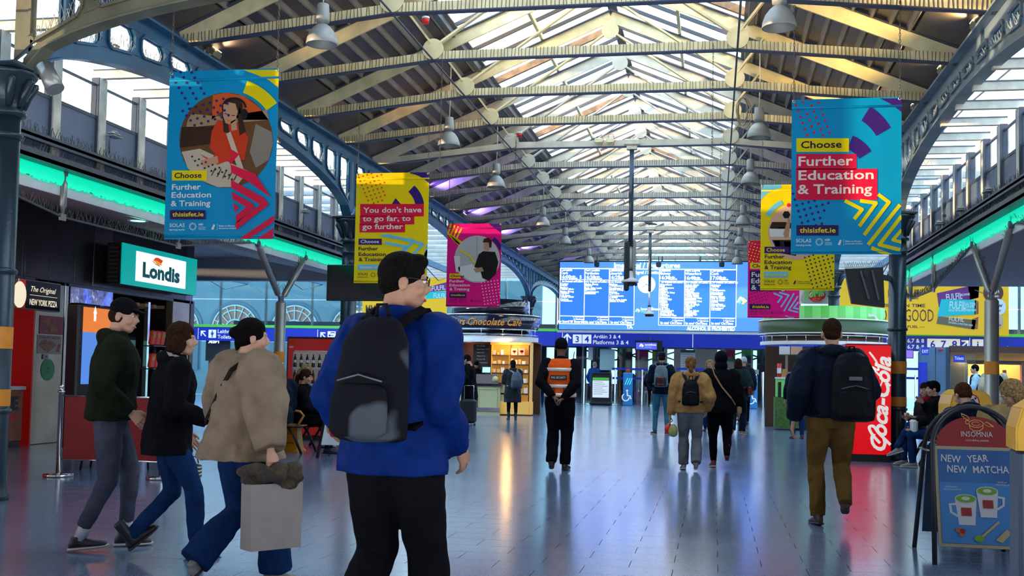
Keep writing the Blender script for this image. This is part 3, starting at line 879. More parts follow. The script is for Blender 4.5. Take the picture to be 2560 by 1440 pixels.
# ---- unseen enclosure of the concourse, added to keep the foreground dark ----
M_encl = mat('concourse_wall', (.20, .20, .22), .6, var=.1, scale=.5)
def slab(name, a, c, m):
    o = thing(name, ((a[0]+c[0])/2, (a[1]+c[1])/2, min(a[2], c[2])), kind='structure')
    b = MB(); b.use(m).b2(a, c); b.build('surface', o, True); return o
slab('wall_front', (-27, -6.3, 0), (16, -6, 8), M_encl)
slab('wall_east', (16, -6, 0), (16.3, 24.4, 3.4), M_encl); slab('wall_east', (16, 24.4, 0), (16.3, 50, 6.2), M_encl)
slab('wall_west', (-27.3, -6, 0), (-27, 24.4, 4.0), M_encl); slab('wall_west', (-27.3, 24.4, 0), (-27, 50, 6.2), M_encl)
slab('ceiling', (-27, -6, 7.9), (16, 7.8, 8.1), M_encl)  # plain opaque stretch of roof, shaped to darken the foreground
slab('ceiling', (-27, 7.8, 4.05), (XWL-.6, 24.4, 4.1), M_encl)
slab('ceiling', (XWR+.10, 7.8, 3.40), (16, 24.4, 3.5), M_encl)
slab('wall_left', (XWL-.62, 7.0, 3.3), (XWL-.14, 8.0, 6), M_encl)

# ---- floodlights on the girders (they light the roof) ----
M_flood = mat('floodlight_body', (.30, .27, .20), .4, .5)
M_fl_w = mat('floodlight_warm_lens', (1, .75, .35), em=6); M_fl_p = mat('floodlight_violet_lens', (.4, .25, 1), em=8)
def floodlight(x, y, z, s, label, col, energy, lens, ang=55):
    t = thing('floodlight', (x, y, z), label, 'floodlight', 'girder floodlights')
    Mx = Matrix.Rotation(R(-35*s if s > 0 else 35), 3, 'Y')
    b = MB(); b.use(M_flood).rbox((0, 0, .14), (.26, .20, .12), .03, Mx); b.build('housing', t)
    b = MB(); b.use(lens).rbox((Mx @ Vector((0, 0, .062))) + Vector((0, 0, .142)), (.20, .15, .008), .002, Mx); b.build('lens', t)
    b = MB(); b.use(M_flood).b2((-.02, -.12, 0), (.02, -.10, .16)); b.b2((-.02, .10, 0), (.02, .12, .16)); b.b2((-.04, -.12, -.02), (.04, .12, 0)); b.build('bracket', t)
    if energy:
        ld = bpy.data.lights.new('flood', 'SPOT'); ld.energy = energy; ld.color = col; ld.spot_size = R(125); ld.spot_blend = .8; ld.shadow_soft_size = .08
        lo = bpy.data.objects.new('lamp', ld); COL.objects.link(lo); lo.parent = t; lo.location = (-s*.16, 0, .24)
        lo.rotation_euler = Vector((-s*.62, .25, .78)).to_track_quat('-Z', 'Y').to_euler()
    return t
for k, y in enumerate((13.3, 15.2, 17.2)):
    floodlight(XR+.02, y, 5.47, 1, '%s floodlight on top of the right arched girder' % ['first', 'second', 'third'][k], (1, .70, .26), 850, M_fl_w)
for k, y in enumerate((13.3, 17.0, 18.6)):
    floodlight(XL-.02, y, 5.47, -1, '%s floodlight on top of the left arched girder' % ['first', 'second', 'third'][k], (1, .45, .18) if k else (1, .7, .35), 170, M_fl_w)
for k, y in enumerate((24, 28, 32, 36, 41)):
    floodlight(XL-.02, y, 5.47, -1, 'small violet floodlight on the far left girder, %s one back' % ORD[k].replace('nearest', 'first'), (.26, .16, 1), 330, M_fl_p)
for k, y in enumerate((23, 29, 35)):
    floodlight(XR+.02, y, 5.47, 1, 'small violet floodlight on the far right girder, %s one back' % ORD[k].replace('nearest', 'first'), (.35, .25, 1), 120, M_fl_p)

# ---- bell lamps ----
M_bell = mat('lamp_grey', (.36, .36, .33), .42, .1, var=.06); M_bulb = mat('lamp_inner', (.55, .6, .7), .4)
def make_lamp():
    t = thing('pendant_lamp', (0, 0, 0))
    b = MB(); b.use(M_bell).lathe([(.182, 0), (.186, .01), (.176, .07), (.150, .14), (.105, .20), (.065, .235), (.06, .235), (.10, .195), (.145, .135), (.170, .07), (.178, .005)], seg=28, caps=False); b.build('bell_shade', t)
    b = MB(); b.use(M_bell).lathe([(.045, .235), (.045, .262), (.078, .268), (.080, .30), (.070, .47), (.066, .48), (.0, .48)], seg=20); b.build('gear_housing', t)
    b = MB(); b.use(M_bulb).lathe([(0, .10), (.05, .12), (.05, .2), (.02, .23)], seg=12); b.build('bulb', t)
    b = MB(); b.use(M_post).tube([(0, 0, .48), (.01, 0, .9), (0, 0, 1.7)], .008, 6); b.build('suspension_cable', t)
    return t
lm = make_lamp(); first = True
for side, L in (('left', ((805, 112), (1122, 365), (1240, 468), (1357, 565), (1412, 610), (1472, 657))), ('right', ((1948, 70), (1897, 345), (1876, 460), (1858, 562), (1851, 612), (1843, 660)))):
    for k, (px, py) in enumerate(L):
        hz = 936.7+(px-1280)*.0204
        d = 3.80*F/(hz-py); p = onD(px, py, d)
        lb = 'grey bell-shaped pendant lamp in the %s row, %s' % (side, 'nearest the camera' if k == 0 else ORD[k]+' from the camera')
        if first: o = lm; o.location = p; tag(o, lb, 'lamp', 'grey bell pendant lamps'); first = False
        else: again(lm, p, lb)

# ---- camera poles ----
M_pole = mat('dark_pole', (.035, .06, .09), .3, .3); M_dome = mat('dome_white', (.72, .72, .72), .35)
def pole(px, Y, ztop, zbot, label, spk):
    x = onY(px, 500, Y).x; t = thing('camera_pole', (x, Y, zbot), label, 'pole'); h = ztop-zbot
    b = MB(); b.use(M_pole).tube([(0, 0, .75), (0, 0, h)], .045, 14); b.build('pole', t)
    b = MB(); b.use(M_dome).tube([(0, 0, .30), (0, 0, .80)], .026, 12); b.build('neck', t)
    b = MB(); b.use(M_pole).lathe([(.03, .28), (.05, .29), (.05, .33), (.03, .34)], seg=14, caps=False); b.build('collar', t)
    b = MB(); b.use(M_dome).lathe([(.03, .30), (.05, .27), (.07, .16), (.15, .11), (.165, .08), (.165, .06), (.0, .06)], seg=24); b.build('dome_housing', t)
    b = MB(); b.use(M_blk).lathe([(.13, .06), (.12, .02), (.07, 0), (0, -.01)], seg=20)
    for i in range(5): a = i*1.256; b.ell((.11*math.cos(a), .11*math.sin(a), .025), (.03, .03, .03), 8, 6)
    b.build('camera_dome', t)
    b = MB(); b.use(M_post).rbox((0, -.02, h+.02), (.30, .14, .12), .02); b.rbox((0, 0, h-.08), (.20, .12, .08), .01); b.build('clamp_box', t)
    if spk:
        b = MB(); b.use(M_blk).rbox((-.06, -.08, h-2.35), (.10, .10, .95), .03); b.build('column_speaker', t)
        b = MB(); b.use(M_bell).rbox((.06, .06, h-2.25), (.08, .10, .85), .03); b.build('column_speaker', t)
    return t
pole(1578, 20.34-.08, 5.75, 3.03, 'dark ceiling pole with a long black speaker and a camera dome', True)
pole(1627, 32.16-.08, 5.75, 3.12, 'thinner dark ceiling pole with camera dome in front of the departures board', False)
# pigeon on the second pole
p = onY(1623, 567, 32.1); t = thing('pigeon', (p.x, 32.08, 5.83), 'dark grey pigeon perched on top of the ceiling pole', 'bird')
M_pig = mat('pigeon_grey', (.06, .065, .08), .6, var=.3, scale=20)
b = MB(); b.use(M_pig).ell((0, 0, .10), (.13, .055, .055), 12, 8, Matrix.Rotation(R(12), 3, 'Y')); b.ell((-.12, 0, .15), (.035, .03, .03), 10, 6); b.tube([(-.08, 0, .13), (-.12, 0, .15)], .03, 8)
b.tube([(.1, 0, .08), (.24, 0, .05)], [.035, .02], 6); b.tube([(-.15, 0, .15), (-.175, 0, .14)], [.008, .002], 5); b.tube([(-.01, .02, .05), (-.01, .02, 0)], .006, 5); b.tube([(-.01, -.02, .05), (-.01, -.02, 0)], .006, 5); b.build('body', t)
# cable coil, junction boxes and red sounders on the trusses
M_red = mat('alarm_red', (.75, .02, .02), .4); M_cab = mat('tan_cable', (.36, .28, .17), .6)
p = onY(1858, 290, 16.36); t = thing('cable_coil', (p.x, 16.28, p.z-.25), 'loose coil of tan cable hanging off a truss near the right tie rod', 'cable')
b = MB(); b.use(M_cab); rr = random.Random(4)
for k in range(7):
    w = rr.uniform(.06, .11); h = rr.uniform(.35, .5); n = 18; ox = rr.uniform(-.02, .02)
    b.tube([(ox+w*math.sin(2*math.pi*i/n), -.02-.01*k*.5+.02*math.sin(4*math.pi*i/n), .5-h/2+h/2*math.cos(2*math.pi*i/n)) for i in range(n+1)], .007, 5, caps=False)
b.build('loops', t)
for (px, py, Y, lb) in ((1064, 60, 14.3, 'small red sounder on the roof edge above the second truss'), (1298, 343, 20.2, 'tiny red sounder at the left skylight edge, further back')):
    p = onY(px, py, Y); t = thing('alarm_sounder', p, lb, 'alarm')
    b = MB(); b.use(M_red).lathe([(.0, 0), (.05, .01), (.05, .07), (.03, .10), (0, .10)], seg=14); b.use(M_dome).lathe([(.055, .07), (.055, .10)], seg=14); b.build('body', t)
for k, px in enumerate((1496, 1525)):
    p = onY(px, 352, 20.28); t = thing('junction_box', p, 'cream junction box with red cable loops on the bare tie beam, %s one' % ['left', 'right'][k], 'box', 'junction boxes on the bare tie beam')
    b = MB(); b.use(M_cream).rbox((0, -.02, 0), (.14, .06, .09), .01); b.build('box', t)
    b = MB(); b.use(M_red).tube([(-.03, -.03, .045), (-.03, -.03, .11), (.05, -.03, .13), (.10, -.03, 0), (.06, -.03, -.10)], .006, 5); b.build('red_cable', t)
# red pipe under the right clerestory roof
t = thing('red_pipe', (3.2, 11, 4.7), 'thin red pipe running under the glazed roof on the right', 'pipe')
pts = [onX(2560, 145, 3.6), onX(2420, 262, 3.45), onX(2300, 385, 3.25)]
b = MB(); b.use(M_red).tube([p-t.location for p in pts], .012, 8); b.build('pipe', t)
for p in pts[1:2]+[(pts[0]+pts[1])/2, (pts[1]+pts[2])/2]:
    b = MB(); b.use(M_rail).rbox(p-t.location, (.05, .03, .05), .005); b.build('clip', t)
# small security cameras / bracket lamps on the clerestory rails
def rail_cam(px, py, s, lb):
    X = XWL+.16 if s < 0 else XWR-.16; p = onX(px, py, X); t = thing('bracket_lamp', p, lb, 'lamp', 'bracket lamps on the clerestory rails')
    b = MB(); b.use(M_tube).rbox((0, 0, .02), (.10, .17, .03), .01); b.use(M_bell).lathe([(.05, .03), (.045, .06), (0, .07)], seg=12); b.rbox((0, 0, -.01), (.12, .20, .015), .004); b.build('head', t)
    b = MB(); b.use(M_rail).tube([(0, -.06, .0), (0, -.10, -.08), (0, -.09, -.24)], .010, 6); b.build('arm', t)
for px, py, s, lb in ((285, 340, -1, 'small grey bracket lamp with curved arm on the left rail below the second window'), (764, 530, -1, 'small grey bracket lamp on the left rail beyond the big blue banner'),
                      (2470, 478, 1, 'small grey bracket lamp on the right rail, nearest'), (2400, 525, 1, 'small grey bracket lamp on the right rail, second'), (2347, 560, 1, 'small grey bracket lamp on the right rail, third')):
    rail_cam(px, py, s, lb)
# loudspeaker under the olive-lit girder at the first column
p = onY(128, 195, 9.0); t = thing('projector_speaker', p, 'grey tubular loudspeaker angled down beside the first column capital', 'speaker')
b = MB(); b.use(M_tube).cyl((-.08, 0, .12), (.07, -.03, -.12), .075, .085, 20); b.build('horn', t)
b = MB(); b.use(M_rail).bar((-.02, 0, .05), (-.25, .1, .10), .02, .04); b.build('bracket', t)

# ---- departures board ----
YB = 39.9
M_scr = mat('screen_blue', (.02, .12, .6), .3, em=1.55, emc=(.026, .14, .80)); M_scr2 = mat('screen_blue_light', (.05, .2, .6), .3, em=1.5, emc=(.06, .20, .85))
M_scw = mat('screen_white', (1, 1, 1), .3, em=1.9, emc=(.95, .98, 1))
A = onY(1400, 655, YB); Bq = onY(1397, 823, YB); Cq = onY(1922, 832, YB)
x0, z0 = A.x, Bq.z; z1 = A.z; W_ = Cq.x-x0+.9; H_ = z1-z0
t = thing('departures_board', (x0, YB, z0), 'huge bright blue departures screen with white timetable columns and clock', 'screen')
b = MB(); b.use(M_blk).b2((-.04, .03, -.04), (W_+.04, .30, H_+.04)); b.build('cabinet', t)
b = MB(); b.use(M_scr2).b2((0, 0, 0), (W_, .03, H_)); b.build('screen', t)
b = MB(); b.use(M_white).b2((-.05, -.06, -.12), (W_+.05, .05, -.03)); b.build('bottom_trim', t)
for k in range(6):
    b = MB(); b.use(M_rail).b2((1+k*1.4, .1, H_), (1.06+k*1.4, .16, H_+.22)); b.build('hanger', t)
P = Print((0, 0, 0), AX, AZ, -AY, .004)
def q(cx_, cy_):   # crop pixel -> local
    p = onY(1380+cx_/4.571, 640+cy_/4.571, YB); return (p.x-x0, p.z-z0)
def qr(P, a, c, m):
    (xa, ya), (xb, yb) = q(*a), q(*c); P.rect(min(xa, xb), min(ya, yb), max(xa, xb), max(ya, yb), m)
P.lay(); qr(P, (92, 145), (940, 775), M_scr); qr(P, (1220, 155), (2105, 805), M_scr)
P.lay()
def ln(a, c, w=.024): P.line([q(*a), q(*c)], w, M_scw)
ln((95, 142), (2110, 158), .035)
for a, c in (((95, 145), (85, 775)), ((375, 150), (365, 775)), ((657, 150), (648, 778)), ((942, 152), (935, 785)), ((95, 268), (942, 280)), ((88, 684), (937, 696)), ((85, 772), (935, 786)),
             ((1228, 160), (1218, 790)), ((1518, 165), (1510, 795)), ((1810, 165), (1803, 800)), ((2110, 90), (2100, 808)), ((1226, 286), (2108, 292)), ((1220, 700), (2102, 712)), ((1218, 790), (2100, 806))): ln(a, c)
x, y = q(1085, 135); P.lay().text('Imeachtaí / Departures', x, y, .19, M_scw, 'C', bold=.03)
x, y = q(1090, 205); P.text('Fógraí / Notices', x, y, 0.120, M_scw, 'C', bold=.02)
cols = [(98, 0, 'Corcaigh', 'Cork', '16:00', '5', 5), (376, 4, 'Port Laoise', 'Portlaoise', '16:20', '', 3), (660, 6, 'Luimneach', 'Limerick', '16:25', '', 5),
        (1232, 10, 'Gaillimh', 'Galway', '16:30', '', 10), (1520, 14, 'Port Láirge', 'Waterford', '16:40', '', 10), (1815, 14, 'Corcaigh', 'Cork', '17:00', '', 7)]
names = ['Baile Átha Luain', 'Athlone', 'Cill Dara', 'Kildare', 'Tulach Mhór', 'Tullamore', 'Muine Bheag', 'Carlow', 'Sallins & Naas', 'Nás na Ríogh', 'Thurles', 'Dúrlas', 'Mallow', 'Mala', 'Ballinasloe', 'Templemore', 'Woodlawn', 'Attymon', 'Droichead Nua', 'Newbridge']
rr = random.Random(8)
for (cx_, dy, a, c, tm, pl, n) in cols:
    for s_, yy, hh in ((a, 172, .088), (c, 208, .096)): x, y = q(cx_, yy+dy*.6); P.text(s_, x, y, hh, M_scw, bold=.03)
    x, y = q(cx_, 258+dy*.9); P.text(tm, x, y, 0.136, M_scw, bold=.03); x, y = q(cx_+103, 242+dy); P.text('Ardán', x, y, 0.064, M_scw, bold=.03); x, y = q(cx_+103, 262+dy); P.text('Platform', x, y, 0.064, M_scw, bold=.03)
    if pl: x, y = q(cx_+218, 258+dy); P.text(pl, x, y, 0.120, M_scw, bold=.03)
    x, y = q(cx_+16, 300+dy*.9); P.text('Ag freastal ar/Calling At', x, y, 0.076, M_scw, bold=.03, width=.92)
    for k in range(n):
        yy = 327+k*(37 if n > 8 else 44)+dy
        for u in range(2): x, y = q(cx_+2, yy+u*17); P.text(rr.choice(names), x, y, .07, M_scw, bold=.025)
    for s_, yy in (('6 gCarráiste', 702), ('6 Carriages', 730)): x, y = q(cx_+265, yy+dy*1.5); P.text(s_, x, y, 0.060, M_scw, 'R', bold=.03)
    x, y = q(cx_+130, 762+dy*1.6); P.text('Ag bordáil/ Boarding' if pl else 'In am/ OnTime', x, y, 0.092, M_scw, 'C', bold=.035)
x, y = q(850, 830); P.text('TÁ', x, y, 0.128, M_scw, bold=.03)
x, y = q(1540, 848); P.text('ALCOHOL IS PROHIBITED', x, y, 0.136, M_scw, bold=.03, width=q(2090, 848)[0]-x)
x, y = q(1080, 325); P.disc(x, y, .325, M_scw, 36)
P.lay().line([(x, y), q(1110, 340)], .02, M_scr).line([(x, y), q(1030, 360)], .02, M_scr).disc(x, y, .025, M_scr, 8)
M_lg = [mat('logo_teal', (.1, .7, .7), em=.9, emc=(.1, .8, .8)), mat('logo_green', (.5, .8, .3), em=.9, emc=(.6, .85, .3)), mat('logo_orange', (.9, .5, .2), em=.9, emc=(1, .55, .2)), mat('logo_pink', (.9, .3, .5), em=.8, emc=(.95, .3, .5))]
def rail_logo(P, x, y, s):
    P.poly([(x, y-.35*s), (x+.22*s, y+.12*s), (x+.10*s, y+.35*s), (x-.38*s, y-.2*s)], M_lg[0]).poly([(x-.38*s, y-.2*s), (x-.05*s, y+.4*s), (x+.12*s, y+.35*s), (x-.1*s, y-.1*s)], M_scw)
    P.lay().poly([(x-.05*s, y+.4*s), (x+.18*s, y+.4*s), (x+.4*s, y-.02*s), (x+.25*s, y-.1*s)], M_scw).poly([(x+.3*s, y+.35*s), (x+.75*s, y-.02*s), (x+.35*s, y-.4*s), (x+.12*s, y-.35*s), (x+.4*s, y)], M_lg[2]).poly([(x+.3*s, y+.35*s), (x+.5*s, y+.2*s), (x+.4*s, y), (x+.2*s, y+.1*s)], M_lg[1])
x, y = q(2150, 510); rail_logo(P, x, y, .34)
x, y = q(972, 625); rail_logo(P, x, y, .18)
x, y = q(1018, 618); P.text('Iarnród Éireann', x, y, 0.088, M_scw, bold=.03, width=.72); x, y = q(1018, 645); P.text('Irish Rail', x, y, .08, M_lg[0], bold=.03)
tag(P.build('timetable', t), kind='stuff')
for k in range(3):   # speakers over the board
    t = thing('ceiling_projector', (x0+1.6+k*2.2, 38.12, 5.42), 'small dark blue stage lamp clamped under a far tie beam, %s' % ['left one', 'middle one', 'right one'][k], 'lamp', 'stage lamps above the board')
    b = MB(); b.use(M_pole).rbox((0, 0, -.10), (.18, .16, .2), .03); b.bar((0, 0, 0), (0, 0, .18), .03, .03); b.build('body', t)

# ---- monitors on the columns ----
t = thing('monitor', (XL, 18.4, 3.0), 'large black monitor facing the camera in front of the second left column', 'monitor')
a, c = onY(817, 752, 18.4), onY(1010, 662, 18.4)
b = MB(); b.use(M_blk).rbox(((a.x+c.x)/2-XL, 0, (a.z+c.z)/2-3), (c.x-a.x, .08, c.z-a.z), .01); b.build('casing', t)
M_gls = mat('dark_screen', (.006, .006, .008), .12)
b = MB(); b.use(M_gls).b2((a.x-XL+.02, -.048, a.z-3+.05), (c.x-XL-.02, -.041, c.z-3-.02)); b.build('screen', t)
b = MB(); b.use(M_rail).tube([(.0, .55, .3), (.25, .06, .3)], .03, 8); b.build('bracket', t)
t = thing('monitor', (XR-.55, 18.6, 2.95), 'black monitor seen from behind, tilted out from the right column', 'monitor')
p = [onY(x_, y_, 18.6)-t.location for x_, y_ in ((2112, 672), (2208, 668), (2212, 768), (2130, 758))]
b = MB(); b.use(M_blk); o = Vector((.0, .16, .0)); b.hexa([p[3], p[2], p[2]+o, p[3]+o, p[0], p[1], p[1]+o, p[0]+o]); b.build('casing', t)
b = MB(); b.use(M_rail).bar(p[0]*.5+p[1]*.5+Vector((0, -.03, -.1)), (.55, .5, .1), .05, .09); b.bar((p[0]*.6+p[1]*.4)+Vector((0, -.04, -.05)), (p[3]*.5+p[2]*.5)+Vector((0, -.04, .1)), .06, .03); b.bar((p[0]*.3+p[1]*.7)+Vector((0, -.04, -.05)), (p[3]*.2+p[2]*.8)+Vector((0, -.04, .1)), .06, .03); b.build('bracket', t)
b = MB(); b.use(M_spike); spikes(b, p[0], p[1], .03, .10, .03, .002); tag(b.build('bird_spikes', t), kind='stuff')

# ---- banners ----
C = dict(blue=(0, .34, .60), yellow=(1, .74, .0), pink=(.93, .005, .26), red=(.86, .01, .06), navy=(.035, .012, .12), lblue=(.20, .62, .88), white=(.90, .86, .78), ink=(.03, .012, .05), purple=(.05, .015, .20),
         brown=(.17, .07, .02), dbrown=(.05, .02, .01), skin=(.62, .34, .19), tan=(.45, .30, .16), rsw=(.72, .05, .01), grey=(.30, .25, .19), cream=(.66, .55, .40), lgrey=(.6, .6, .58), black=(.015, .012, .012), rdot=(.85, .06, .03), orange=(.8, .12, .02), peach=(.82, .52, .36), green=(.1, .45, .06), pale=(.95, .55, .7))
def clothmat(name, c):
    m = mat(name, c, .42, spec=.25); n, l = m.node_tree.nodes, m.node_tree.links
    tl = n.new('ShaderNodeBsdfTranslucent'); tl.inputs[0].default_value = (*[min(1, x*1.15) for x in c], 1); mx = n.new('ShaderNodeMixShader'); mx.inputs[0].default_value = .28
    l.new(n['Principled BSDF'].outputs[0], mx.inputs[1]); l.new(tl.outputs[0], mx.inputs[2]); l.new(mx.outputs[0], n['Material Output'].inputs[0])
    tx = n.new('ShaderNodeTexCoord'); z = n.new('ShaderNodeTexNoise'); z.inputs['Scale'].default_value = 2.2; z.inputs['Detail'].default_value = 2; bp = n.new('ShaderNodeBump'); bp.inputs['Strength'].default_value = .5; bp.inputs['Distance'].default_value = .05
    l.new(tx.outputs['Object'], z.inputs[0]); l.new(z.outputs['Fac'], bp.inputs['Height']); l.new(bp.outputs[0], n['Principled BSDF'].inputs['Normal'])
    return m
BM = {k: clothmat('print_'+k, v) for k, v in C.items()}
def bmat(k, em=0.):
    return BM[k]
M_chain = mat('chain', (.14, .12, .10), .4, .8); M_eye = mat('eyelet', (.6, .55, .4), .3, .9)
def ripple_cloth(w, h, seed, m):
    b = MB(); rr = random.Random(seed); nx, ny = 24, 36; vs = []
    ph = [rr.uniform(0, 6) for _ in range(4)]
    return None
def chain(b, p, q, link=.045, r=.0035):
    p, q = Vector(p), Vector(q); L = (q-p).length; n = int(L/(link*.8)); d = (q-p).normalized()
    for i in range(n):
        c = p+d*(L*(i+.5)/n); s = AX if i % 2 else AY
        pts = [c+d*(link/2*math.cos(a))+s*(.010*math.sin(a)) for a in [math.pi*2*k/6 for k in range(7)]]
        b.tube(pts, r, 4, caps=False)
class Banner:
    def __init__(s, px, Y, label, base, ztop=5.6):
        """px: left/right x at top, top y, left/right x at bottom, bottom y"""
        xl, xr, yt, xbl, xbr, yb = px
        s.Y = Y
        a = onY((xl+xbl)/2, yb, Y); c = onY((xr+xbr)/2, yt, Y); s.x0 = onY((xl+xbl)/2, (yt+yb)/2, Y).x; x1 = onY((xr+xbr)/2, (yt+yb)/2, Y).x
        s.z0 = onY((xbl+xbr)/2, yb, Y).z; s.z1 = onY((xl+xr)/2, yt, Y).z; s.w = x1-s.x0; s.h = s.z1-s.z0
        t = s.t = thing('hanging_banner', (s.x0, Y, s.z0), label, 'banner')
        b = MB(); b.use(BM[base]).b2((0, 0, 0), (s.w, .004, s.h)); b.use(BM[base])
        b.build('cloth', t)
        for z in (.035, s.h-.10):
            b = MB(); b.use(BM[base]).tube([(0, .006, z), (s.w, .006, z)], .016, 10); b.build('hem_pole', t)
        for x in (.02, s.w-.02):
            b = MB(); b.use(M_eye).lathe([(.008, -.004), (.018, -.004), (.018, .004), (.008, .004)], (x, -.002, s.h-.02), 12, True, Matrix.Rotation(R(90), 3, 'X'), caps=False); b.build('eyelet', t)
            b = MB(); b.use(M_chain); chain(b, (x, 0, s.h-.01), (x, .0, ztop-s.z0)); b.build('chain', t)
        s.P = Print((0, 0, 0), AX, AZ, -AY, .0015); s.P.lay()
    def q(s, px, py):
        p = onY(px, py, s.Y); return (p.x-s.x0, p.z-s.z0)
    def qs(s, L): return [s.q(*a) for a in L]
    def clipq(s, L):   # clip polygon to the cloth
        P = s.qs(L)
        for ax, lim, sg in ((0, 0, 1), (0, s.w, -1), (1, 0, 1), (1, s.h, -1)):
            out = []
            for i in range(len(P)):
                a, c = P[i-1], P[i]; ia = (a[ax]-lim)*sg >= 0; ic = (c[ax]-lim)*sg >= 0
                if ia != ic:
                    f = (lim-a[ax])/(c[ax]-a[ax]); out.append((a[0]+(c[0]-a[0])*f, a[1]+(c[1]-a[1])*f))
                if ic: out.append(c)
            P = out
            if not P: return []
        return P
    def poly(s, L, m):
        p = s.clipq(L)
        if len(p) > 2: s.P.poly(p, BM[m])
    def rect(s, x0, y0, x1, y1, m): s.poly([(x0, y0), (x1, y0), (x1, y1), (x0, y1)], m)
    def line(s, L, w, m):
        """thick polyline in px, one clipped quad per segment, mitred"""
        for i in range(len(L)-1):
            (xa, ya), (xb, yb) = L[i], L[i+1]; d = math.hypot(xb-xa, yb-ya); nx, ny = -(yb-ya)/d*w/2, (xb-xa)/d*w/2
            ex, ey = (xb-xa)/d*w*.3, (yb-ya)/d*w*.3
            if i == 0: xa0, ya0 = xa, ya
            else: xa0, ya0 = xa-ex, ya-ey
            xb0, yb0 = (xb, yb) if i == len(L)-2 else (xb+ex, yb+ey)
            h0 = s.P.h; s.P.h += s.P.k*.25*(i % 2); s.poly([(xa0+nx, ya0+ny), (xb0+nx, yb0+ny), (xb0-nx, yb0-ny), (xa0-nx, ya0-ny)], m); s.P.h = h0
    def disc(s, px, py, r, m, ry=None, n=24): s.poly([(px+r*math.cos(2*math.pi*i/n), py+(ry or r)*math.sin(2*math.pi*i/n)) for i in range(n)], m)
    def arc(s, px, py, r0, r1, a0, a1, m, n=10):
        A_ = [R(a0+(a1-a0)*i/n) for i in range(n+1)]
        for a, c in zip(A_[:-1], A_[1:]): s.poly([(px+r0*math.cos(a), py-r0*math.sin(a)), (px+r1*math.cos(a), py-r1*math.sin(a)), (px+r1*math.cos(c), py-r1*math.sin(c)), (px+r0*math.cos(c), py-r0*math.sin(c))], m)
    def text(s, t, px, py, hpx, m, align='L', bold=.02, widthpx=None, shear=0):
        x, y = s.q(px, py); k = s.q(px, py-1)[1]-y; w = None
        if widthpx: w = abs(s.q(px+widthpx, py)[0]-x)
        s.P.text(t, x, y, hpx*k, BM[m], align, bold, shear, w)
    def dots(s, O, du, dv, nu, nv, r, m, mask=None):
        for i in range(nu):
            for j in range(nv):
                x, y = O[0]+du[0]*i+dv[0]*j, O[1]+du[1]*i+dv[1]*j
                if mask and not mask(x, y): continue
                s.disc(x, y, r, m, n=10)
    def lay(s): s.P.lay(); return s
    def logos(s, px, py, k, m):
        s.text('SOLAS', px, py, 9*k, m, bold=.01, widthpx=38*k); s.text('learning works', px, py+9*k, 4.5*k, m, widthpx=38*k)
        for i in range(12):
            a = i*math.pi/6; s.poly([(px+(58+5*math.cos(a))*k, py+(-1+5*math.sin(a))*k), (px+(58+10*math.cos(a+.5))*k, py+(-1+10*math.sin(a+.5))*k), (px+(58+9*math.cos(a+.75))*k, py+(-1+9*math.sin(a+.75))*k)], m)
        s.text('etbi', px+72*k, py-4*k, 6*k, m)
        for i in range(3): s.rect(px+72*k, py+(0+3*i)*k, px+90*k, py+(.7+3*i)*k, m)
        s.poly([(px+104*k, py+6*k), (px+110*k, py-7*k), (px+114*k, py-5*k), (px+110*k, py+7*k)], m); s.rect(px+118.5*k, py-8*k, px+119.2*k, py+8*k, m)
        s.text('Rialtas na hÉireann', px+123*k, py-1*k, 3.6*k, m, widthpx=40*k); s.text('Government of Ireland', px+123*k, py+5*k, 3.6*k, m, widthpx=43*k)
    def end(s): return tag(s.P.build('printed_design', s.t), kind='stuff')

# 1: big blue banner, left
B = Banner((425, 697, 175, 410, 685, 598), 10.49, 'large blue hanging banner with a circular photo of a woman in headphones', 'blue')
B.dots((424, 180), (20, -12.5), (7.8, 13.2), 6, 14, 3.6, 'purple', lambda x, y: y < 300+(x-424)*.1 and y > 176 and x < 505+(y-180)*.25-18*(y > 250) and x-420 < 95-(y-180)*.0 and (x-430)*.45+ (y-180) < 150)
B.poly([(608, 175), (697, 175), (697, 220), (672, 200), (640, 186)], 'yellow')
B.lay().disc(566, 351, 117, 'brown', 119, 48)
B.lay()
B.poly([(533, 238), (566, 232), (610, 240), (650, 270), (672, 300), (600, 300), (560, 275), (530, 300)], 'orange')
B.poly([(480, 285), (560, 292), (668, 275), (672, 300), (560, 310), (466, 320), (470, 300)], 'tan')
B.poly([(455, 318), (540, 316), (530, 360), (450, 370)], 'dbrown'); B.poly([(452, 370), (520, 372), (500, 400), (460, 400)], 'brown')
B.poly([(640, 310), (680, 330), (683, 360), (672, 400), (640, 420), (625, 380)], 'grey')
B.lay().poly([(455, 380), (500, 372), (622, 428), (590, 468), (545, 468), (500, 450), (470, 420)], 'cream')
B.lay().poly([(545, 300), (600, 310), (622, 345), (612, 400), (560, 405), (525, 370), (530, 330)], 'rsw'); B.lay().poly([(560, 345), (530, 400), (500, 385), (520, 400), (545, 412), (590, 395)], 'rsw')
B.lay().disc(582, 268, 26, 'dbrown', 24); B.poly([(556, 268), (560, 330), (575, 335), (570, 300)], 'dbrown'); B.poly([(600, 265), (615, 330), (600, 340), (596, 300)], 'dbrown')
B.lay().poly([(560, 262), (572, 256), (590, 260), (596, 280), (590, 302), (576, 312), (565, 308), (559, 290)], 'skin'); B.poly([(578, 305), (592, 298), (594, 325), (580, 328)], 'skin'); B.poly([(503, 402), (545, 390), (548, 408), (510, 418)], 'skin')
B.lay().poly([(563, 283), (571, 286), (571, 288), (563, 285)], 'dbrown'); B.poly([(580, 288), (589, 289), (589, 291), (580, 290)], 'dbrown'); B.poly([(568, 300), (578, 302), (574, 305)], 'orange')
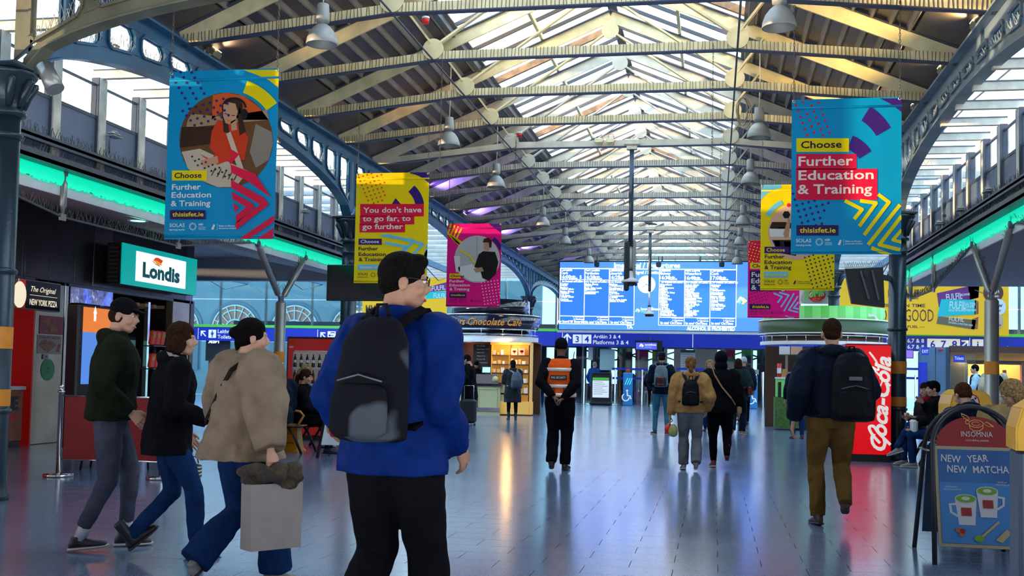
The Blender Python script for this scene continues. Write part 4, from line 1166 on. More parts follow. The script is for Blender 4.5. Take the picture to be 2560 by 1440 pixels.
B.arc(588, 275, 26, 31, 10, 150, 'black'); B.disc(612, 286, 9, 'black', 13)
for i in range(6):
    for j in range(3): B.disc(482+i*17+j*7, 392+i*7+j*13-j*2, 2.6, 'dbrown', n=8)
for i in range(5): B.line([(530+i*14, 440+i*3), (540+i*14, 420+i*3)], 2, 'dbrown')
B.poly([(567, 335), (578, 330), (610, 420), (600, 435)], 'cream')
B.dots((458, 278), (17, -5), (10, 12), 8, 4, 3.4, 'purple', lambda x, y: x < 575)
B.arc(566, 351, 126, 158, 36, 70, 'yellow')
B.lay(); c = 'red'
B.poly([(576, 372), (600, 386), (578, 412), (572, 402), (584, 388), (574, 382)], c); B.poly([(578, 412), (640, 435), (680, 495), (655, 478), (618, 452), (580, 432)], c)
B.poly([(579, 450), (660, 494), (674, 512), (592, 576), (590, 558), (652, 512), (580, 470)], c); B.poly([(581, 480), (634, 510), (638, 520), (594, 558), (590, 540), (617, 518), (583, 498)], c); B.poly([(585, 508), (599, 519), (588, 532)], c)
B.line([(690, 545), (608, 600)], 14, c); B.line([(690, 575), (645, 606)], 14, c); B.line([(688, 592), (670, 604)], 10, c)
B.lay().rect(432, 427, 519, 452, 'yellow'); B.rect(427, 526, 515, 549, 'navy')
B.lay().text('Choose', 438, 446, 13.5, 'ink', widthpx=68); B.text('Further', 432, 475, 14, 'white', widthpx=72); B.text('Education', 431, 495, 14, 'white', widthpx=99); B.text('& Training', 429, 516, 14, 'white', widthpx=99)
B.text('thisisfet.ie', 433, 542, 11, 'yellow', widthpx=78); B.logos(426, 568, 1, 'white'); B.end()

# 2: yellow banner, left
B = Banner((892, 1072, 432, 884, 1068, 708), 16.38, 'yellow hanging banner reading you don\'t have to go far, behind the man in blue', 'yellow')
B.dots((893, 434), (10.5, -3.2), (3.9, 9.6), 7, 9, 2.3, 'rdot', lambda x, y: 433 < y < 508 and x < 960+(y-433)*.08)
B.arc(1010, 520, 88, 120, 0, 80, 'purple')
B.lay().arc(985, 520, 54, 76, 8, 48, 'purple'); B.poly([(980, 510), (989, 495), (1002, 510)], 'purple')
B.lay(); B.rect(901, 510, 1060, 541, 'red'); B.rect(900, 540, 1036, 561, 'red'); B.rect(899, 560, 1013, 581, 'red')
B.lay().text('You don\'t have', 908, 532, 13.5, 'white', widthpx=146); B.text('to go far, to', 907, 553, 13.5, 'white', widthpx=120); B.text('go further', 906, 573, 13.5, 'white', widthpx=102)
B.lay(); c = 'lblue'
B.line([(954, 588), (1035, 602), (1000, 640)], 7, c); B.lay().line([(962, 607), (1015, 617), (985, 655)], 7, c); B.lay().line([(968, 588), (1058, 610), (1020, 650)], 7, c)
for k in range(5): B.line([(1070-k*0, 612+k*14), (1040-k*12+20, 660+k*4)], 7, c)
B.rect(897, 597, 955, 612, 'purple'); B.rect(895, 661, 946, 675, 'lblue')
B.lay().text('Choose', 902, 608, 8.5, 'white', widthpx=46); B.text('Further', 897, 626, 9, 'ink', widthpx=49); B.text('Education', 897, 640, 9, 'ink', widthpx=68); B.text('& Training', 897, 653, 9, 'ink', widthpx=66)
B.text('thisisfet.ie', 900, 671, 6.5, 'white', widthpx=44); B.logos(895, 688, .66, 'ink'); B.end()

# 3: pink banner, left
B = Banner((1119, 1253, 559, 1115, 1251, 767), 22.29, 'pink hanging banner with a circular photo of a beauty therapist, above the chocolate kiosk', 'pink')
B.poly([(1118, 559), (1150, 559), (1128, 600), (1118, 590)], 'red'); B.lay()
for k in range(4):
    B.line([(1128+k*9, 560+k*3), (1120+k*6, 585+k*6), (1165+k*5, 612+k*9)], 4.2, 'yellow')
B.poly([(1222, 559), (1253, 559), (1253, 582), (1236, 570)], 'purple')
B.lay().disc(1193, 648, 57, 'lgrey', 59, 40)
B.lay().poly([(1192, 592), (1193, 592), (1193, 650), (1192, 650)], 'grey'); B.poly([(1135, 640), (1150, 640), (1150, 680), (1140, 680)], 'white'); B.poly([(1145, 668), (1180, 660), (1210, 690), (1212, 704), (1180, 703), (1150, 688)], 'white')
B.lay().poly([(1197, 636), (1208, 628), (1238, 630), (1246, 655), (1240, 685), (1222, 702), (1206, 695), (1200, 672), (1186, 668)], 'black')
B.lay().poly([(1209, 605), (1214, 598), (1226, 598), (1228, 615), (1220, 630), (1210, 622)], 'skin'); B.poly([(1183, 672), (1205, 668), (1210, 678), (1190, 682)], 'skin')
B.lay().poly([(1207, 606), (1210, 597), (1222, 594), (1230, 602), (1229, 618), (1224, 620), (1222, 606)], 'dbrown')
B.lay().arc(1193, 648, 60, 70, 22, 52, 'purple'); B.line([(1150, 625), (1174, 640), (1188, 658)], 4, 'yellow')
B.dots((1204, 707), (8, -1.2), (1.2, 7.6), 7, 9, 1.7, 'pale', lambda x, y: x < 1251 and y < 764 and x > 1198+(y-700)*.2)
B.rect(1124, 684, 1152, 696, 'yellow'); B.rect(1124, 731, 1166, 744, 'navy')
B.lay().text('Choose', 1127, 693, 6.5, 'ink', widthpx=34); B.text('Further', 1124, 706, 7, 'white', widthpx=37); B.text('Education', 1124, 716, 7, 'white', widthpx=51); B.text('& Training', 1124, 726, 7, 'white', widthpx=50)
B.text('thisisfet.ie', 1127, 740, 5, 'yellow', widthpx=36); B.logos(1124, 752, .5, 'navy'); B.end()

# 4: big blue banner, right
B = Banner((1982, 2256, 246, 1975, 2251, 636), 12.44, 'large blue hanging banner with yellow chevrons, nearest on the right', 'blue')
B.dots((1984, 248), (17, -7), (5.6, 15), 8, 9, 3.3, 'red', lambda x, y: 246 < y < 345 and x < 2046+(y-246)*.36)
B.poly([(2200, 246), (2256, 246), (2256, 282), (2230, 262)], 'purple')
B.lay().arc(2095, 395, 110, 152, 30, 58, 'purple'); B.arc(2095, 430, 62, 98, 32, 68, 'purple')
B.dots((1978, 470), (15, -4), (4.5, 14.5), 9, 9, 3.4, 'purple', lambda x, y: 462 < y < 592 and x < 2085-(y-490)*.4)
B.lay(); B.rect(1991, 346, 2122, 380, 'yellow'); B.rect(1991, 385, 2141, 424, 'red'); B.rect(1990, 422, 2193, 500, 'red'); B.rect(1991, 563, 2096, 589, 'navy')
B.lay().text('Choose', 2002, 371, 18, 'ink', widthpx=102); B.text('Further', 1996, 415, 24, 'white', widthpx=136, bold=.018); B.text('Education', 1996, 450, 24, 'white', widthpx=188, bold=.018); B.text('& Training', 1994, 485, 24, 'white', widthpx=186, bold=.018)
B.text('thisisfet.ie', 1999, 582, 13, 'yellow', widthpx=90); B.logos(1990, 606, 1, 'white')
B.lay(); c = 'yellow'
B.line([(2112, 502), (2155, 524), (2135, 548)], 9, c); B.line([(2150, 502), (2190, 508), (2148, 566)], 9, c); B.line([(2195, 486), (2222, 506), (2160, 588)], 9, c)
B.line([(2250, 512), (2170, 612)], 9, c); B.line([(2254, 540), (2198, 612), (2250, 625)], 9, c); B.line([(2254, 575), (2232, 600), (2254, 606)], 8, c); B.line([(2178, 620), (2235, 642)], 9, c)
B.end()

# 5: yellow banner, right
B = Banner((1903, 2089, 461, 1900, 2084, 726), 18.35, 'yellow hanging banner with a circular gym photo, half hidden by the big right banner', 'yellow')
B.arc(1960, 540, 70, 95, 95, 170, 'lblue'); B.lay().disc(1990, 580, 70, 'peach', 70, 36)
B.lay().poly([(1924, 570), (1930, 555), (1960, 555), (2000, 560), (2000, 572), (1930, 572)], 'dbrown'); B.poly([(1923, 572), (1960, 568), (2000, 575), (2000, 592), (1925, 592)], 'white'); B.poly([(1930, 600), (1990, 600), (1990, 640), (1945, 632)], 'black'); B.poly([(1936, 602), (1950, 602), (1950, 616), (1938, 616)], 'green'); B.poly([(1960, 604), (1976, 604), (1976, 618), (1962, 618)], 'green')
B.lay().poly([(1958, 585), (1970, 545), (1976, 550), (1972, 592), (1962, 596)], 'skin'); B.disc(1966, 537, 10, 'black', n=6); B.disc(1972, 513, 5, 'red')
B.lay().arc(1990, 580, 76, 88, 115, 150, 'lblue')
B.dots((2012, 644), (10.5, -3), (2.6, 9.5), 8, 10, 2.2, 'ink', lambda x, y: 636 < y < 722 and x < 2084 and x > 2008+(y-636)*.2)
B.rect(1911, 617, 1972, 633, 'purple'); B.rect(1910, 679, 1970, 694, 'lblue')
B.lay().text('Choose', 1916, 629, 9, 'yellow', widthpx=46); B.text('Further', 1912, 646, 9.5, 'ink', widthpx=49); B.text('Education', 1911, 660, 9.5, 'ink', widthpx=68); B.text('& Training', 1911, 673, 9.5, 'ink', widthpx=67)
B.text('thisisfet.ie', 1914, 690, 7, 'yellow', widthpx=53); B.logos(1910, 706, .7, 'ink'); B.end()

# 6: pink banner, right
B = Banner((1870, 2000, 602, 1869, 1998, 795), 26.25, 'pink hanging banner behind the yellow one, beside the departures board', 'pink')
B.poly([(1870, 602), (2000, 602), (1960, 640), (1870, 662)], 'red')
B.lay().dots((1873, 606), (7.5, 2), (-2.4, 7.2), 8, 8, 1.6, 'yellow', lambda x, y: 1870 < x < 1915 and 602 < y < 656)
B.dots((1871, 738), (7.5, -2.4), (2, 7.5), 8, 7, 1.4, 'navy', lambda x, y: 1869 < x and y < 780 and x < 1925-(y-738)*.9 and y > 726)
B.rect(1875, 657, 1938, 672, 'yellow'); B.rect(1874, 676, 1965, 728, 'navy'); B.rect(1874, 760, 1926, 773, 'navy')
B.lay().text('Choose', 1881, 669, 9, 'ink', widthpx=48); B.text('Further', 1879, 692, 12, 'white', widthpx=66); B.text('Education', 1878, 708, 12, 'white', widthpx=84); B.text('& Training', 1878, 724, 12, 'white', widthpx=84)
B.text('thisisfet.ie', 1880, 770, 7, 'yellow', widthpx=42); B.logos(1875, 781, .5, 'purple')
c = 'lblue'
B.line([(1934, 733), (1955, 742), (1944, 757)], 4, c); B.line([(1948, 731), (1972, 738), (1952, 768)], 4, c); B.line([(1985, 733), (1960, 778)], 4, c); B.line([(1995, 740), (1972, 775), (1996, 781)], 4, c); B.line([(1996, 755), (1984, 770), (1997, 773)], 4, c); B.line([(1963, 790), (1985, 796)], 4, c)
B.end()
# long loose chains hanging from the right trusses
for k, (px, y0, y1, Y) in enumerate(((1099, 150, 430, 14.37), (1780, 108, 395, 14.37), (1799, 355, 640, 20.28), (1286, 350, 560, 20.28))):
    a, c = onY(px, y0, Y), onY(px, y1, Y); t = thing('hanging_chain', c, 'long loose chain hanging %s' % ['below a truss left of the skylight', 'double-length from the second truss, right of the ridge', 'in front of the far trusses, right of the poles', 'from the bare tie beam, left of centre'][k], 'chain')
    b = MB(); b.use(M_chain); chain(b, (0, 0, 0), (0, 0, a.z-c.z)); b.build('links', t)
# ================= LEFT SHOPS =================
XS = -10.9
M_brown = mat('bronze_panel', (.075, .055, .065), .28, .7, var=.15, scale=1.5)
M_bronze = mat('lit_bronze_panel', (.16, .12, .14), .25, .8, var=.2, scale=1.2)  # lighter copy of the bronze, with the light put into its colour
M_ss = mat('stainless', (.36, .31, .24), .30, .85, var=.12, scale=2)
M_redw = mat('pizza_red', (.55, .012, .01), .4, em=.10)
M_wood = mat('counter_wood', (.40, .11, .03), .45, 0, scale=5, c2=(.22, .05, .015))
M_dark = mat('shop_interior', (.02, .02, .025), .5)
M_wht = mat('sign_face_white', (.9, .9, .9), .4, em=.95, emc=(1, 1, 1))
M_teal = mat('teal_sign', (0, .42, .40), .4, em=.5, emc=(0, .62, .56)); M_teald = mat('teal_letters', (0, .25, .27), .4, em=.12, emc=(0, .3, .32))
M_orl = mat('orange_screen', (.8, .2, .02), .3, em=.75, emc=(.9, .22, .02)); M_bls = mat('blue_screen', (.1, .3, .8), .3, em=.6, emc=(.12, .3, .85))
def Sx(px, py, X=None): return onX(px, py, XS if X is None else X)
ws = thing('wall_left', (XS, 8, 0), kind='structure')
zf0, zf1 = 2.72, 3.93
yb_ = [8.2]+[Sx(p_, 700).y for p_ in (53, 185, 232, 280, 380, 465)]+[Sx(484, 700).y]
for k in range(len(yb_)-1):
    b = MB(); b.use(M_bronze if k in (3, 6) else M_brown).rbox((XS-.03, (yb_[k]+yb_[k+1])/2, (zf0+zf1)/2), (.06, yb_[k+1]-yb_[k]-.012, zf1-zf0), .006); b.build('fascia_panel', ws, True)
ye = yb_[-1]
b = MB(); b.use(M_brown).b2((XS-.1, ye, 0), (XS-4, ye+.1, zf1)); b.build('end_wall', ws, True)
b = MB(); b.use(M_dark).b2((XS-3.2, 8.2, 0), (XS-3.0, ye, zf1)); b.build('back_wall', ws, True)
b = MB(); b.use(M_rail).b2((XS-.12, 8.2, zf0-.06), (XS, ye, zf0)); b.build('head_rail', ws, True)
# pilasters
def pil(px0, px1, name='pilaster', m=M_ss, z1=None, dx=0.):
    y0_, y1_ = Sx(px0, 900).y, Sx(px1, 900).y
    b = MB(); b.use(m).rbox((XS-.08+dx, (y0_+y1_)/2, (z1 or zf0)/2), (.16, y1_-y0_, z1 or zf0), .01); b.build(name, ws, True); return y0_, y1_
py0, py1 = pil(84, 155); pil(157, 166, 'door_jamb', M_steel); pil(428, 470); pil(472, 482, 'door_jamb', M_brown)
# red pizza bay
b = MB(); b.use(M_redw).b2((XS-.9, 8.3, 0), (XS-.8, py0, zf0)); b.b2((XS-.8, py0-.04, 0), (XS, py0, zf0)); b.build('red_wall', ws, True)
P = Print((XS-.79, Sx(30, 900).y, 0), AY, AZ, AX, .002)
M_pw = mat('print_sign_white', (.8, .75, .68), .5)
for s_, z, h in (('FRESHLY BAKED DOUGH', 2.30, .07), ('TOMATO', 2.12, .09), ('SAUCE', 1.93, .16), ('100%', 1.62, .15), ('mozzarella', 1.45, .08), ('CHEESE', 1.28, .13)): P.text(s_, 1.30, z, h, M_pw, 'R', bold=.01)
P.build('wall_lettering', ws, True)
t = thing('shop_counter', (XS+.1, Sx(40, 900).y, 0), 'wood-fronted pizza counter with white top at the left edge', 'counter')
yc0, yc1 = Sx(20, 900, XS+.15).y-t.location.y, Sx(62, 900, XS+.15).y-t.location.y
b = MB(); b.use(M_wood).rbox((-.2, (yc0+yc1)/2, .5), (.5, yc1-yc0, .80), .01); b.build('front', t)
b = MB(); b.use(M_white).rbox((-.2, (yc0+yc1)/2, .93), (.56, yc1-yc0+.06, .06), .01); b.build('worktop', t)
b = MB(); b.use(M_blk).b2((-.42, yc0, 0), (.02, yc1, .10)); b.build('plinth', t)
P = Print((.055, 0, 0), AY, AZ, AX, .002); P.text('APACHE', yc1-.12, .60, .20, M_blk, 'R', bold=.04).text('PIZZA', yc1-.12, .43, .08, M_redw, 'R', bold=.03); P.build('lettering', t)
# hanging pizza sign
a, c = Sx(36, 770, -10.3), Sx(139, 770, -10.3); zt_, zb_2 = Sx(139, 712, -10.3).z, Sx(139, 778, -10.3).z
t = thing('hanging_sign', (-10.3, a.y, zb_2), 'black and red box sign reading The Original New York Pizza', 'sign'); w = c.y-a.y; h = zt_-zb_2
b = MB(); b.use(M_steel).rbox((0, w/2, h/2), (.14, w+.04, h+.04), .01); b.build('frame', t)
b = MB(); b.use(mat('sign_black', (.01, .01, .01), .3)).b2((.071, w*.14, 0), (.075, w, h)); b.use(mat('sign_red', (.65, .02, .01), .3, em=.3)).b2((.071, 0, 0), (.075, w*.14, h)); b.build('face', t)
M_cl = mat('cream_letters', (.95, .85, .65), .4, em=.8, emc=(1, .85, .6))
P = Print((.076, 0, 0), AY, AZ, AX, .002); P.text('The Original', w*.57, h*.62, h*.20, M_cl, 'C', bold=.006, shear=.35, width=w*.62).rect(w*.24, h*.48, w*.92, h*.495, M_cl).text('NEW YORK PIZZA', w*.58, h*.13, h*.22, M_cl, 'C', bold=.02, width=w*.68); P.disc(0.0, h*.45, .16, M_cl, 20, .2); P.build('lettering', t)
for y in (w*.2, w*.8):
    b = MB(); b.use(M_rail).cyl((0, y, h), (0, y, zf0-zb_2+.25), .012); b.build('hanger', t)
# posters on the pilaster
def poster(name, px0, px1, pyt, pyb, label, fn, X=XS+.003, cat='poster'):
    y0_, y1_ = Sx(px0, 900, X).y, Sx(px1, 900, X).y; m_ = (px0+px1)/2; z1, z0 = Sx(m_, pyt, X).z, Sx(m_, pyb, X).z
    t = thing(name, (X, y0_, z0), label, cat); fn(t, y1_-y0_, z1-z0); return t
M_pred = mat('poster_red', (.60, .015, .01), .4); M_cheese = mat('pizza_cheese', (.85, .45, .08), .5, c2=(.7, .2, .03), scale=30); M_crust = mat('pizza_crust', (.55, .25, .07), .5); M_topp = mat('pizza_topping', (.6, .04, .02), .5, c2=(.8, .5, .15), scale=40); M_cream2 = mat('poster_cream', (.75, .68, .55), .5)
def f1(t, w, h):
    b = MB(); b.use(M_pred).b2((0, 0, 0), (.006, w, h)); b.build('sheet', t)
    P = Print((.007, 0, 0), AY, AZ, AX, .001); P.poly([(w*.06, h*.72), (w*.48, h*.92), (w*.42, h*.30)], M_crust).poly([(w*.45, h*.58), (w*.85, h*.28), (w*.42, h*.04)], M_crust)
    P.lay().poly([(w*.12, h*.70), (w*.44, h*.86), (w*.41, h*.34)], M_cheese).poly([(w*.47, h*.52), (w*.78, h*.29), (w*.45, h*.08)], M_cheese)
    P.text('2', w*.55, h*.62, h*.2, M_pw).text('XL SLICES', w*.66, h*.75, h*.06, M_pw, width=w*.2).text('for only', w*.66, h*.66, h*.05, M_pw).text('9.90', w*.2, h*.08, h*.11, M_pw); P.build('printed_design', t)
def f2(t, w, h):
    b = MB(); b.use(M_cream2).b2((0, 0, 0), (.006, w, h)); b.build('sheet', t)
    P = Print((.007, 0, 0), AY, AZ, AX, .001); P.text('2 XL NY SLICES', w*.06, h*.82, h*.11, M_pred, bold=.03, width=w*.88)
    P.poly([(w*.02, h*.42), (w*.12, h*.66), (w*.36, h*.74), (w*.36, h*.10)], M_crust).poly([(w*.40, h*.04), (w*.40, h*.68), (w*.62, h*.66), (w*.78, h*.48)], M_crust)
    P.lay().poly([(w*.05, h*.42), (w*.14, h*.60), (w*.34, h*.66), (w*.34, h*.16)], M_topp).poly([(w*.42, h*.10), (w*.42, h*.62), (w*.60, h*.60), (w*.72, h*.47)], M_topp).poly([(w*.78, h*.12), (w*.90, h*.14), (w*.97, h*.55), (w*.85, h*.55)], M_pred); P.build('printed_design', t)
poster('poster', 95, 153, 790, 836, 'red poster of two cheese pizza slices on the steel pilaster', f1)
poster('poster', 92, 151, 838, 885, 'cream poster of two topped pizza slices below the red one', f2)
def f3(t, w, h):
    b = MB(); b.use(mat('sticker_green', (.03, .50, .10), .4)); r = w/2
    b.prism([(w/2+r*math.cos(i*math.pi/16), h/2+r*.98*math.sin(i*math.pi/16)) for i in range(32)], (0, 0, 0), AY, AZ, AX, .004); b.build('disc', t)
    P = Print((.005, 0, 0), AY, AZ, AX, .001); P.text('Uber', w/2, h*.52, h*.16, M_blk, 'C').text('Eats', w/2, h*.28, h*.16, M_blk, 'C').text('order on', w/2, h*.78, h*.05, M_blk, 'C'); P.build('lettering', t)
poster('sticker', 103, 137, 907, 942, 'round green delivery sticker reading Uber Eats on the steel pilaster', f3, cat='sticker')
def f4(t, w, h): b = MB(); b.use(M_white).rbox((.01, w/2, h/2), (.02, w, h), .006); b.build('plate', t); b = MB(); b.use(M_rail).rbox((.022, w/2, h/2), (.008, w*.3, h*.3), .002); b.build('switch', t)
poster('wall_switch', 106, 119, 886, 898, 'small white switch under the pizza posters', f4, cat='switch')
# wavy metal panel over the door, purple light put into its colour
b = MB(); b.use(mat('wavy_steel', (.45, .38, .62), .12, .95, var=.3, scale=3, bump=1.0, bscale=2.2)); y0_, y1_ = Sx(168, 900).y, Sx(275, 900).y
b.b2((XS-.02, y0_, 2.25), (XS+.01, y1_, zf0-.06)); b.build('door_head_panel', ws, True)
# shop sign "Londis"
a, c = Sx(303, 680, -10.5), Sx(490, 680, -10.5); zt_, zb_2 = Sx(400, 628, -10.5).z, Sx(400, 725, -10.5).z; w = c.y-a.y; h = zt_-zb_2
t = thing('shop_sign', (-10.5, a.y, zb_2), 'turquoise lightbox shop sign with white panel reading Londis', 'sign')
b = MB(); b.use(M_blk).b2((-.28, -.02, 0), (-.01, w+.02, h)); b.build('cabinet', t)
b = MB(); b.use(M_teal).b2((-.01, 0, 0), (.02, w, h)); b.build('face', t)
b = MB(); b.use(M_wht).b2((.02, w*.16, h*.13), (.026, w*.83, h*.87)); b.build('white_panel', t)
P = Print((.03, 0, 0), AY, AZ, AX, .002); P.text('Londis', w*.49, h*.27, h*.36, M_teald, 'C', bold=.045, width=w*.50)
M_ro = mat('flag_red', (.8, .06, .02), .4, em=.6, emc=(.9, .08, .02)); M_ro2 = mat('flag_orange', (.9, .35, .03), .4, em=.7, emc=(1, .42, .03))
P.poly([(w*.37, h*.72), (w*.40, h*.80), (w*.44, h*.81), (w*.50, h*.76), (w*.48, h*.68), (w*.42, h*.72)], M_ro).poly([(w*.37, h*.72), (w*.42, h*.73), (w*.48, h*.68), (w*.485, h*.63), (w*.43, h*.62)], M_ro2).line([(w*.365, h*.70), (w*.40, h*.64), (w*.46, h*.60)], .015, M_teald); P.build('lettering', t)
b = MB(); b.use(mat('vent_brown', (.12, .05, .02), .5))
for k in range(9): b.b2((-.24, -.024, h*(.06+.1*k)), (-.06, -.02, h*(.09+.1*k)))
tag(b.build('side_vents', t), kind='stuff')
# Londis shop inside: shelves, lit ceiling, dark fixtures
yl0, yl1 = Sx(285, 900).y, Sx(428, 900).y
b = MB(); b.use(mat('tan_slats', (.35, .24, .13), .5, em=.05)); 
for k in range(7): b.b2((XS-2.6, yl0+.1+.32*k, 2.50), (XS-.2, yl0+.22+.32*k, 2.56))
b.build('ceiling_slats', ws, True)
b = MB(); b.use(M_chrome).b2((XS-.3, Sx(394, 900).y-.04, 0), (XS-.22, Sx(394, 900).y+.04, 2.6)); b.build('door_post', ws, True)
t = thing('snack_rack', (XS+.25, Sx(385, 900, XS+.25).y, 0), 'shop rack holding two rows of red and orange snack packets by the doorway', 'rack')
b = MB(); b.use(M_rail).cyl((0, 0, 0), (0, 0, 1.75), .03); b.b2((-.2, -.25, 0), (.2, .25, .03)); b.build('stand', t)
for (z, n_) in ((1.72, 0), (1.28, 1)):
    b = MB(); b.use(M_rail).b2((-.12, -.28, z-.02), (.14, .28, z)); b.build('shelf', t)
    for k in range(3):
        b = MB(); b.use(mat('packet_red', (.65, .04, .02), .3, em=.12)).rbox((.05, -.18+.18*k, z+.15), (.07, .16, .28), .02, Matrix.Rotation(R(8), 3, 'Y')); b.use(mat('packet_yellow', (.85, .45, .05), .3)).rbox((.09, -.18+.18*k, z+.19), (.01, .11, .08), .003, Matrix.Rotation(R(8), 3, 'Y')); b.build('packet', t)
def shop_panel(px0, px1, pyt, pyb, m, label, X, name='display_board', cat='display', txt=None):
    def f(t, w, h):
        b = MB(); b.use(m).b2((0, 0, 0), (.02, w, h)); b.build('panel', t)
        if txt:
            P = Print((.022, 0, 0), AY, AZ, AX, .001)
            for (s_, u, v, hh, mm) in txt: P.text(s_, w*u, h*v, h*hh, mm, 'C', bold=.02)
            P.build('print', t)
    return poster(name, px0, px1, pyt, pyb, label, f, X, cat)
M_mint = mat('mint_panel', (.10, .45, .35), .4, em=.15)
shop_panel(322, 335, 850, 915, M_mint, 'narrow mint green panel with small icons inside the shop', XS-.4, txt=(('o', .5, .8, .06, M_pred), ('x', .5, .6, .08, M_pw), ('M', .5, .35, .08, M_blk), ('z', .5, .15, .08, M_pw)))
shop_panel(457, 475, 847, 885, mat('green_ad', (.15, .45, .05), .3, em=.35, emc=(.2, .6, .05)), 'small lime green screen beside the shop entrance', XS+.15, txt=(('1', .6, .4, .3, M_blk),))
b = MB(); b.use(M_dark).b2((XS-1.2, yl0, 0), (XS-.5, yl0+1.6, 1.9)); b.b2((XS-1.2, yl0+1.8, 0), (XS-.6, yl1, 1.3)); b.build('dark_shelving', ws, True)
# digital totem
a, c = onX(200, 900, -9.7), onX(292, 900, -9.7)
t = thing('display_totem', (-9.7, a.y, 0), 'tall black advertising totem with orange and blue glowing screen', 'screen'); w = c.y-a.y
b = MB(); b.use(M_blk).rbox((-.1, w/2, 1.14), (.22, w+.18, 2.28), .03); b.build('casing', t)
z1, z0, zm = onX(245, 771, -9.7).z, onX(245, 960, -9.7).z, onX(245, 832, -9.7).z
b = MB(); b.use(M_orl).b2((.011, .02, zm), (.016, w-.02, z1)); b.use(M_bls).b2((.011, .02, z0), (.016, w-.02, zm)); b.build('screen', t)
P = Print((.018, 0, 0), AY, AZ, AX, .002); u = w*.32; P.poly([(u-.05, zm+.30), (u, zm+.42), (u+.05, zm+.30)], M_wht).rect(u-.03, zm+.18, u+.03, zm+.30, M_wht); P.text('poli', w*.5, z1+.04, .05, M_bls, 'C'); P.build('graphic', t)
# ---- stanchions and red banners ----
M_rfab = mat('barrier_red', (.30, .012, .01), .6, var=.1)
def stanchion(px, py, label):
    p = onZ(px, py, 0); t = thing('barrier_post', (p.x, p.y, 0), label, 'post')
    b = MB(); b.use(M_chrome).lathe([(.165, 0), (.17, .01), (.17, .028), (.16, .035), (.0, .04)], seg=32); b.build('base', t)
    b = MB(); b.use(M_chrome).lathe([(.028, .03), (.028, .98), (.04, .985), (.04, 1.0), (.028, 1.005), (.015, 1.02), (.026, 1.04), (.028, 1.06), (.015, 1.08), (0, 1.085)], seg=20); b.build('pole', t); return p
pa = stanchion(145, 1191, 'chrome barrier post on a round base, left of the man in grey joggers'); pb = stanchion(402, 1198, 'chrome barrier post mostly hidden behind the woman in black')
d = (pb-pa); L = d.length; t = thing('barrier_banner', (pa.x, pa.y, 0), 'dark red canvas barrier banner slung between the chrome posts', 'barrier'); t.rotation_euler = (0, 0, math.atan2(d.y, d.x))
b = MB(); b.use(M_rfab).b2((.05, -.004, .20), (L-.05, .004, .94)); b.build('cloth', t)
b = MB(); b.use(M_chrome).cyl((.03, 0, .945), (L-.03, 0, .945), .011); b.build('top_rod', t); b = MB(); b.use(M_chrome).cyl((.03, 0, .20), (L-.03, 0, .20), .008); b.build('bottom_rod', t)
# zebra bag
p = onZ(483, 1200, 0); t = thing('zebra_bag', (p.x, p.y, 0), 'small zebra-striped bag standing on the floor behind the beige coat', 'bag')
mz = bpy.data.materials.new('zebra'); mz.use_nodes = True; n = mz.node_tree.nodes; l = mz.node_tree.links
wv = n.new('ShaderNodeTexWave'); wv.inputs['Scale'].default_value = 7; wv.inputs['Distortion'].default_value = 5; wv.bands_direction = 'Z'; tcx = n.new('ShaderNodeTexCoord'); l.new(tcx.outputs['Object'], wv.inputs['Vector'])
rp = n.new('ShaderNodeValToRGB'); rp.color_ramp.interpolation = 'CONSTANT'; rp.color_ramp.elements[0].color = (.01, .01, .01, 1); rp.color_ramp.elements[1].color = (.7, .65, .55, 1); rp.color_ramp.elements[1].position = .5
l.new(wv.outputs['Fac'], rp.inputs[0]); l.new(rp.outputs[0], n['Principled BSDF'].inputs['Base Color'])
b = MB(); b.use(mz).rbox((0, 0, .10), (.18, .12, .20), .03); b.build('body', t)
b = MB(); b.use(M_blk).tube([(-.06, 0, .19), (-.04, 0, .27), (.04, 0, .27), (.06, 0, .19)], .008, 6); b.build('handle', t)
# cafe chairs behind the barrier
def cafe_chair(px, py, rz, label):
    p = onZ(px, py, 0); t = thing('cafe_chair', (p.x, p.y, 0), label, 'chair', 'dark cafe chairs behind the barrier', rz=rz)
    b = MB(); b.use(M_blk).rbox((0, 0, .45), (.42, .42, .04), .015); b.build('seat', t)
    b = MB(); b.use(M_blk).rbox((0, .21, .72), (.40, .03, .26), .015); b.build('backrest', t)
    for sx_ in (-1, 1):
        for sy_ in (-1, 1):
            b = MB(); b.use(M_blk).tube([(sx_*.17, sy_*.17, .44), (sx_*.22, sy_*.22, 0)] if sy_ < 0 else [(sx_*.17, .20, .80), (sx_*.17, .19, .44), (sx_*.22, .24, 0)], .014, 8); b.build('leg', t)
cafe_chair(258, 1172, .3, 'black cafe chair seen through the barrier between the joggers and the post'); cafe_chair(345, 1180, -.6, 'black cafe chair behind the woman in black')

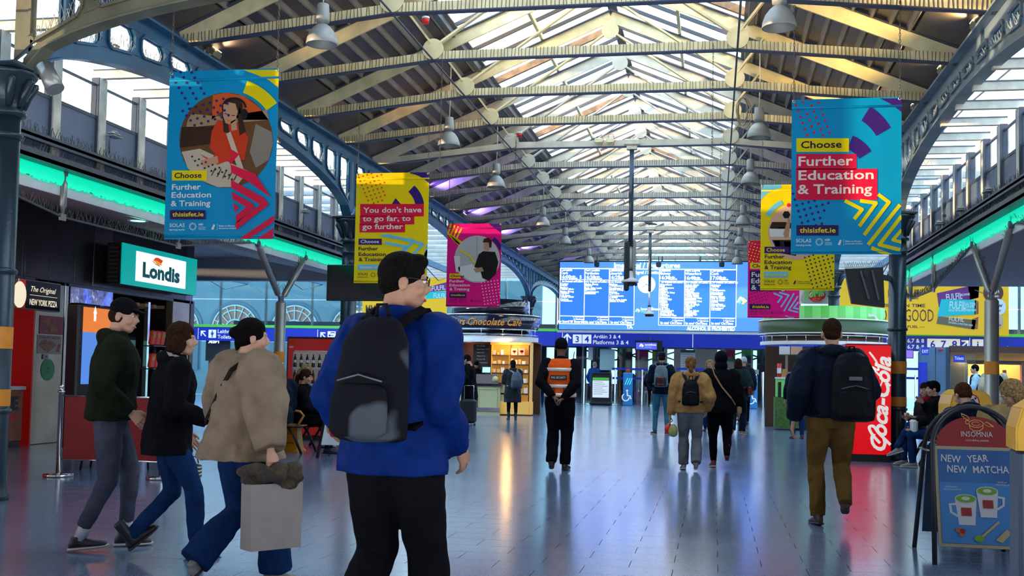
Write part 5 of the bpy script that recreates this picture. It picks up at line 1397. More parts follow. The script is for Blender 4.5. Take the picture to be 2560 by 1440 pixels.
# ---- vending machine ----
a, c = onY(715, 900, 18.9), onY(852, 900, 18.9); w = c.x-a.x
t = thing('vending_machine', (a.x, 18.9, 0), 'red glass-fronted drinks vending machine with rows of bottles', 'vending machine')
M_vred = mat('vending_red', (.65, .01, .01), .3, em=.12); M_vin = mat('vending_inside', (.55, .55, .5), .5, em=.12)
b = MB(); b.use(M_blk).b2((0, .04, 0), (w, .75, 1.93)); b.build('cabinet', t)
b = MB(); b.use(M_vred); b.b2((.04, 0, 1.66), (w-.02, .04, 1.89)); b.b2((.04, 0, .10), (.13, .04, 1.66)); b.b2((w-.10, 0, .10), (w-.02, .04, 1.66)); b.b2((.13, 0, .10), (w-.10, .04, .55)); b.build('door', t)
b = MB(); b.use(M_vin).b2((.14, .03, .55), (w-.11, .045, 1.66)); b.build('back_panel', t)
b = MB(); b.use(M_white).tube([(.15, -.01, .56), (.15, -.01, 1.63), (.18, -.01, 1.66), (w-.12, -.01, 1.66)], .012, 6); b.build('glass_rim', t)
P = Print((0, -.001, 0), AX, AZ, -AY, .001); P.rect(.06, 1.78, .17, 1.87, BM['orange']).rect(.18, 1.76, .26, 1.83, BM['orange']).rect(.06, 1.72, .14, 1.75, BM['white']).rect(w-.10, 1.74, w-.04, 1.86, BM['white']); P.build('stickers', t)
M_cola = mat('cola_bottle', (.05, .01, .005), .1); M_cap = mat('cap_red', (.7, .02, .02), .4); M_jb = mat('juice_bottle', (.9, .35, .02), .2, em=.1); M_lab = mat('bottle_label', (.8, .8, .78), .4); M_capb = mat('cap_blue', (.05, .12, .5), .4)
def bottle(kind):
    o = thing('drink_bottle', (0, 0, 0)); body = M_jb if kind == 2 else M_cola
    b = MB(); b.use(body).lathe([(.028, 0), (.031, .01), (.031, .05), (.026, .09), (.031, .13), (.022, .18), (.012, .21), (.012, .225)], seg=10); b.build('body', o)
    b = MB(); b.use(M_lab if kind == 0 else M_cap if kind == 1 else M_lab).lathe([(.0325, .085), (.030, .10), (.0325, .135)], seg=10, caps=False); b.build('label', o)
    b = MB(); b.use(M_capb if kind == 2 else M_cap).lathe([(.015, .222), (.015, .245), (0, .245)], seg=10); b.build('cap', o)
    return o
pr_ = {}
rows = [(1.36, 0, 'top'), (1.06, 1, 'middle'), (.78, 2, 'lower')]
for z, kd, nm in rows:
    b = MB(); b.use(M_white).b2((.16, -.09, z-.03), (w-.13, .03, z)); b.build('shelf', t)
    for k in range(7):
        lb = '%s in the vending machine\'s %s row, %s from left' % (('pale-labelled cola bottle', 'red-labelled cola bottle', 'orange drink bottle')[kd], nm, ['first', 'second', 'third', 'fourth', 'fifth', 'sixth', 'seventh'][k])
        loc = (a.x+.20+k*(w-.36)/6, 18.9-.045, z)
        if kd not in pr_: pr_[kd] = bottle(kd); o = pr_[kd]; o.location = loc; tag(o, lb, 'bottle', 'bottles in the vending machine')
        else: again(pr_[kd], loc, lb)

# ---- bench builder ----
M_slat = mat('bench_wood', (.50, .17, .03), .4, var=.2, scale=5); M_iron = mat('bench_iron', (.025, .025, .03), .4, .4)
def bench(loc, rz, n, label):
    t = thing('bench', loc, label, 'bench', rz=rz); L = .62*n
    for k in range(5):
        b = MB(); b.use(M_slat).rbox((0, -.20+.10*k, .44), (L, .08, .025), .008); b.build('seat_slat', t)
    for k in range(5):
        b = MB(); b.use(M_slat).rbox((0, .24+.028*k, .52+.085*k), (L, .02, .07), .006); b.build('back_slat', t)
    for k in range(n+1):
        x = -L/2+.62*k
        b = MB(); b.use(M_slat).tube([(x, .30, .66), (x, .05, .69), (x, -.20, .66), (x, -.26, .60), (x, -.20, .50), (x, -.16, .44)], .020, 8); b.build('armrest', t)
        b = MB(); b.use(M_iron).tube([(x, -.24, 0), (x, -.10, .30), (x, .0, .42)], .022, 8); b.tube([(x, .36, 0), (x, .16, .32), (x, .10, .42)], .022, 8); b.tube([(x, -.24, .425), (x, .22, .425), (x, .26, .52), (x, .37, .90)], .018, 8); b.build('leg_frame', t)
    return t
pB = onZ(745, 1128, 0)
bench((pB.x+.05, pB.y+.35, 0), R(90), 3, 'orange wood slatted bench with black legs where the woman in black sits')
# wet floor sign
M_ysign = mat('caution_yellow', (.95, .42, .0), .4, var=.04)
def wet_sign(px, py, label, rz=0., h=.78, w0=.32):
    p = onZ(px, py, 0); t = thing('caution_sign', (p.x, p.y, 0), label, 'sign', rz=rz)
    for s_ in (-1, 1):
        b = MB(); b.use(M_ysign); w1 = w0*.40
        b.hexa([(-w0/2, s_*.14-.012, 0), (w0/2, s_*.14-.012, 0), (w0/2, s_*.14+.012, 0), (-w0/2, s_*.14+.012, 0), (-w1/2, s_*.03-.01, h), (w1/2, s_*.03-.01, h), (w1/2, s_*.03+.01, h), (-w1/2, s_*.03+.01, h)])
        b.hexa([(-w0/2-.03, s_*.14-.03, 0), (w0/2+.03, s_*.14-.03, 0), (w0/2+.03, s_*.14+.03, 0), (-w0/2-.03, s_*.14+.03, 0), (-w0/2, s_*.14-.02, .04), (w0/2, s_*.14-.02, .04), (w0/2, s_*.14+.02, .04), (-w0/2, s_*.14+.02, .04)]); b.build('panel', t)
    b = MB(); b.use(M_ysign); 
    for s_ in (-1, 1): b.hexa([(s_*w0*.5-.01, -.13, 0), (s_*w0*.5+.01, -.13, 0), (s_*w0*.5+.01, .13, 0), (s_*w0*.5-.01, .13, 0), (s_*w0*.2-.01, -.03, h), (s_*w0*.2+.01, -.03, h), (s_*w0*.2+.01, .03, h), (s_*w0*.2-.01, .03, h)])
    b.build('side', t)
    V = Vector((0, .11, h)).normalized(); P = Print((0, -.154, 0), AX, V, Vector((0, -1, .14)).normalized(), .004)
    P.text('CLEANING', 0, h*.70, .028, M_blk, 'C', bold=.03).text('IN PROGRESS', 0, h*.65, .028, M_blk, 'C', bold=.03)
    P.line([(-.06, h*.36), (0, h*.52), (.06, h*.36), (-.066, h*.36)], .010, M_red); P.line([(-.015, h*.46), (.01, h*.41), (-.02, h*.375)], .014, M_red).line([(.01, h*.41), (.04, h*.38)], .012, M_red).text('CLEANTWORX', 0, h*.16, .022, M_blk, 'C', bold=.02); P.build('print', t)
    return t
wet_sign(728, 1127, 'yellow caution sign reading cleaning in progress beside the bench')
# pizza A-board
def frame_board(p, rz, w, h, label, name='pavement_sign'):
    t = thing(name, p, label, 'sign', rz=rz)
    return t
p = onZ(793, 1145, 0); t = frame_board(p, 0, .6, 1, 'dark-legged pavement board with a pizza picture beside the bench arm')
b = MB(); b.use(M_iron).bar((.0, 0, 0), (.10, .22, 1.0), .04, .03); b.bar((.62, 0, 0), (.62, .22, 1.0), .04, .03); b.bar((.0, .5, 0), (.10, .24, 1.0), .03, .03); b.bar((.62, .5, 0), (.62, .24, 1.0), .03, .03); b.build('frame', t)
U = AX; V = Vector((.0, .22, 1)).normalized(); N = U.cross(V)
b = MB(); b.use(M_white).prism([(.05, .20), (.60, .20), (.60, .98), (.12, .98)], (0, -.02, 0), U, V, N, .01); b.build('panel', t)
P = Print(Vector((0, -.02, 0))+N*.011, U, V, N, .002)
P.poly([(.07, .62), (.12, .40), (.30, .25), (.60, .20), (.60, .90), (.13, .90)], M_crust); P.lay().poly([(.10, .64), (.15, .44), (.32, .30), (.60, .25), (.60, .88), (.15, .88)], mat('pizza_sauce', (.5, .05, .02), .5, c2=(.75, .45, .15), scale=18))
P.lay()
rr = random.Random(6)
for k in range(16): x, y = rr.uniform(.18, .56), rr.uniform(.34, .82); P.disc(x, y, rr.uniform(.02, .045), rr.choice([BM['green'], M_cheese, BM['red'], BM['white']]), 9)
P.build('printed_pizza', t)
b = MB(); b.use(M_iron).tube([(.35, .1, .2), (.35, .12, .0)], .012, 6); b.build('foot', t)
# ================= KIOSKS, ADVERTS, GATES =================
def arcband(b, cx, cy, r0, r1, z0, z1, a0, a1, seg=32, th=.04):
    """curved wall, seen from -Y; angles in degrees, 270 = towards the camera"""
    prof = [(r0, z0), (r1, z1), (r1-th, z1), (r0-th, z0), (r0, z0)]
    b.lathe(prof, (cx, cy, 0), seg, True, None, a0, a1)
def curved_text(mb, s, cx, cy, r, z, h, m, a_mid, width, shear=0, bold=0, slope=0):
    vs, fs = text_geo(s, bold, shear, 2); k = h/.72; x0 = min(v.x for v in vs); x1 = max(v.x for v in vs); kx = width/(x1-x0)
    out = []
    for v in vs:
        u = (v.x-x0)*kx-width/2; a = R(a_mid)+u/r; rr_ = r+.004+slope*v.y*k; out.append((cx+rr_*math.cos(a), cy+rr_*math.sin(a), z+v.y*k))
    mb.use(m).add(out, fs, False)
YK = 33.5
def K(px, py, Y=None): return onY(px, py, YK if Y is None else Y)
# -- chocolate cafe --
c0 = K(1198, 1040, YK); RK = 1.67; cy = YK+RK-.25
t = thing('kiosk', (c0.x, cy, 0), 'round dark chocolate cafe kiosk with gold script sign and glowing shelves', 'kiosk')
def kz(py, Y=YK, px=1200): return onY(px, py, Y).z
M_kblk = mat('kiosk_gloss_black', (.012, .012, .02), .12, 0, coat=.5); M_knavy = mat('kiosk_navy', (.008, .012, .035), .15, coat=.4)
M_gold = mat('gold_letters', (.65, .30, .06), .3, .6, em=.25, emc=(.9, .4, .08)); M_kcream = mat('kiosk_cream', (.55, .52, .26), .45); M_kwood = mat('lit_shelf_wood', (.80, .48, .10), .45, em=.22, emc=(1, .5, .08)); M_kback = mat('kiosk_brown_back', (.08, .03, .015), .5)  # shelf wood glows a little, its warm lighting put into the material
zt = kz(745); z_b1 = kz(786); z_b0 = kz(820); z_w1 = kz(839); z_w0 = kz(855)
b = MB(); b.use(M_kblk); arcband(b, c0.x, cy, RK*.78, RK*.78, z_b1-.1, zt, 0, 360, 40); b.lathe([(0, zt-.02), (RK*.78-.02, zt-.02)], (c0.x, cy, 0), 32); b.build('drum', t, True)
b = MB(); b.use(M_knavy); arcband(b, c0.x, cy, RK*.97, RK*1.03, z_b0, z_b1, 180, 360, 40); b.use(M_chrome); arcband(b, c0.x, cy, RK*1.035, RK*1.04, z_b1-.01, z_b1+.02, 180, 360, 40); b.build('fascia', t, True)
b = MB(); curved_text(b, 'Butlers Chocolate Café', c0.x, cy, RK*1.01, z_b0+.09, .23, M_gold, 272, 2.75, .35, .012, .06); b.build('script_sign', t, True)
b = MB(); b.use(M_kblk); arcband(b, c0.x, cy, RK*.85, RK*.85, z_w1-.02, z_b0+.05, 180, 360, 40); b.build('neck', t, True)
b = MB(); b.use(M_white); arcband(b, c0.x, cy, RK*.98, RK*.98, z_w0, z_w1, 180, 360, 40, .25); b.build('canopy_band', t, True)
b = MB(); b.use(M_chrome)
for z in ((z_w1+.05), (z_b0-.03)): b.tube([(c0.x+RK*.99*math.cos(R(a)), cy+RK*.99*math.sin(R(a)), z) for a in range(185, 356, 6)], .015, 6)
for a in range(200, 350, 24): b.tube([(c0.x+RK*.99*math.cos(R(a)), cy+RK*.99*math.sin(R(a)), z_w1), (c0.x+RK*.99*math.cos(R(a)), cy+RK*.99*math.sin(R(a)), z_b0)], .012, 6)
b.build('rail', t, True)
b = MB(); b.use(M_kback).b2((c0.x-1.6, cy+.2, 0), (c0.x+1.7, cy+.3, z_w0)); b.b2((c0.x-1.7, cy-.6, z_w0), (c0.x+1.7, cy+.3, z_w0+.04)); b.build('back_wall', t, True)
def kbox(b, px0, px1, py0, py1, Y, th): a, c = onY(px0, py1, Y), onY(px1, py0, Y); b.b2((a.x, Y, a.z), (c.x, Y+th, c.z)); return a, c
# shelving
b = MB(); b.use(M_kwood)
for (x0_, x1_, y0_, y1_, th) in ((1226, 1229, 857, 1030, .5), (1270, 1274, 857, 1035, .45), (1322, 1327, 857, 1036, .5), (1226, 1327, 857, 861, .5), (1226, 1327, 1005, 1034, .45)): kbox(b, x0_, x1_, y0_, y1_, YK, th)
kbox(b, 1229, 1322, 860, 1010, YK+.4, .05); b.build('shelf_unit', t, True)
for py in (888, 911, 933, 958, 984):
    b = MB(); b.use(M_kback); kbox(b, 1229, 1322, py, py+1.5, YK+.05, .35); b.build('shelf', t, True)
rr = random.Random(12); MBX = [mat('box_cream', (.85, .65, .40), .5, em=.06), mat('box_gold', (.75, .45, .12), .5, em=.06), mat('box_white', (.85, .78, .65), .5, em=.08), mat('box_pink', (.85, .45, .35), .5, em=.06)]
M_heart = mat('heart_red', (.75, .02, .02), .4)
k = 0
for (py, hs) in ((888, (1277, 1297)), (911, ()), (933, ()), (958, ()), (984, ())):
    x = 1230
    while x < 1318:
        wd = rr.uniform(6, 11); 
        if 1266 < x+wd and x < 1275: x = 1276; continue
        if x+wd > 1321: break
        hgt = rr.uniform(8, 15); heart = py == 888 and 1276 <= x
        if heart: wd, hgt = 17, 17
        a, c = onY(x, py, YK), onY(x+wd, py-hgt, YK)
        o = thing('chocolate_box', (a.x, YK+.1, a.z), '', 'box', 'chocolate boxes on the kiosk shelves')
        o['label'] = 'gift box with a red heart on the top kiosk shelf, %s of the pair' % ('left' if x < 1290 else 'right') if heart else '%s chocolate box on the %s kiosk shelf, %s from the left' % (['cream', 'gold', 'white', 'pink'][k % 4], {888: 'top', 911: 'second', 933: 'third', 958: 'fourth', 984: 'fifth'}[py], (ORD+['last'])[min(k, 20)].replace('nearest', 'first'))
        b = MB(); b.use(MBX[3] if heart else MBX[k % 4]).b2((0, 0, 0), (c.x-a.x-.01, .12, c.z-a.z)); b.build('carton', o)
        if heart:
            w_, h_ = c.x-a.x, c.z-a.z; P = Print((0, -.001, 0), AX, AZ, -AY, .003); P.disc(w_*.38, h_*.62, w_*.17, M_heart, 14).disc(w_*.62, h_*.62, w_*.17, M_heart, 14).poly([(w_*.23, h_*.55), (w_*.5, h_*.18), (w_*.77, h_*.55), (w_*.5, h_*.7)], M_heart); P.build('heart', o)
        x += wd+rr.uniform(1, 4); k += 1
    k = 0
# counter
b = MB(); b.use(M_kcream); a, c = kbox(b, 1130, 1250, 963, 1036, YK-.1, .9); kbox(b, 1250, 1284, 963, 1036, YK+.05, .8)
b.build('counter', t, True)
b = MB(); b.use(M_kcream)
for (x0_, x1_, y0_, y1_) in ((1195, 1244, 971, 973), (1195, 1244, 1018, 1020), (1195, 1197, 971, 1020), (1242, 1244, 971, 1020)): kbox(b, x0_, x1_, y0_, y1_, YK-.12, .02)
b.use(M_chrome); kbox(b, 1130, 1250, 1020, 1026, YK-.125, .02); b.build('panel_mould', t, True)
b = MB(); b.use(M_kblk); kbox(b, 1126, 1254, 960, 963, YK-.16, 1.0); b.build('worktop', t, True)
b = MB(); b.use(mat('counter_steel', (.42, .42, .42), .2, .8)); kbox(b, 1190, 1246, 936, 960, YK+.0, .04); b.build('steel_screen', t, True)
b = MB(); b.use(M_kcream).lathe([(0, -.01), (.10, -.01), (.10, .01), (0, .01)], K(1238, 948, YK-.02), 20, True, Matrix.Rotation(R(90), 3, 'X')); b.build('round_badge', t, True)
b = MB(); b.use(M_blk); kbox(b, 1182, 1222, 861, 925, YK+.9, .04); b.build('menu_board', t, True)
P = Print((onY(1182, 925, YK+.89).x, YK+.89, onY(1182, 925, YK+.89).z), AX, AZ, -AY, .003)
for k, s_ in enumerate(('Hot Drinks', 'Americano 3.70', 'Latte 4.10', 'Cappuccino', 'Mocha 4.40', 'Hot Chocolate')): P.text(s_, .12, .78-.11*k, .045, BM['white'])
P.build('menu_text', t, True)
b = MB(); b.use(M_steel)
for px in (1128, 1142, 1158, 1170): a = K(px, 930, YK+.5); b.lathe([(.09, 0), (.10, .3), (.07, .5), (.02, .62)], (a.x, YK+.5, 1.1), 12)
b.build('coffee_machine', t, True)
tt = thing('till_tablet', K(1216, 934, YK-.1), 'till tablet with pale blue screen on the kiosk counter', 'tablet')
b = MB(); b.use(M_pole).rbox((0, 0, .12), (.30, .02, .22), .01, Matrix.Rotation(R(-12), 3, 'X')); b.build('casing', tt); b = MB(); b.use(mat('tablet_screen', (.3, .6, .75), .3, em=.9, emc=(.35, .7, .85))).rbox((0, -.014, .12), (.25, .006, .17), .002, Matrix.Rotation(R(-12), 3, 'X')); b.build('screen', tt)
b = MB(); b.use(M_blk).b2((-.05, -.02, 0), (.05, .04, .03)); b.build('stand', tt)
def plight(loc, e, col, r=.1):
    ld = bpy.data.lights.new('lamp', 'POINT'); ld.energy = e; ld.color = col; ld.shadow_soft_size = r; lo = bpy.data.objects.new('lamp', ld); COL.objects.link(lo); lo.location = loc; return lo
a = K(1275, 870, YK-.05); plight((a.x, YK-.25, z_w0-.15), 30, (1, .55, .18)); plight((c0.x-.6, cy-.4, z_w0-.2), 10, (1, .5, .2))
# -- juice kiosk --
YK = 28.95
c1 = K(2068, 1050, YK); RJ = 1.72; cyj = YK+RJ-.45
t = thing('kiosk', (c1.x, cyj, 0), 'round green juice bar kiosk with oval logo badges', 'kiosk')
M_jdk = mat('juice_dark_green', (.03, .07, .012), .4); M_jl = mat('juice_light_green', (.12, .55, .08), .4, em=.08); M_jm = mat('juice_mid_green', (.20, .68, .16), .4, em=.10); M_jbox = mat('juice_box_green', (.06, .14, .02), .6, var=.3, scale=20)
def jz(py): return onY(2060, py, YK).z
zt = jz(766); zb1_ = jz(800); zb0_ = jz(832); zw1 = jz(853); zw0 = jz(862)
for k in range(24):
    a0 = 180+7.5*k; b = MB(); b.use(M_jl if k % 2 else M_jm); arcband(b, c1.x, cyj, RJ*.93, RJ*.93, zb1_-.05, zt, a0, a0+7.5, 3); b.build('drum_panel', t, True)
b = MB(); b.use(M_jdk); arcband(b, c1.x, cyj, RJ, RJ, zb0_, zb1_, 180, 360, 40); b.use(M_white); arcband(b, c1.x, cyj, RJ*1.005, RJ*1.005, zb1_, zb1_+.03, 180, 360, 40); arcband(b, c1.x, cyj, RJ*1.005, RJ*1.005, zb0_-.03, zb0_, 180, 360, 40); b.build('fascia', t, True)
b = MB(); b.use(M_kback); arcband(b, c1.x, cyj, RJ*.90, RJ*.90, zw1, zb0_, 180, 360, 40); b.build('neck', t, True)
b = MB(); b.use(M_white); arcband(b, c1.x, cyj, RJ*.97, RJ*.97, zw0, zw1, 180, 360, 40, .3); b.build('canopy_band', t, True)
b = MB(); b.use(M_chrome); b.tube([(c1.x+RJ*.98*math.cos(R(a)), cyj+RJ*.98*math.sin(R(a)), zw1+.14) for a in range(185, 356, 6)], .015, 6)
for a in range(196, 350, 18): b.tube([(c1.x+RJ*.98*math.cos(R(a)), cyj+RJ*.98*math.sin(R(a)), zw1), (c1.x+RJ*.98*math.cos(R(a)), cyj+RJ*.98*math.sin(R(a)), zw1+.14)], .012, 6)
b.build('rail', t, True)
b = MB(); b.use(M_kback).b2((c1.x-1.5, cyj+.5, 0), (c1.x+1.5, cyj+.6, zw0)); b.use(M_dark).b2((c1.x-.9, cyj-1.35, .0), (c1.x+1.4, cyj-.9, 1.05)); b.build('back_wall', t, True)
b = MB(); b.use(M_jbox); a, c = onY(1937, 1050, YK-.2), onY(2010, 990, YK-.2); b.b2((a.x, YK-.2, .06), (c.x, YK+.5, .85)); b.build('counter_base', t, True)
b = MB(); b.use(M_jm); kbox(b, 1941, 1963, 946, 992, YK-.15, .5); b.use(M_blk); kbox(b, 1945, 1953, 955, 998, YK-.17, .02); b.use(M_white); kbox(b, 1940, 1964, 943, 947, YK-.18, .55); b.build('counter_panel', t, True)
b = MB(); b.use(M_steel); kbox(b, 1966, 1984, 930, 975, YK+.1, .3); kbox(b, 1963, 1970, 870, 945, YK+.6, .06); b.build('juice_machine', t, True)
for px0, px1, m in ((1948, 1975, BM['white']), (1977, 2006, BM['peach'])):
    b = MB(); b.use(m); kbox(b, px0, px1, 866, 886, YK-.2, .03); b.use(M_jbox); kbox(b, px0, px1, 886, 888, YK-.2, .03); b.build('menu_board', t, True)
tt = thing('red_cup', K(1948, 943, YK-.1), 'tall red cup dispenser on the juice bar corner', 'cup'); b = MB(); b.use(M_red).lathe([(.05, 0), (.055, .36)], seg=14); b.use(M_lab).lathe([(.057, .10), (.057, .24)], seg=14, caps=False); b.build('body', tt)
tt = thing('fruit_box', K(1960, 943, YK-.1), 'small orange display box beside the red cup', 'box'); b = MB(); b.use(M_crust).rbox((0, 0, .1), (.12, .1, .22), .01, Matrix.Rotation(R(12), 3, 'Y')); b.build('carton', tt)
def jump_logo(loc, rz, label, s=1., plate=False):
    o = thing('logo_badge', loc, label, 'sign', rz=rz)
    if plate: b = MB(); b.use(M_white).b2((-.52*s, 0, -.28*s), (.52*s, .04, .26*s)); b.build('plate', o)
    b = MB(); b.use(BM['lgrey'] if plate else M_white).prism([(x*s, z*s) for x, z in ((-.42, -.13), (-.40, .02), (-.30, .13), (-.26, .24), (-.10, .27), (.10, .29), (.30, .26), (.42, .14), (.42, 0), (.34, -.12), (.20, -.24), (0, -.28), (-.25, -.27), (-.38, -.22))], (0, 0, 0), AX, AZ, -AY, .03); b.build('backing', o)
    P = Print((0, -.031, 0), AX, AZ, -AY, .002); P.disc(.06*s, 0, .27*s, BM['red'], 28, .18*s); P.lay().disc(.06*s, .02*s, .23*s, M_white, 28, .13*s); P.lay().disc(.06*s, -.02*s, .20*s, BM['red'], 24, .12*s)
    P.lay().text('JUMP', 0, -.05*s, .24*s, M_jl, 'C', bold=.05, width=.66*s, rot=.12); P.lay().text('Juice Bars', .06*s, -.14*s, .05*s, BM['yellow'], 'C'); P.arc(.04*s, .02*s, .22*s, .25*s, 200, 320, BM['red']); P.build('lettering', o)
    return o
a = K(1952, 816, YK+.05); jump_logo((a.x, YK+.75, a.z), R(-38), 'oval green and red juice logo badge at the left end of the kiosk', .8)
a = K(2163, 811, YK-.2); jump_logo((a.x, YK+.02, a.z), R(25), 'oval green and red juice logo badge at the right end of the kiosk', 1.02)
a = K(2037, 738, YK+.3); jump_logo((a.x, YK+.3, a.z), 0, 'white juice logo board above the striped drum, under the yellow banner', .82, True)
# -- red drinks machine --
YM = 18.3; a, c = onY(2112, 1140, YM), onY(2228, 863, YM); w, h = c.x-a.x, c.z
t = thing('drinks_machine', (a.x, YM, 0), 'tall glowing red drinks machine with white Coca-Cola script running up it', 'vending machine')
M_coke = mat('coke_red', (.75, .0, .002), .3, em=.55, emc=(.9, 0, .004))
b = MB(); b.use(M_blk).b2((0, .02, 0), (w, .8, .12)); b.build('plinth', t)
b = MB(); b.use(mat('machine_dark_red', (.3, 0, 0), .3)).rbox((w/2, .42, (h+.1)/2+.02), (w, .78, h-.1), .02); b.build('cabinet', t)
b = MB(); b.use(M_coke).b2((0.0, 0, .12), (w, .04, h-.01)); b.build('front_panel', t)
M_cw = mat('script_white', (.9, .86, .78), .4, em=.5, emc=(1, .95, .85))
P = Print((0, -.001, 0), AX, AZ, -AY, .002)
# script: strokes in px, ribbon lettering running upwards
def pq(px, py): p_ = onY(px, py, YM); return (p_.x-a.x, p_.z)
vs, fs = text_geo('Coca-Cola', .03, .30, 3); x0_ = min(v.x for v in vs); x1_ = max(v.x for v in vs)
A0, A1 = Vector(pq(2213, 1128)), Vector(pq(2227, 892)); U = (A1-A0); Lh = U.length; U.normalize(); V = Vector((-U.y, U.x))
kx = Lh/(x1_-x0_); ky = .34
out = []
for v in vs:
    q_ = A0+U*((v.x-x0_)*kx)+V*(v.y*ky); out.append((min(w, q_.x), q_.y))
P.mb.use(M_cw).add([P.P(*o_) for o_ in out], fs, False)
def swash(L, wd):
    pts = [pq(*p_) for p_ in L]; L2 = []
    for i in range(len(pts)-1):
        p0, p1, p2, p3 = pts[max(0, i-1)], pts[i], pts[i+1], pts[min(len(pts)-1, i+2)]
        for k in range(6):
            t_ = k/6; L2.append(tuple(.5*((2*p1[j])+(-p0[j]+p2[j])*t_+(2*p0[j]-5*p1[j]+4*p2[j]-p3[j])*t_*t_+(-p0[j]+3*p1[j]-3*p2[j]+p3[j])*t_**3) for j in (0, 1)))
    L2.append(pts[-1]); P.lay().line([(min(w-.005, x_), y_) for x_, y_ in L2], wd, M_cw)
swash([(2200, 1108), (2180, 1085), (2173, 1068), (2184, 1066), (2196, 1082), (2212, 1098), (2226, 1112)], .045)
swash([(2190, 950), (2180, 965), (2192, 975), (2205, 955), (2200, 945)], .022); swash([(2173, 880), (2190, 903), (2196, 925), (2180, 918), (2195, 935), (2226, 965)], .03)
P.build('script_lettering', t)
# -- chocolate bar billboards on the end wall --
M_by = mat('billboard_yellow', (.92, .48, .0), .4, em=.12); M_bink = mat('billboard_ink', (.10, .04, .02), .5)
def billboard(px0, px1, py0, py1, label, Y=49.0):
    a, c = onY(px0, py1, Y), onY(px1, py0, Y); o = thing('billboard', (a.x, Y, a.z), label, 'billboard')
    b = MB(); b.use(M_by).b2((0, 0, 0), (c.x-a.x, .08, c.z-a.z)); b.build('panel', o)
    return o, a, Print((0, -.001, 0), AX, AZ, -AY, .004)
o, a, P = billboard(2080, 2522, 700, 834, 'yellow billboard of three stacked protein bars above the right sign band')
def bq_(px, py): p_ = onY(px, py, 49.0); return (p_.x-a.x, p_.z-a.z)
def bp(L, m): P.poly([bq_(*p_) for p_ in L], m)
def btx(s, px, py, hpx, m, wpx=None, al='L', bold=.02, rot=0., shear=0): P.text(s, *bq_(px, py), hpx*49.5/F, m, al, bold, shear, wpx*49.5/F if wpx else None, rot=rot)
M_pur = mat('wrapper_purple', (.16, .02, .16), .4); M_tq = mat('wrapper_turquoise', (.0, .52, .50), .35); M_olv = mat('wrapper_olive', (.17, .13, .07), .4); M_choc = mat('choc_nut', (.20, .05, .02), .6, c2=(.45, .15, .05), scale=6)
btx('PROTEIN BARS', 2258, 748, 4, M_bink, 34); btx('DESIRE', 2220, 742, 18, M_bink, 70); btx('GUILTY ON TIME', 2313, 768, 8, M_bink, 110, 'R'); btx('AND SO GOOD', 2334, 804, 30, M_bink, 150, 'R', .0); btx('WONDERFUEL —', 2312, 820, 6, M_bink, 90, 'R')
P.lay(); bp([(2342, 733), (2420, 716), (2448, 716), (2446, 744), (2347, 768)], M_pur); bp([(2420, 716), (2448, 716), (2446, 744), (2425, 750)], M_choc); btx('FULFIL', 2366, 751, 15, BM['white'], 36, rot=.12); btx('BROWNIE', 2400, 741, 6, BM['white'], 22, rot=.12)
P.lay(); bp([(2345, 791), (2440, 800), (2436, 824), (2341, 809)], M_olv); bp([(2430, 798), (2446, 792), (2444, 822), (2428, 823)], M_choc); btx('FULFIL', 2372, 802, 9, BM['white'], 34, rot=-.07); btx('VITAMIN & PROTEIN BAR', 2370, 808, 4, BM['white'], 55, rot=-.12)
P.lay(); bp([(2353, 748), (2440, 750), (2438, 786), (2343, 792)], M_tq); bp([(2437, 750), (2446, 753), (2446, 785), (2436, 786)], M_choc); btx('FULFIL', 2373, 772, 18, BM['white'], 36, rot=.0, shear=.1); btx('SALTED', 2411, 764, 7, BM['white'], 24); btx('CARAMEL', 2411, 769, 4, BM['white'], 22); btx('VITAMIN & PROTEIN BAR', 2371, 779, 5, BM['white'], 62, rot=.03)
M_dbr = mat('badge_dark', (.10, .03, .01), .5)
for (px, py, r, m, l1, l2, mi) in ((2483, 732, 22, M_dbr, 'High', 'Protein', BM['white']), (2492, 768, 20, M_white, 'Low', 'Sugar', M_bink), (2485, 804, 20, BM['cream'], '9', 'Vitamins', M_bink)):
    x_, y_ = bq_(px, py); P.lay().disc(x_, y_, r*49.5/F, m, 28); P.lay(); btx(l1, px, py, 10, mi, None, 'C'); btx(l2, px, py+11, 6, mi, None, 'C')
tag(P.build('printed_design', o), kind='stuff')
o, a, P = billboard(905, 1118, 690, 792, 'smaller yellow billboard with a turquoise protein bar behind the man in blue')
btx('MMM', 914, 783, 22, M_bink, 40); P.lay(); bp([(1068, 718), (1118, 705), (1118, 726), (1070, 730)], M_pur); btx('FULFIL', 1080, 727, 12, BM['white'], 36, rot=.1); bp([(1066, 730), (1118, 728), (1118, 745), (1064, 747)], M_tq); P.lay(); btx('FULFIL', 1084, 745, 12, BM['white'], 34)
tag(P.build('printed_design', o), kind='stuff')

# ---- gateline and things by the end wall ----
M_gate = mat('gate_glass_frame', (.30, .34, .38), .3, .7); M_belt = mat('blue_belt', (.01, .03, .42), .5, em=.1)
def gz(px, py, Y=50.6): return onY(px, py, Y)
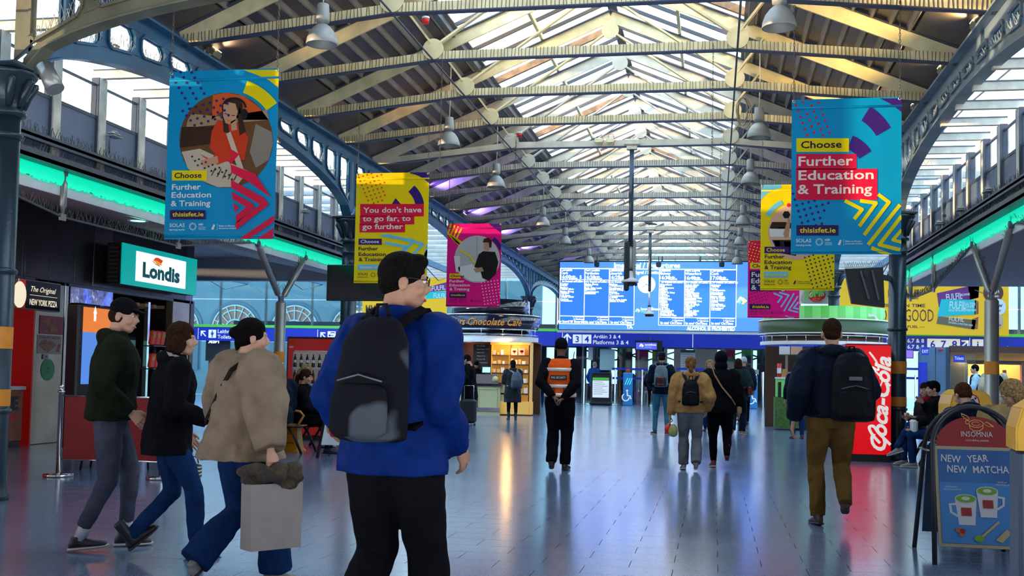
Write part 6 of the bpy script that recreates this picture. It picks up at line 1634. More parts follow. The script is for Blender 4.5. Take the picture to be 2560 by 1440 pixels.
# glass gate leaves with chrome posts
k = 0
for px in (1466, 1542, 1608, 1905, 1918, 1932, 2278, 2292, 2408):
    p = gz(px, 1010); o = thing('gate_post', (p.x, 49.6, 0), 'slim chrome gate post below the sign band, %s from the left' % (ORD[k].replace('nearest', 'first')), 'post', 'chrome gate posts'); k += 1
    b = MB(); b.use(M_chrome).lathe([(.06, 0), (.04, .02), (.04, 1.65), (0, 1.66)], seg=12); b.build('tube', o)
for (x0_, x1_, lb) in ((1530, 1620, 'blue barrier belts stretched left of the backpack man'), (1690, 1760, 'blue barrier belt behind the tan fleece'), (2262, 2300, 'blue barrier belts right of the banded column'), (1945, 1965, 'short blue barrier belt by the juice bar')):
    p0, p1 = gz(x0_, 925, 49.7), gz(x1_, 925, 49.7); o = thing('barrier_belt', (p0.x, 49.7, 0), lb, 'barrier')
    for py in (922, 945):
        z = gz(x0_, py, 49.7).z; b = MB(); b.use(M_belt).b2((0, -.01, z-.05), (p1.x-p0.x, .01, z+.05)); b.build('belt', o)
    for x_ in (0, p1.x-p0.x): b = MB(); b.use(M_chrome).cyl((x_, 0, 0), (x_, 0, 1.5), .03); b.build('post', o)
def totem(px, lb, m1, txt=()):
    p = gz(px, 1012, 49.0); o = thing('ticket_validator', (p.x, 49.0, 0), lb, 'machine')
    b = MB(); b.use(m1).rbox((0, 0, .75), (.42, .3, 1.5), .03); b.build('body', o); b = MB(); b.use(BM['orange']).rbox((0, 0, 1.58), (.2, .2, .16), .03); b.build('beacon', o)
    P = Print((0, -.152, 0), AX, AZ, -AY, .004); P.line([(-.08+.16*math.cos(a_), .38+.16*math.sin(a_)) for a_ in [R(120+20*i) for i in range(13)]], .05, M_ltr).disc(-.02, .68, .05, M_ltr, 10).line([(-.02, .62), (0, .46), (.12, .44), (.16, .30)], .05, M_ltr)
    for i in range(3): P.line([(-.12+.1*i, .95), (.0+.1*i, 1.25)], .03, M_lg[0])
    P.build('print', o)
M_vb = mat('validator_blue', (.03, .25, .60), .4, em=.12)
totem(1569, 'sky blue accessible ticket validator left of the backpack man', M_vb); totem(1881, 'sky blue accessible ticket validator left of the juice bar', M_vb)
p = onZ(1502, 1013, 0); o = thing('information_totem', (p.x, p.y, 0), 'black freestanding notice totem with a white sheet right of the security guard', 'sign')
b = MB(); b.use(M_blk).rbox((0, 0, .74), (.92, .30, 1.36), .05); b.rbox((0, 0, .08), (1.0, .5, .16), .05); b.rbox((0, 0, 1.44), (.86, .26, .10), .04); b.build('body', o)
b = MB(); b.use(M_ltr).b2((-.37, -.16, .35), (.37, -.152, 1.12)); b.use(M_green).b2((-.37, -.16, 1.14), (.37, -.152, 1.25)); b.build('notice', o)
P = Print((0, -.161, 0), AX, AZ, -AY, .003)
for k in range(7): P.rect(-.32, 1.04-.09*k, .10+.2*((k*7) % 3)/2, 1.06-.09*k, BM['grey'])
P.build('text_lines', o)
for (px0, px1, py0, py1, m, lb, Y) in ((1499, 1537, 873, 925, mat('frosted', (.36, .52, .52), .5), 'pale grey-green frosted panel on the gates above the totem', 50.1), (1701, 1738, 875, 930, BM['lgrey'], 'grey printed timetable poster on the glass behind the tan fleece', 50.1), (1640, 1668, 0, 0, None, '', 0),
                                       (1330, 1345, 873, 930, BM['lgrey'], 'tall pale panel on the glass beside the chocolate kiosk', 50.1), (1470, 1482, 868, 900, BM['lgrey'], 'small white and blue notice on the glass left of the frosted panel', 50.1), (1938, 1952, 885, 935, mat('frosted', (.36, .52, .52)), 'frosted panel behind the juice bar corner', 50.1),
                                       (1941, 1960, 893, 910, mat('check_yellow', (.85, .85, .05), .5, em=.2), 'yellow check point notice behind the juice bar', 50.08), (1921, 1944, 960, 1000, BM['white'], 'white notice board with pictograms on the gates left of the juice bar', 49.2), (1882, 1897, 924, 936, BM['lgrey'], 'small white notice on the far gate', 50.1), (1930, 1936, 0, 0, None, '', 0)):
    if m is None: continue
    a, c = onY(px0, py1, Y), onY(px1, py0, Y); o = thing('notice_panel', (a.x, Y, a.z), lb, 'notice'); b = MB(); b.use(m).b2((0, 0, 0), (c.x-a.x, .03, c.z-a.z)); b.build('sheet', o)
    w, h = c.x-a.x, c.z-a.z; P = Print((0, -.001, 0), AX, AZ, -AY, .003)
    if 'check' in lb: P.text('CHECK', w*.1, h*.6, h*.22, M_bink, width=w*.8).text('POINT', w*.1, h*.25, h*.22, M_bink, width=w*.8); P.build('print', o)
    elif 'frosted' not in lb:
        for k in range(8): P.rect(w*.12, h*(.88-.1*k), w*(.5+.35*((k*5) % 3)/2), h*(.90-.1*k), BM['grey'])
        if 'timetable' in lb: P.rect(0, h*.88, w, h, M_pole)
        P.build('print', o)
a, c = onY(1590, 873, 49.3), onY(1642, 857, 49.3); o = thing('small_screen', (a.x, 49.3, a.z), 'small violet-blue screen hanging under the sign band', 'screen'); b = MB(); b.use(M_blk).b2((-.05, .01, -.05), (c.x-a.x+.25, .1, c.z-a.z+.1)); b.build('casing', o); b = MB(); b.use(mat('violet_screen', (.1, .1, .9), .3, em=1, emc=(.07, .09, .95))).b2((0, 0, 0), (c.x-a.x, .02, c.z-a.z)); b.build('screen', o); b = MB(); b.use(M_rail).b2((.6, .03, c.z-a.z+.1), (.66, .09, c.z-a.z+.3)); b.build('hanger', o)
P = Print((0, -.001, 0), AX, AZ, -AY, .003); P.lay(); rail_logo(P, .22, .17, .2); P.text('Iarnród Éireann', .42, .18, .07, M_scw, width=.5).text('Irish Rail', .42, .08, .06, M_lg[0]); P.build('logo', o)
a, c = onY(2263, 894, 46), onY(2282, 876, 46); o = thing('small_screen', (a.x, 46, a.z), 'small violet screen just right of the banded column', 'screen'); b = MB(); b.use(M_blk).b2((-.03, .01, -.03), (c.x-a.x+.03, .1, c.z-a.z+.03)); b.build('casing', o); b = MB(); b.use(mat('violet_screen2', (.2, .1, .8), .3, em=.9, emc=(.22, .10, .85))).b2((0, 0, 0), (c.x-a.x, .02, c.z-a.z)); b.build('screen', o)
# people-high dark clutter: reversed NER sign
o = thing('window_sign', onY(519, 857, 50.05), 'dark shop window sign with mirrored white letters behind the sign band', 'sign')
b = MB(); b.use(M_dark).b2((-.1, .02, -.9), (1.2, .06, .32)); b.build('panel', o); P = Print((0, .015, 0), AX, AZ, -AY, .003); text(P.mb, 'NER', (.62, .0, .0), -AX, AZ, .22, M_wht, 'L', .05); P.build('letters', o)
# right end wall: grey-blue wall, ticket office
M_gb = mat('grey_blue_wall', (.10, .17, .26), .5, var=.08, scale=.8); M_off = mat('office_wood', (.62, .36, .08), .5, em=.05, var=.15, scale=1)
wb2 = thing('wall_back', (10, 49.5, 0), kind='structure')
def wbk(px0, px1, py0, py1, Y, th, m, nm): b = MB(); b.use(m); a, c = onY(px0, py1, Y), onY(px1, py0, Y); b.b2((a.x, Y, max(0, a.z)), (c.x, Y+th, c.z)); b.build(nm, wb2, True)
wbk(2300, 2338, 868, 1100, 48.6, .3, M_gb, 'panel'); wbk(2340, 2366, 868, 1100, 48.55, .3, M_gb, 'door_leaf'); wbk(2366, 2376, 868, 1100, 48.5, .3, M_pole, 'frame')
wbk(2376, 2640, 868, 880, 48.4, .3, M_kback, 'beam'); wbk(2376, 2640, 880, 906, 50.2, .1, M_off, 'upper_wall'); wbk(2420, 2640, 904, 910, 49.6, .2, M_kback, 'counter_head'); wbk(2440, 2640, 1000, 1100, 49.4, .3, M_off, 'counter_front')
wbk(2420, 2640, 908, 1090, 52.0, .1, M_off, 'office_back'); wbk(2376, 2420, 890, 1090, 52.0, .1, M_pole, 'lobby_back'); wbk(2555, 2640, 906, 1090, 49.5, .3, M_wood, 'wood_cladding'); wbk(2412, 2440, 868, 1090, 49.5, .04, M_win, 'glass_screen')
wbk(2455, 2640, 910, 998, 49.35, .03, M_win, 'counter_glass')
plight(onY(2500, 890, 50.9), 420, (1, .60, .20), .2); plight(onY(2430, 895, 51), 90, (1, .65, .3), .2)
a, c = onY(2297, 1100, 48.3), onY(2317, 905, 48.3); o = thing('help_point', (a.x, 48.2, 0), 'plain royal blue cabinet against the grey wall right of the column', 'cabinet'); b = MB(); b.use(M_belt).rbox(((c.x-a.x)/2, .15, c.z/2), (c.x-a.x, .3, c.z), .03); b.build('body', o)
for (px0, px1, py0, py1, lb) in ((2303, 2322, 868, 888, 'dark blue hanging sign with white vertical glyphs'), (2384, 2412, 888, 905, 'small teal wayfinding sign hanging in the lobby')):
    a, c = onY(px0, py1, 48.0), onY(px1, py0, 48.0); o = thing('wayfinding_sign', (a.x, 48.0, a.z), lb, 'sign'); b = MB(); b.use(M_band).b2((0, 0, 0), (c.x-a.x, .05, c.z-a.z)); b.build('panel', o)
    P = Print((0, -.001, 0), AX, AZ, -AY, .003); P.text('EXIT' if px0 < 2350 else 'Tickets', .04, .1, .14, M_ltr, width=(c.x-a.x)*.8); P.build('print', o)
o = thing('red_sounder', onY(2352, 874, 48.4), 'tiny red alarm sounder on the grey wall under the sign band', 'alarm'); b = MB(); b.use(M_red).lathe([(0, -.05), (.08, -.04), (.09, .04), (0, .05)], seg=12); b.build('body', o)
for (px, py, w_, h_, m, lb) in ((2514, 935, .14, .35, M_red, 'red box on the ticket office counter'), (2505, 960, .3, .2, BM['white'], 'white papers on the ticket office counter')):
    p = onY(px, py, 49.6); o = thing('office_item', (p.x, 49.8, p.z-h_/2), lb, 'box'); b = MB(); b.use(m).rbox((0, 0, h_/2), (w_, .15, h_), .01); b.build('body', o)

# ---- cafe pavement board (right) ----
fL, rL = onZ(2337, 1411, 0), onZ(2287, 1369, 0); wA = .66; dep = rL.y-fL.y; hA = 1.14
t = thing('pavement_sign', (fL.x, fL.y, 0), 'black arched pavement board with INSOMNIA header and blue matcha poster', 'sign')
def fr(x, z, off=0.): f = z/hA; return Vector((x, dep/2*f*.86+off, z))
arcp = [fr(0, 0), fr(.03, .80)]+[fr(wA/2-(wA/2-.03)*math.cos(R(a_)), .82+.31*math.sin(R(a_))) for a_ in range(0, 181, 12)]+[fr(wA-.03, .80), fr(wA, 0)]
b = MB(); b.use(M_iron).tube(arcp, .018, 8); b.build('front_frame', t)
b = MB(); b.use(M_iron).tube([Vector((v.x-.09 if 0 else v.x, dep-v.y+.02, v.z)) for v in arcp], .018, 8); b.build('rear_frame', t)
Vv = (fr(0, 1)-fr(0, 0)).normalized(); Nn = AX.cross(Vv)
M_ired = mat('cafe_red', (.22, .008, .008), .35); M_ibl = mat('poster_blue', (.02, .13, .32), .3, c2=(.012, .06, .20), scale=1.5); M_igold = mat('cafe_gold', (.65, .33, .08), .4); M_igr = mat('header_grey', (.5, .47, .45), .5)
R_ = (wA/2-.055)
b = MB(); b.use(M_ired).prism([(wA/2-R_*math.cos(R(a_)), .87+R_*.84*math.sin(R(a_))) for a_ in range(0, 181, 9)], fr(0, 0)-Nn*.005, AX, Vv, Nn, .012); b.build('header', t)
b = MB(); b.use(mat('poster_frame', (.30, .27, .17), .4, .3)).prism([(.035, .13), (wA-.035, .13), (wA-.035, .87), (.035, .87)], fr(0, 0)-Nn*.006, AX, Vv, Nn, .014); b.build('poster_frame', t)
b = MB(); b.use(M_ibl).prism([(.06, .155), (wA-.06, .155), (wA-.06, .845), (.06, .845)], fr(0, 0)+Nn*.008, AX, Vv, Nn, .003); b.build('poster', t)
b = MB(); b.use(M_pole).prism([(.05, .14), (wA-.05, .14), (wA-.05, .86), (.05, .86)], Vector((0, dep+.02, 0)), AX, Vector((0, -Vv.y, Vv.z)), AY, .008); b.build('rear_panel', t)
b = MB(); b.use(M_steel).bar(fr(.0, .80, .01), Vector((0, dep-fr(0, .8).y+.02, .80)), .02, .01); b.build('hinge_stay', t)
P = Print(fr(0, 0)+Nn*.012, AX, Vv, Nn, .0012)
P.text('INSOMNIA', wA*.52, .945, .042, M_igr, 'C', bold=.0, width=.22).text('LOVE BEING AWAKE', wA*.52, .91, .014, M_igr, 'C', width=.16)
gx, gy = wA*.52, 1.045
P.line([(gx+.05*math.cos(R(a_)), gy+.028*math.sin(R(a_))) for a_ in range(0, 361, 20)], .005, M_igold); P.line([(gx+.03*math.cos(R(a_)), gy+.014*math.sin(R(a_))) for a_ in range(40, 361, 20)], .004, M_igold)
P.line([(gx-.05, gy), (gx-.045, gy-.035), (gx-.02, gy-.055), (gx+.02, gy-.055), (gx+.045, gy-.035), (gx+.05, gy)], .005, M_igold); P.line([(gx-.06+.014*math.cos(R(a_)), gy+.01+.014*math.sin(R(a_))) for a_ in range(0, 361, 30)], .005, M_igold)
P.line([(gx-.045, gy+.03), (gx-.055, gy+.055), (gx-.10, gy+.075), (gx-.095, gy+.055), (gx-.08, gy+.05), (gx-.085, gy+.04), (gx-.05, gy+.025)], .004, M_igold); P.line([(gx+.055, gy+.0), (gx+.075, gy+.015), (gx+.12, gy-.02), (gx+.10, gy-.018), (gx+.09, gy-.02), (gx+.08, gy-.015), (gx+.06, gy-.005)], .004, M_igold)
P.lay(); M_pt = mat('poster_text', (.45, .47, .48), .5)
for s_, x_, y_, r0 in (('NEW', .08, .755, -.08), ('YEAR', .265, .75, .08), ('NEW', .12, .675, -.04), ('MATCHA', .30, .672, .03)): P.text(s_, x_, y_, .054, M_pt, bold=.015, rot=r0, squash=.80)
P.text('HAZELNUT', .10, .56, .012, M_pt).text('MATCHA LATTE', .09, .54, .012, M_pt).text('VANILLA', .46, .605, .012, M_pt).text('MATCHA LATTE', .45, .585, .012, M_pt)
P.rect(.06, .155, wA-.06, .60, mat('poster_table', (.03, .16, .38), .35)); P.lay()
M_cup = mat('cup_white', (.42, .42, .44), .4); M_mat = mat('matcha', (.10, .26, .01), .5); M_fo = mat('milk_foam', (.40, .45, .36), .5)
for cx_, cy_ in ((.235, .40), (.385, .46)):
    P.poly([(cx_-.075, cy_+.08), (cx_+.075, cy_+.08), (cx_+.055, cy_-.11), (cx_-.055, cy_-.11)], M_cup); s_ = -1 if cx_ < .3 else 1
    P.line([(cx_+s_*.07, cy_+.04), (cx_+s_*.11, cy_+.035), (cx_+s_*.105, cy_-.02), (cx_+s_*.06, cy_-.05)], .015, M_cup); P.lay().disc(cx_, cy_+.08, .075, M_cup, 22, .034); P.lay().disc(cx_, cy_+.08, .068, M_mat, 22, .028); P.lay().disc(cx_, cy_+.082, .03, M_fo, 12, .014).rect(cx_-.035, cy_-.045, cx_+.035, cy_+.015, M_ired)
M_ws = mat('wooden_spoon', (.35, .27, .12), .5)
P.lay().line([(.33, .21), (.45, .32)], .016, M_ws).disc(.31, .195, .035, M_mat, 12, .025).disc(.20, .245, .02, M_ired, 8).disc(.17, .25, .018, M_wood, 8).disc(.19, .22, .018, M_wood, 8).poly([(.42, .19), (.50, .27), (.53, .24), (.46, .17)], M_ws)
P.build('printed_design', t)
# ---- bins ----
M_lid = mat('bin_lid_yellow', (.95, .48, .01), .35, var=.04); M_bin = mat('bin_grey', (.10, .13, .18), .4, .3)
def litter_bin(p, rz, label):
    t = thing('litter_bin', p, label, 'bin', rz=rz)
    b = MB(); b.use(M_bin).rbox((0, 0, .48), (.44, .44, .92), .02); b.b2((-.2, -.2, 0), (.2, .2, .04)); b.build('body', t)
    b = MB(); b.use(M_lid); w_ = .23; pf = [(-w_, .94), (-w_, 1.06), (-.20, 1.17), (-.12, 1.225), (.12, 1.225), (.20, 1.17), (w_, 1.06), (w_, .94)]
    b.prism([(x_, z_) for x_, z_ in pf], (0, -w_, 0), AX, AZ, AY, .04); b.prism(pf, (0, w_-.04, 0), AX, AZ, AY, .04)
    for (xa, za), (xb, zb_) in zip(pf[:-1], pf[1:]): b.bar((xa, 0, za), (xb, 0, zb_), .46, .012, Vector((-(zb_-za), 0, xb-xa)).normalized())
    b.build('lid', t)
    P = Print((0, -w_-.002, 0), AX, AZ, -AY, .002); P.disc(0, 1.09, .095, BM['red'], 28); P.lay().disc(0, 1.09, .080, M_white, 28); P.lay().line([(-.03, 1.03), (-.03, 1.10), (.02, 1.12), (.04, 1.09)], .018, M_blk).disc(.045, 1.135, .014, M_blk, 8).rect(-.0, 1.03, .02, 1.07, M_blk); P.lay().line([(-.06, 1.15), (.06, 1.03)], .014, BM['red']); P.build('sticker', t)
    b = MB(); b.use(M_blk).b2((-.14, -w_-.012, .97), (.14, -w_-.003, 1.0)); b.build('slot', t)
    return t
p = onD(2642, 1200, 6.0); litter_bin((p.x, p.y, 0), R(-8), 'grey litter bin with yellow lid at the right edge of the frame')
p = onD(2412, 1100, 12.6); litter_bin((p.x, p.y, 0), R(5), 'yellow-lidded litter bin behind the arched pavement board')
# ---- planter ----
p = onD(2486, 1300, 8.45); t = thing('hedge_planter', (p.x, p.y, 0), 'dark planter box with a low green hedge behind the pavement board', 'planter')
b = MB(); b.use(M_bin).rbox((.75, .2, .36), (1.5, .42, .70), .02); b.build('box', t)
b = MB(); rr = random.Random(3); M_leaf = mat('hedge_leaf', (.025, .10, .012), .5, c2=(.06, .2, .03), scale=30)
b.use(M_leaf)
for k in range(3800):
    c = Vector((rr.uniform(.02, 1.48), rr.uniform(.0, .40), rr.uniform(.70, 1.02))); a_ = rr.uniform(0, 6.3); e = rr.uniform(-.8, .8); s_ = rr.uniform(.012, .022)
    u = Vector((math.cos(a_), math.sin(a_), e)).normalized()*s_; v = u.cross(Vector((rr.uniform(-1, 1), rr.uniform(-1, 1), 1))).normalized()*s_*.5
    b.add([c-u, c+v, c+u, c-v], [(0, 1, 2, 3)], False)
tag(b.build('foliage', t), kind='stuff')
# ---- right benches ----
pr = onZ(2262, 1172, 0)
bench((pr.x+.62, pr.y+.65, 0), R(-90), 3, 'wooden bench with dark legs where the couple sit facing left')
p = onD(2520, 1200, 10.4); bench((p.x, p.y, 0), R(90), 2, 'wooden bench behind the hedge where people sit with heads bowed')
# ================= PEOPLE =================
_ts = bpy.data.scenes.new('workbench')
def remesh(mb, voxel, smooth=3, fac=.5):
    me = bpy.data.meshes.new('t'); me.from_pydata(mb.v, [], mb.f); me.update()
    ob = bpy.data.objects.new('t', me); _ts.collection.objects.link(ob)
    md = ob.modifiers.new('r', 'REMESH'); md.mode = 'VOXEL'; md.voxel_size = voxel
    if smooth: ms = ob.modifiers.new('s', 'SMOOTH'); ms.iterations = smooth; ms.factor = fac
    vl = _ts.view_layers[0]; vl.update(); dg = vl.depsgraph
    ev = ob.evaluated_get(dg); m2 = ev.to_mesh()
    n = len(m2.vertices); co = np.empty(n*3, 'f'); m2.vertices.foreach_get('co', co); co = co.reshape(-1, 3)
    fs = [tuple(p.vertices) for p in m2.polygons]
    ev.to_mesh_clear(); bpy.data.objects.remove(ob); bpy.data.meshes.remove(me)
    return co, fs
from mathutils import noise as _nz
def wob(co, amp, sc, seed=0.):
    out = co.copy()
    for i in range(len(co)):
        v = Vector((co[i][0]*sc+seed, co[i][1]*sc-seed, co[i][2]*sc*.8)); q = _nz.noise_vector(v); out[i] += (q.x*amp, q.y*amp, q.z*amp*.5)
    return out
def mk(name, geos, m, parent, base=None):
    """join (coords, faces) lists into one smooth mesh"""
    v = []; f = []
    for co, fs in geos:
        o = len(v); v.extend(map(tuple, co)); f.extend([tuple(i+o for i in q) for q in fs])
    if base is not None: v = [(a[0]-base[0], a[1]-base[1], a[2]-base[2]) for a in v]
    me = bpy.data.meshes.new(name); me.from_pydata(v, [], f); me.materials.append(m)
    me.polygons.foreach_set('use_smooth', [True]*len(f)); me.update()
    o = bpy.data.objects.new(name, me); COL.objects.link(o)
    if parent: o.parent = parent
    return o
# canonical head, centre at origin, face to +Y
_h = MB()
_h.ell((0, -.012, .035), (.074, .094, .086), 20, 14); _h.ell((0, .028, -.015), (.060, .064, .088), 18, 12); _h.ell((0, .040, -.078), (.042, .044, .034), 14, 10)
_h.ell((0, .015, -.05), (.055, .06, .05), 14, 10)
_h.tube([(0, .082, .022), (0, .100, -.006), (0, .106, -.022)], [.009, .012, .016], 8); _h.ell((0, .088, -.030), (.019, .014, .009), 10, 8)
for s_ in (-1, 1):
    _h.ell((s_*.076, -.008, -.010), (.012, .022, .032), 10, 8); _h.ell((s_*.030, .078, .030), (.024, .012, .009), 10, 8); _h.ell((s_*.038, .062, -.028), (.024, .022, .024), 10, 8)
_h.ell((0, .084, -.056), (.024, .012, .008), 10, 8); _h.ell((0, .080, -.066), (.020, .012, .008), 10, 8)
_h.tube([(0, -.022, -.02), (0, -.030, -.10), (0, -.045, -.20)], [.054, .053, .062], 16)
HEAD = remesh(_h, .0065, 2)
_h = MB()   # right hand: fingers down, thumb forward, palm faces -X
_h.loft([(Vector((0, 0, .02)), .024, .022, AY, AX), (Vector((0, 0, -.01)), .028, .019, AY, AX), (Vector((0, .004, -.05)), .040, .017, AY, AX), (Vector((0, .002, -.092)), .040, .014, AY, AX)], 12)
for (y, L, c) in ((.031, .070, .75), (.011, .080, .8), (-.010, .074, .9), (-.030, .058, 1.0)):
    p0 = Vector((0, y, -.080)); p1 = p0+Vector((-.010*c, y*.10, -L*.50)); p2 = p1+Vector((-.016*c, 0, -L*.32)); p3 = p2+Vector((-.016*c, 0, -L*.22)); _h.tube([p0, p1, p2, p3], [.0098, .0092, .0082, .0062], 8)
_h.tube([(0, .022, -.022), (-.008, .048, -.048), (-.014, .056, -.078), (-.020, .052, -.100)], [.014, .0118, .0098, .007], 8)
HAND = remesh(_h, .0042, 2)
_h = MB()   # fist-like grip hand
_h.loft([(Vector((0, 0, .02)), .024, .022, AY, AX), (Vector((0, 0, -.01)), .028, .019, AY, AX), (Vector((0, .004, -.05)), .040, .018, AY, AX), (Vector((0, .002, -.085)), .040, .016, AY, AX)], 12)
for (y, L) in ((.031, .066), (.011, .074), (-.010, .070), (-.030, .056)):
    p0 = Vector((0, y, -.078)); _h.tube([p0, p0+Vector((-.018, 0, -.030)), p0+Vector((-.044, 0, -.024)), p0+Vector((-.050, 0, .002))], [.0100, .0096, .009, .0075], 8)
_h.tube([(0, .022, -.022), (-.014, .046, -.050), (-.034, .044, -.074), (-.050, .030, -.082)], [.014, .0118, .0098, .0075], 8)
GRIP = remesh(_h, .0042, 2)
def shoe_geo(boot=0.):
    _s = MB(); S = [(-.075, .018, .022, .028), (-.06, .030, .034, .036), (-.02, .034, .042, .044), (.03, .036, .038, .040), (.09, .043, .028, .030), (.14, .042, .023, .026), (.175, .028, .018, .020)]
    _s.loft([(Vector((0, y, z)), rx, rz, AX, AZ) for y, rx, rz, z in S], 12)
    _s.tube([(0, -.02, .04), (0, -.015, .09+boot)], [.040, .042], 12)
    return remesh(_s, .008, 2)
SHOE = shoe_geo(); BOOT = shoe_geo(.13)
_so = MB(); _so.loft([(Vector((0, -.08, .006)), .024, .010, AX, AZ), (Vector((0, -.06, .008)), .036, .014, AX, AZ), (Vector((0, .02, .008)), .038, .014, AX, AZ), (Vector((0, .10, .008)), .047, .014, AX, AZ), (Vector((0, .15, .009)), .043, .012, AX, AZ), (Vector((0, .185, .012)), .024, .009, AX, AZ)], 12)
SOLE = (np.array(_so.v, 'f'), list(_so.f))
def xf(geo, M): 
    R3 = np.array([[M[i][j] for j in range(3)] for i in range(3)]); t = np.array([M[i][3] for i in range(3)])
    return (geo[0] @ R3.T + t, geo[1])
def flipx(geo): c = geo[0].copy(); c[:, 0] *= -1; return (c, [tuple(reversed(f)) for f in geo[1]])
def ik(a, b, l1, l2, pole):
    a, b = Vector(a), Vector(b); d = b-a; L = min(d.length, (l1+l2)*.999); u = d.normalized(); b = a+u*L
    x = (l1*l1-l2*l2+L*L)/(2*L); h = math.sqrt(max(0, l1*l1-x*x)); p = Vector(pole); p = (p-u*p.dot(u)).normalized()
    return a+u*x+p*h, b
SK = [mat('skin_fair', (.58, .31, .20), .5, var=.06), mat('skin_tan', (.42, .21, .12), .5, var=.06), mat('skin_dark', (.16, .07, .04), .5, var=.06)]
M_eyew = mat('eye_white', (.75, .72, .68), .3); M_iris = mat('iris', (.05, .025, .015), .2); M_lip = mat('lip', (.42, .13, .10), .45)
def fab(name, c, rough=.85, var=.18): return mat('cloth_'+name, c, rough, 0, var=var, scale=7, bump=.9, bscale=11, spec=.06)
def hairm(name, c, c2=None): return mat('hair_'+name, c, .75, 0, c2=c2 or tuple(x*.5 for x in c), scale=45, bump=1, bscale=70, spec=.06)
class Person: pass
def person(feet, top, label, rz, skin=0, pose=None, top_=None, legs=None, shoes=None, hair=None, detail=1., name='person', Hscale=None, hy=0., hp=0., Hfix=None, face=False, glasses=False, d=None):
    """feet: pixel under the feet (or d = depth); top: pixel row of the crown"""
    if d is None: g = onZ(feet[0], feet[1], 0); D = proj(g)[2]
    else: D = d; g = onD(feet[0], 900, D); g.z = 0
    pose = pose or {}
    seated = pose.get('sit')
    ztop = onD(feet[0], top, D).z
    pz = pose.get('pz', .93 if not seated else .54)
    lean = R(pose.get('lean', 2)); side = R(pose.get('side', 0)); Rm = Matrix.Rotation(side, 3, 'Y') @ Matrix.Rotation(-lean, 3, 'X'); tw = Matrix.Rotation(R(pose.get('twist', 0)), 3, 'Z')
    O = Vector((0, 0, pz))
    def T(p): p = Vector(p); return O + Rm @ (tw @ (p-Vector((0, 0, .93))))
    headc = T((0, .02, 1.625)); hd = Matrix.Rotation(R(hy), 3, 'Z') @ Matrix.Rotation(R(-hp), 3, 'X')
    HR = Rm @ tw @ hd
    htop = headc + HR @ Vector((0, -.01, .122))
    k = ztop/htop.z if Hfix is None else Hfix/1.75
    P = Person(); P.k = k; P.D = D
    root_M = Matrix.Translation((g.x, g.y, 0)) @ Matrix.Rotation(R(rz), 4, 'Z') @ Matrix.Scale(k, 4)
    P.M = root_M; P.T = T; P.HR = HR; P.headc = headc
    vox = .012*detail
    # skeleton
    w = pose.get('hipw', .09)
    J = {}
    for s_, sd in ((-1, 'l'), (1, 'r')):
        hip = Vector((s_*w, 0, pz-.01)); an = Vector(pose.get('an'+sd, (s_*.10, 0, .09)))
        kn, an = ik(hip, an, .43, .42, pose.get('kp'+sd, (s_*.08, 1, .25)))
        J['h'+sd], J['k'+sd], J['a'+sd] = hip, kn, an
        sh = T((s_*pose.get('shw', .180), 0, 1.405)); wr = pose.get('wr'+sd, (s_*.27, .06, .90)); wr = T(wr) if not pose.get('wabs') else Vector(wr)
        el, wr = ik(sh, wr, .29, .265, pose.get('ep'+sd, (s_*.45, -1, -.2)))
        J['s'+sd], J['e'+sd], J['w'+sd] = sh, el, wr
    P.J = J
    # body: one mesh
    b = MB()
    def stack(b, secs, seg=18):
        out = []
        for (z, rx, ry, y) in secs:
            if z >= .93: c = T((0, y, z)); X = Rm @ tw @ AX; Y = Rm @ tw @ AY
            else: c = Vector((0, y, z-.93+pz)); X, Y = AX, AY
            out.append((c, rx, ry, X, Y))
        b.loft(out, seg)
    stack(b, [(.86, .10, .08, 0), (.90, .14, .10, 0), (1.08, .12, .085, 0), (1.30, .15, .10, 0), (1.42, .13, .08, 0), (1.48, .055, .05, -.01), (1.50, .05, .05, -.01)], 14)
    for sd in 'lr':
        b.tube([J['h'+sd], J['k'+sd], J['a'+sd]], [.075, .05, .038], 10); b.ell(J['h'+sd], (.075,)*3, 10, 6)
        b.tube([J['s'+sd], J['e'+sd], J['w'+sd]], [.045, .036, .026], 10); b.ell(J['s'+sd], (.05,)*3, 10, 6)
    geos = [remesh(b, .020*max(1, detail), 1)]
    geos.append(xf(HEAD, Matrix.Translation(headc) @ HR.to_4x4()))
    for s_, sd in ((-1, 'l'), (1, 'r')):
        di = (J['w'+sd]-J['e'+sd]).normalized(); di = (di+Vector(pose.get('hb'+sd, (0, 0, 0)))).normalized()
        z = -di; fwdv = Vector(pose.get('th'+sd, (0, 1, 0))); y = (fwdv-z*fwdv.dot(z)).normalized(); x = y.cross(z)
        Mh = Matrix((x, y, z)).transposed().to_4x4(); gh = GRIP if pose.get('grip'+sd) else HAND
        if s_ < 0: gh = flipx(gh)
        geos.append(xf(gh, Matrix.Translation(J['w'+sd]) @ Mh))
    body = mk(name, geos, SK[skin], None)
    body.matrix_world = root_M
    tag(body, label, 'person'); P.o = body
    # trousers
    lm = legs['m']; wf = legs.get('w', 1.); hf = legs.get('hem', 1.)
    b = MB(); hz = pose.get('hiptop', 1.0)
    stack(b, [(.84, .12, .10, 0), (.90, .165, .118, -.005), (.97, .165, .118, -.005), (hz+.04, .14, .10, 0)], 16)
    for sd in 'lr':
        h_, k_, a_ = J['h'+sd], J['k'+sd], J['a'+sd]; e = a_+(a_-k_).normalized()*(.015 if not legs.get('crop') else -.07)
        b.tube([h_, h_.lerp(k_, .5), k_, k_.lerp(e, .4), e], [.098*wf, .088*wf, .068*wf, .062*wf*((1+hf)/2), .050*wf*hf], 12); b.ell(h_, (.098*wf,)*3, 12, 8); b.ell(k_, (.070*wf,)*3, 10, 6)
    co, fs = remesh(b, vox, 3); co = wob(wob(co, .010, 9, D), .006, 21, D)
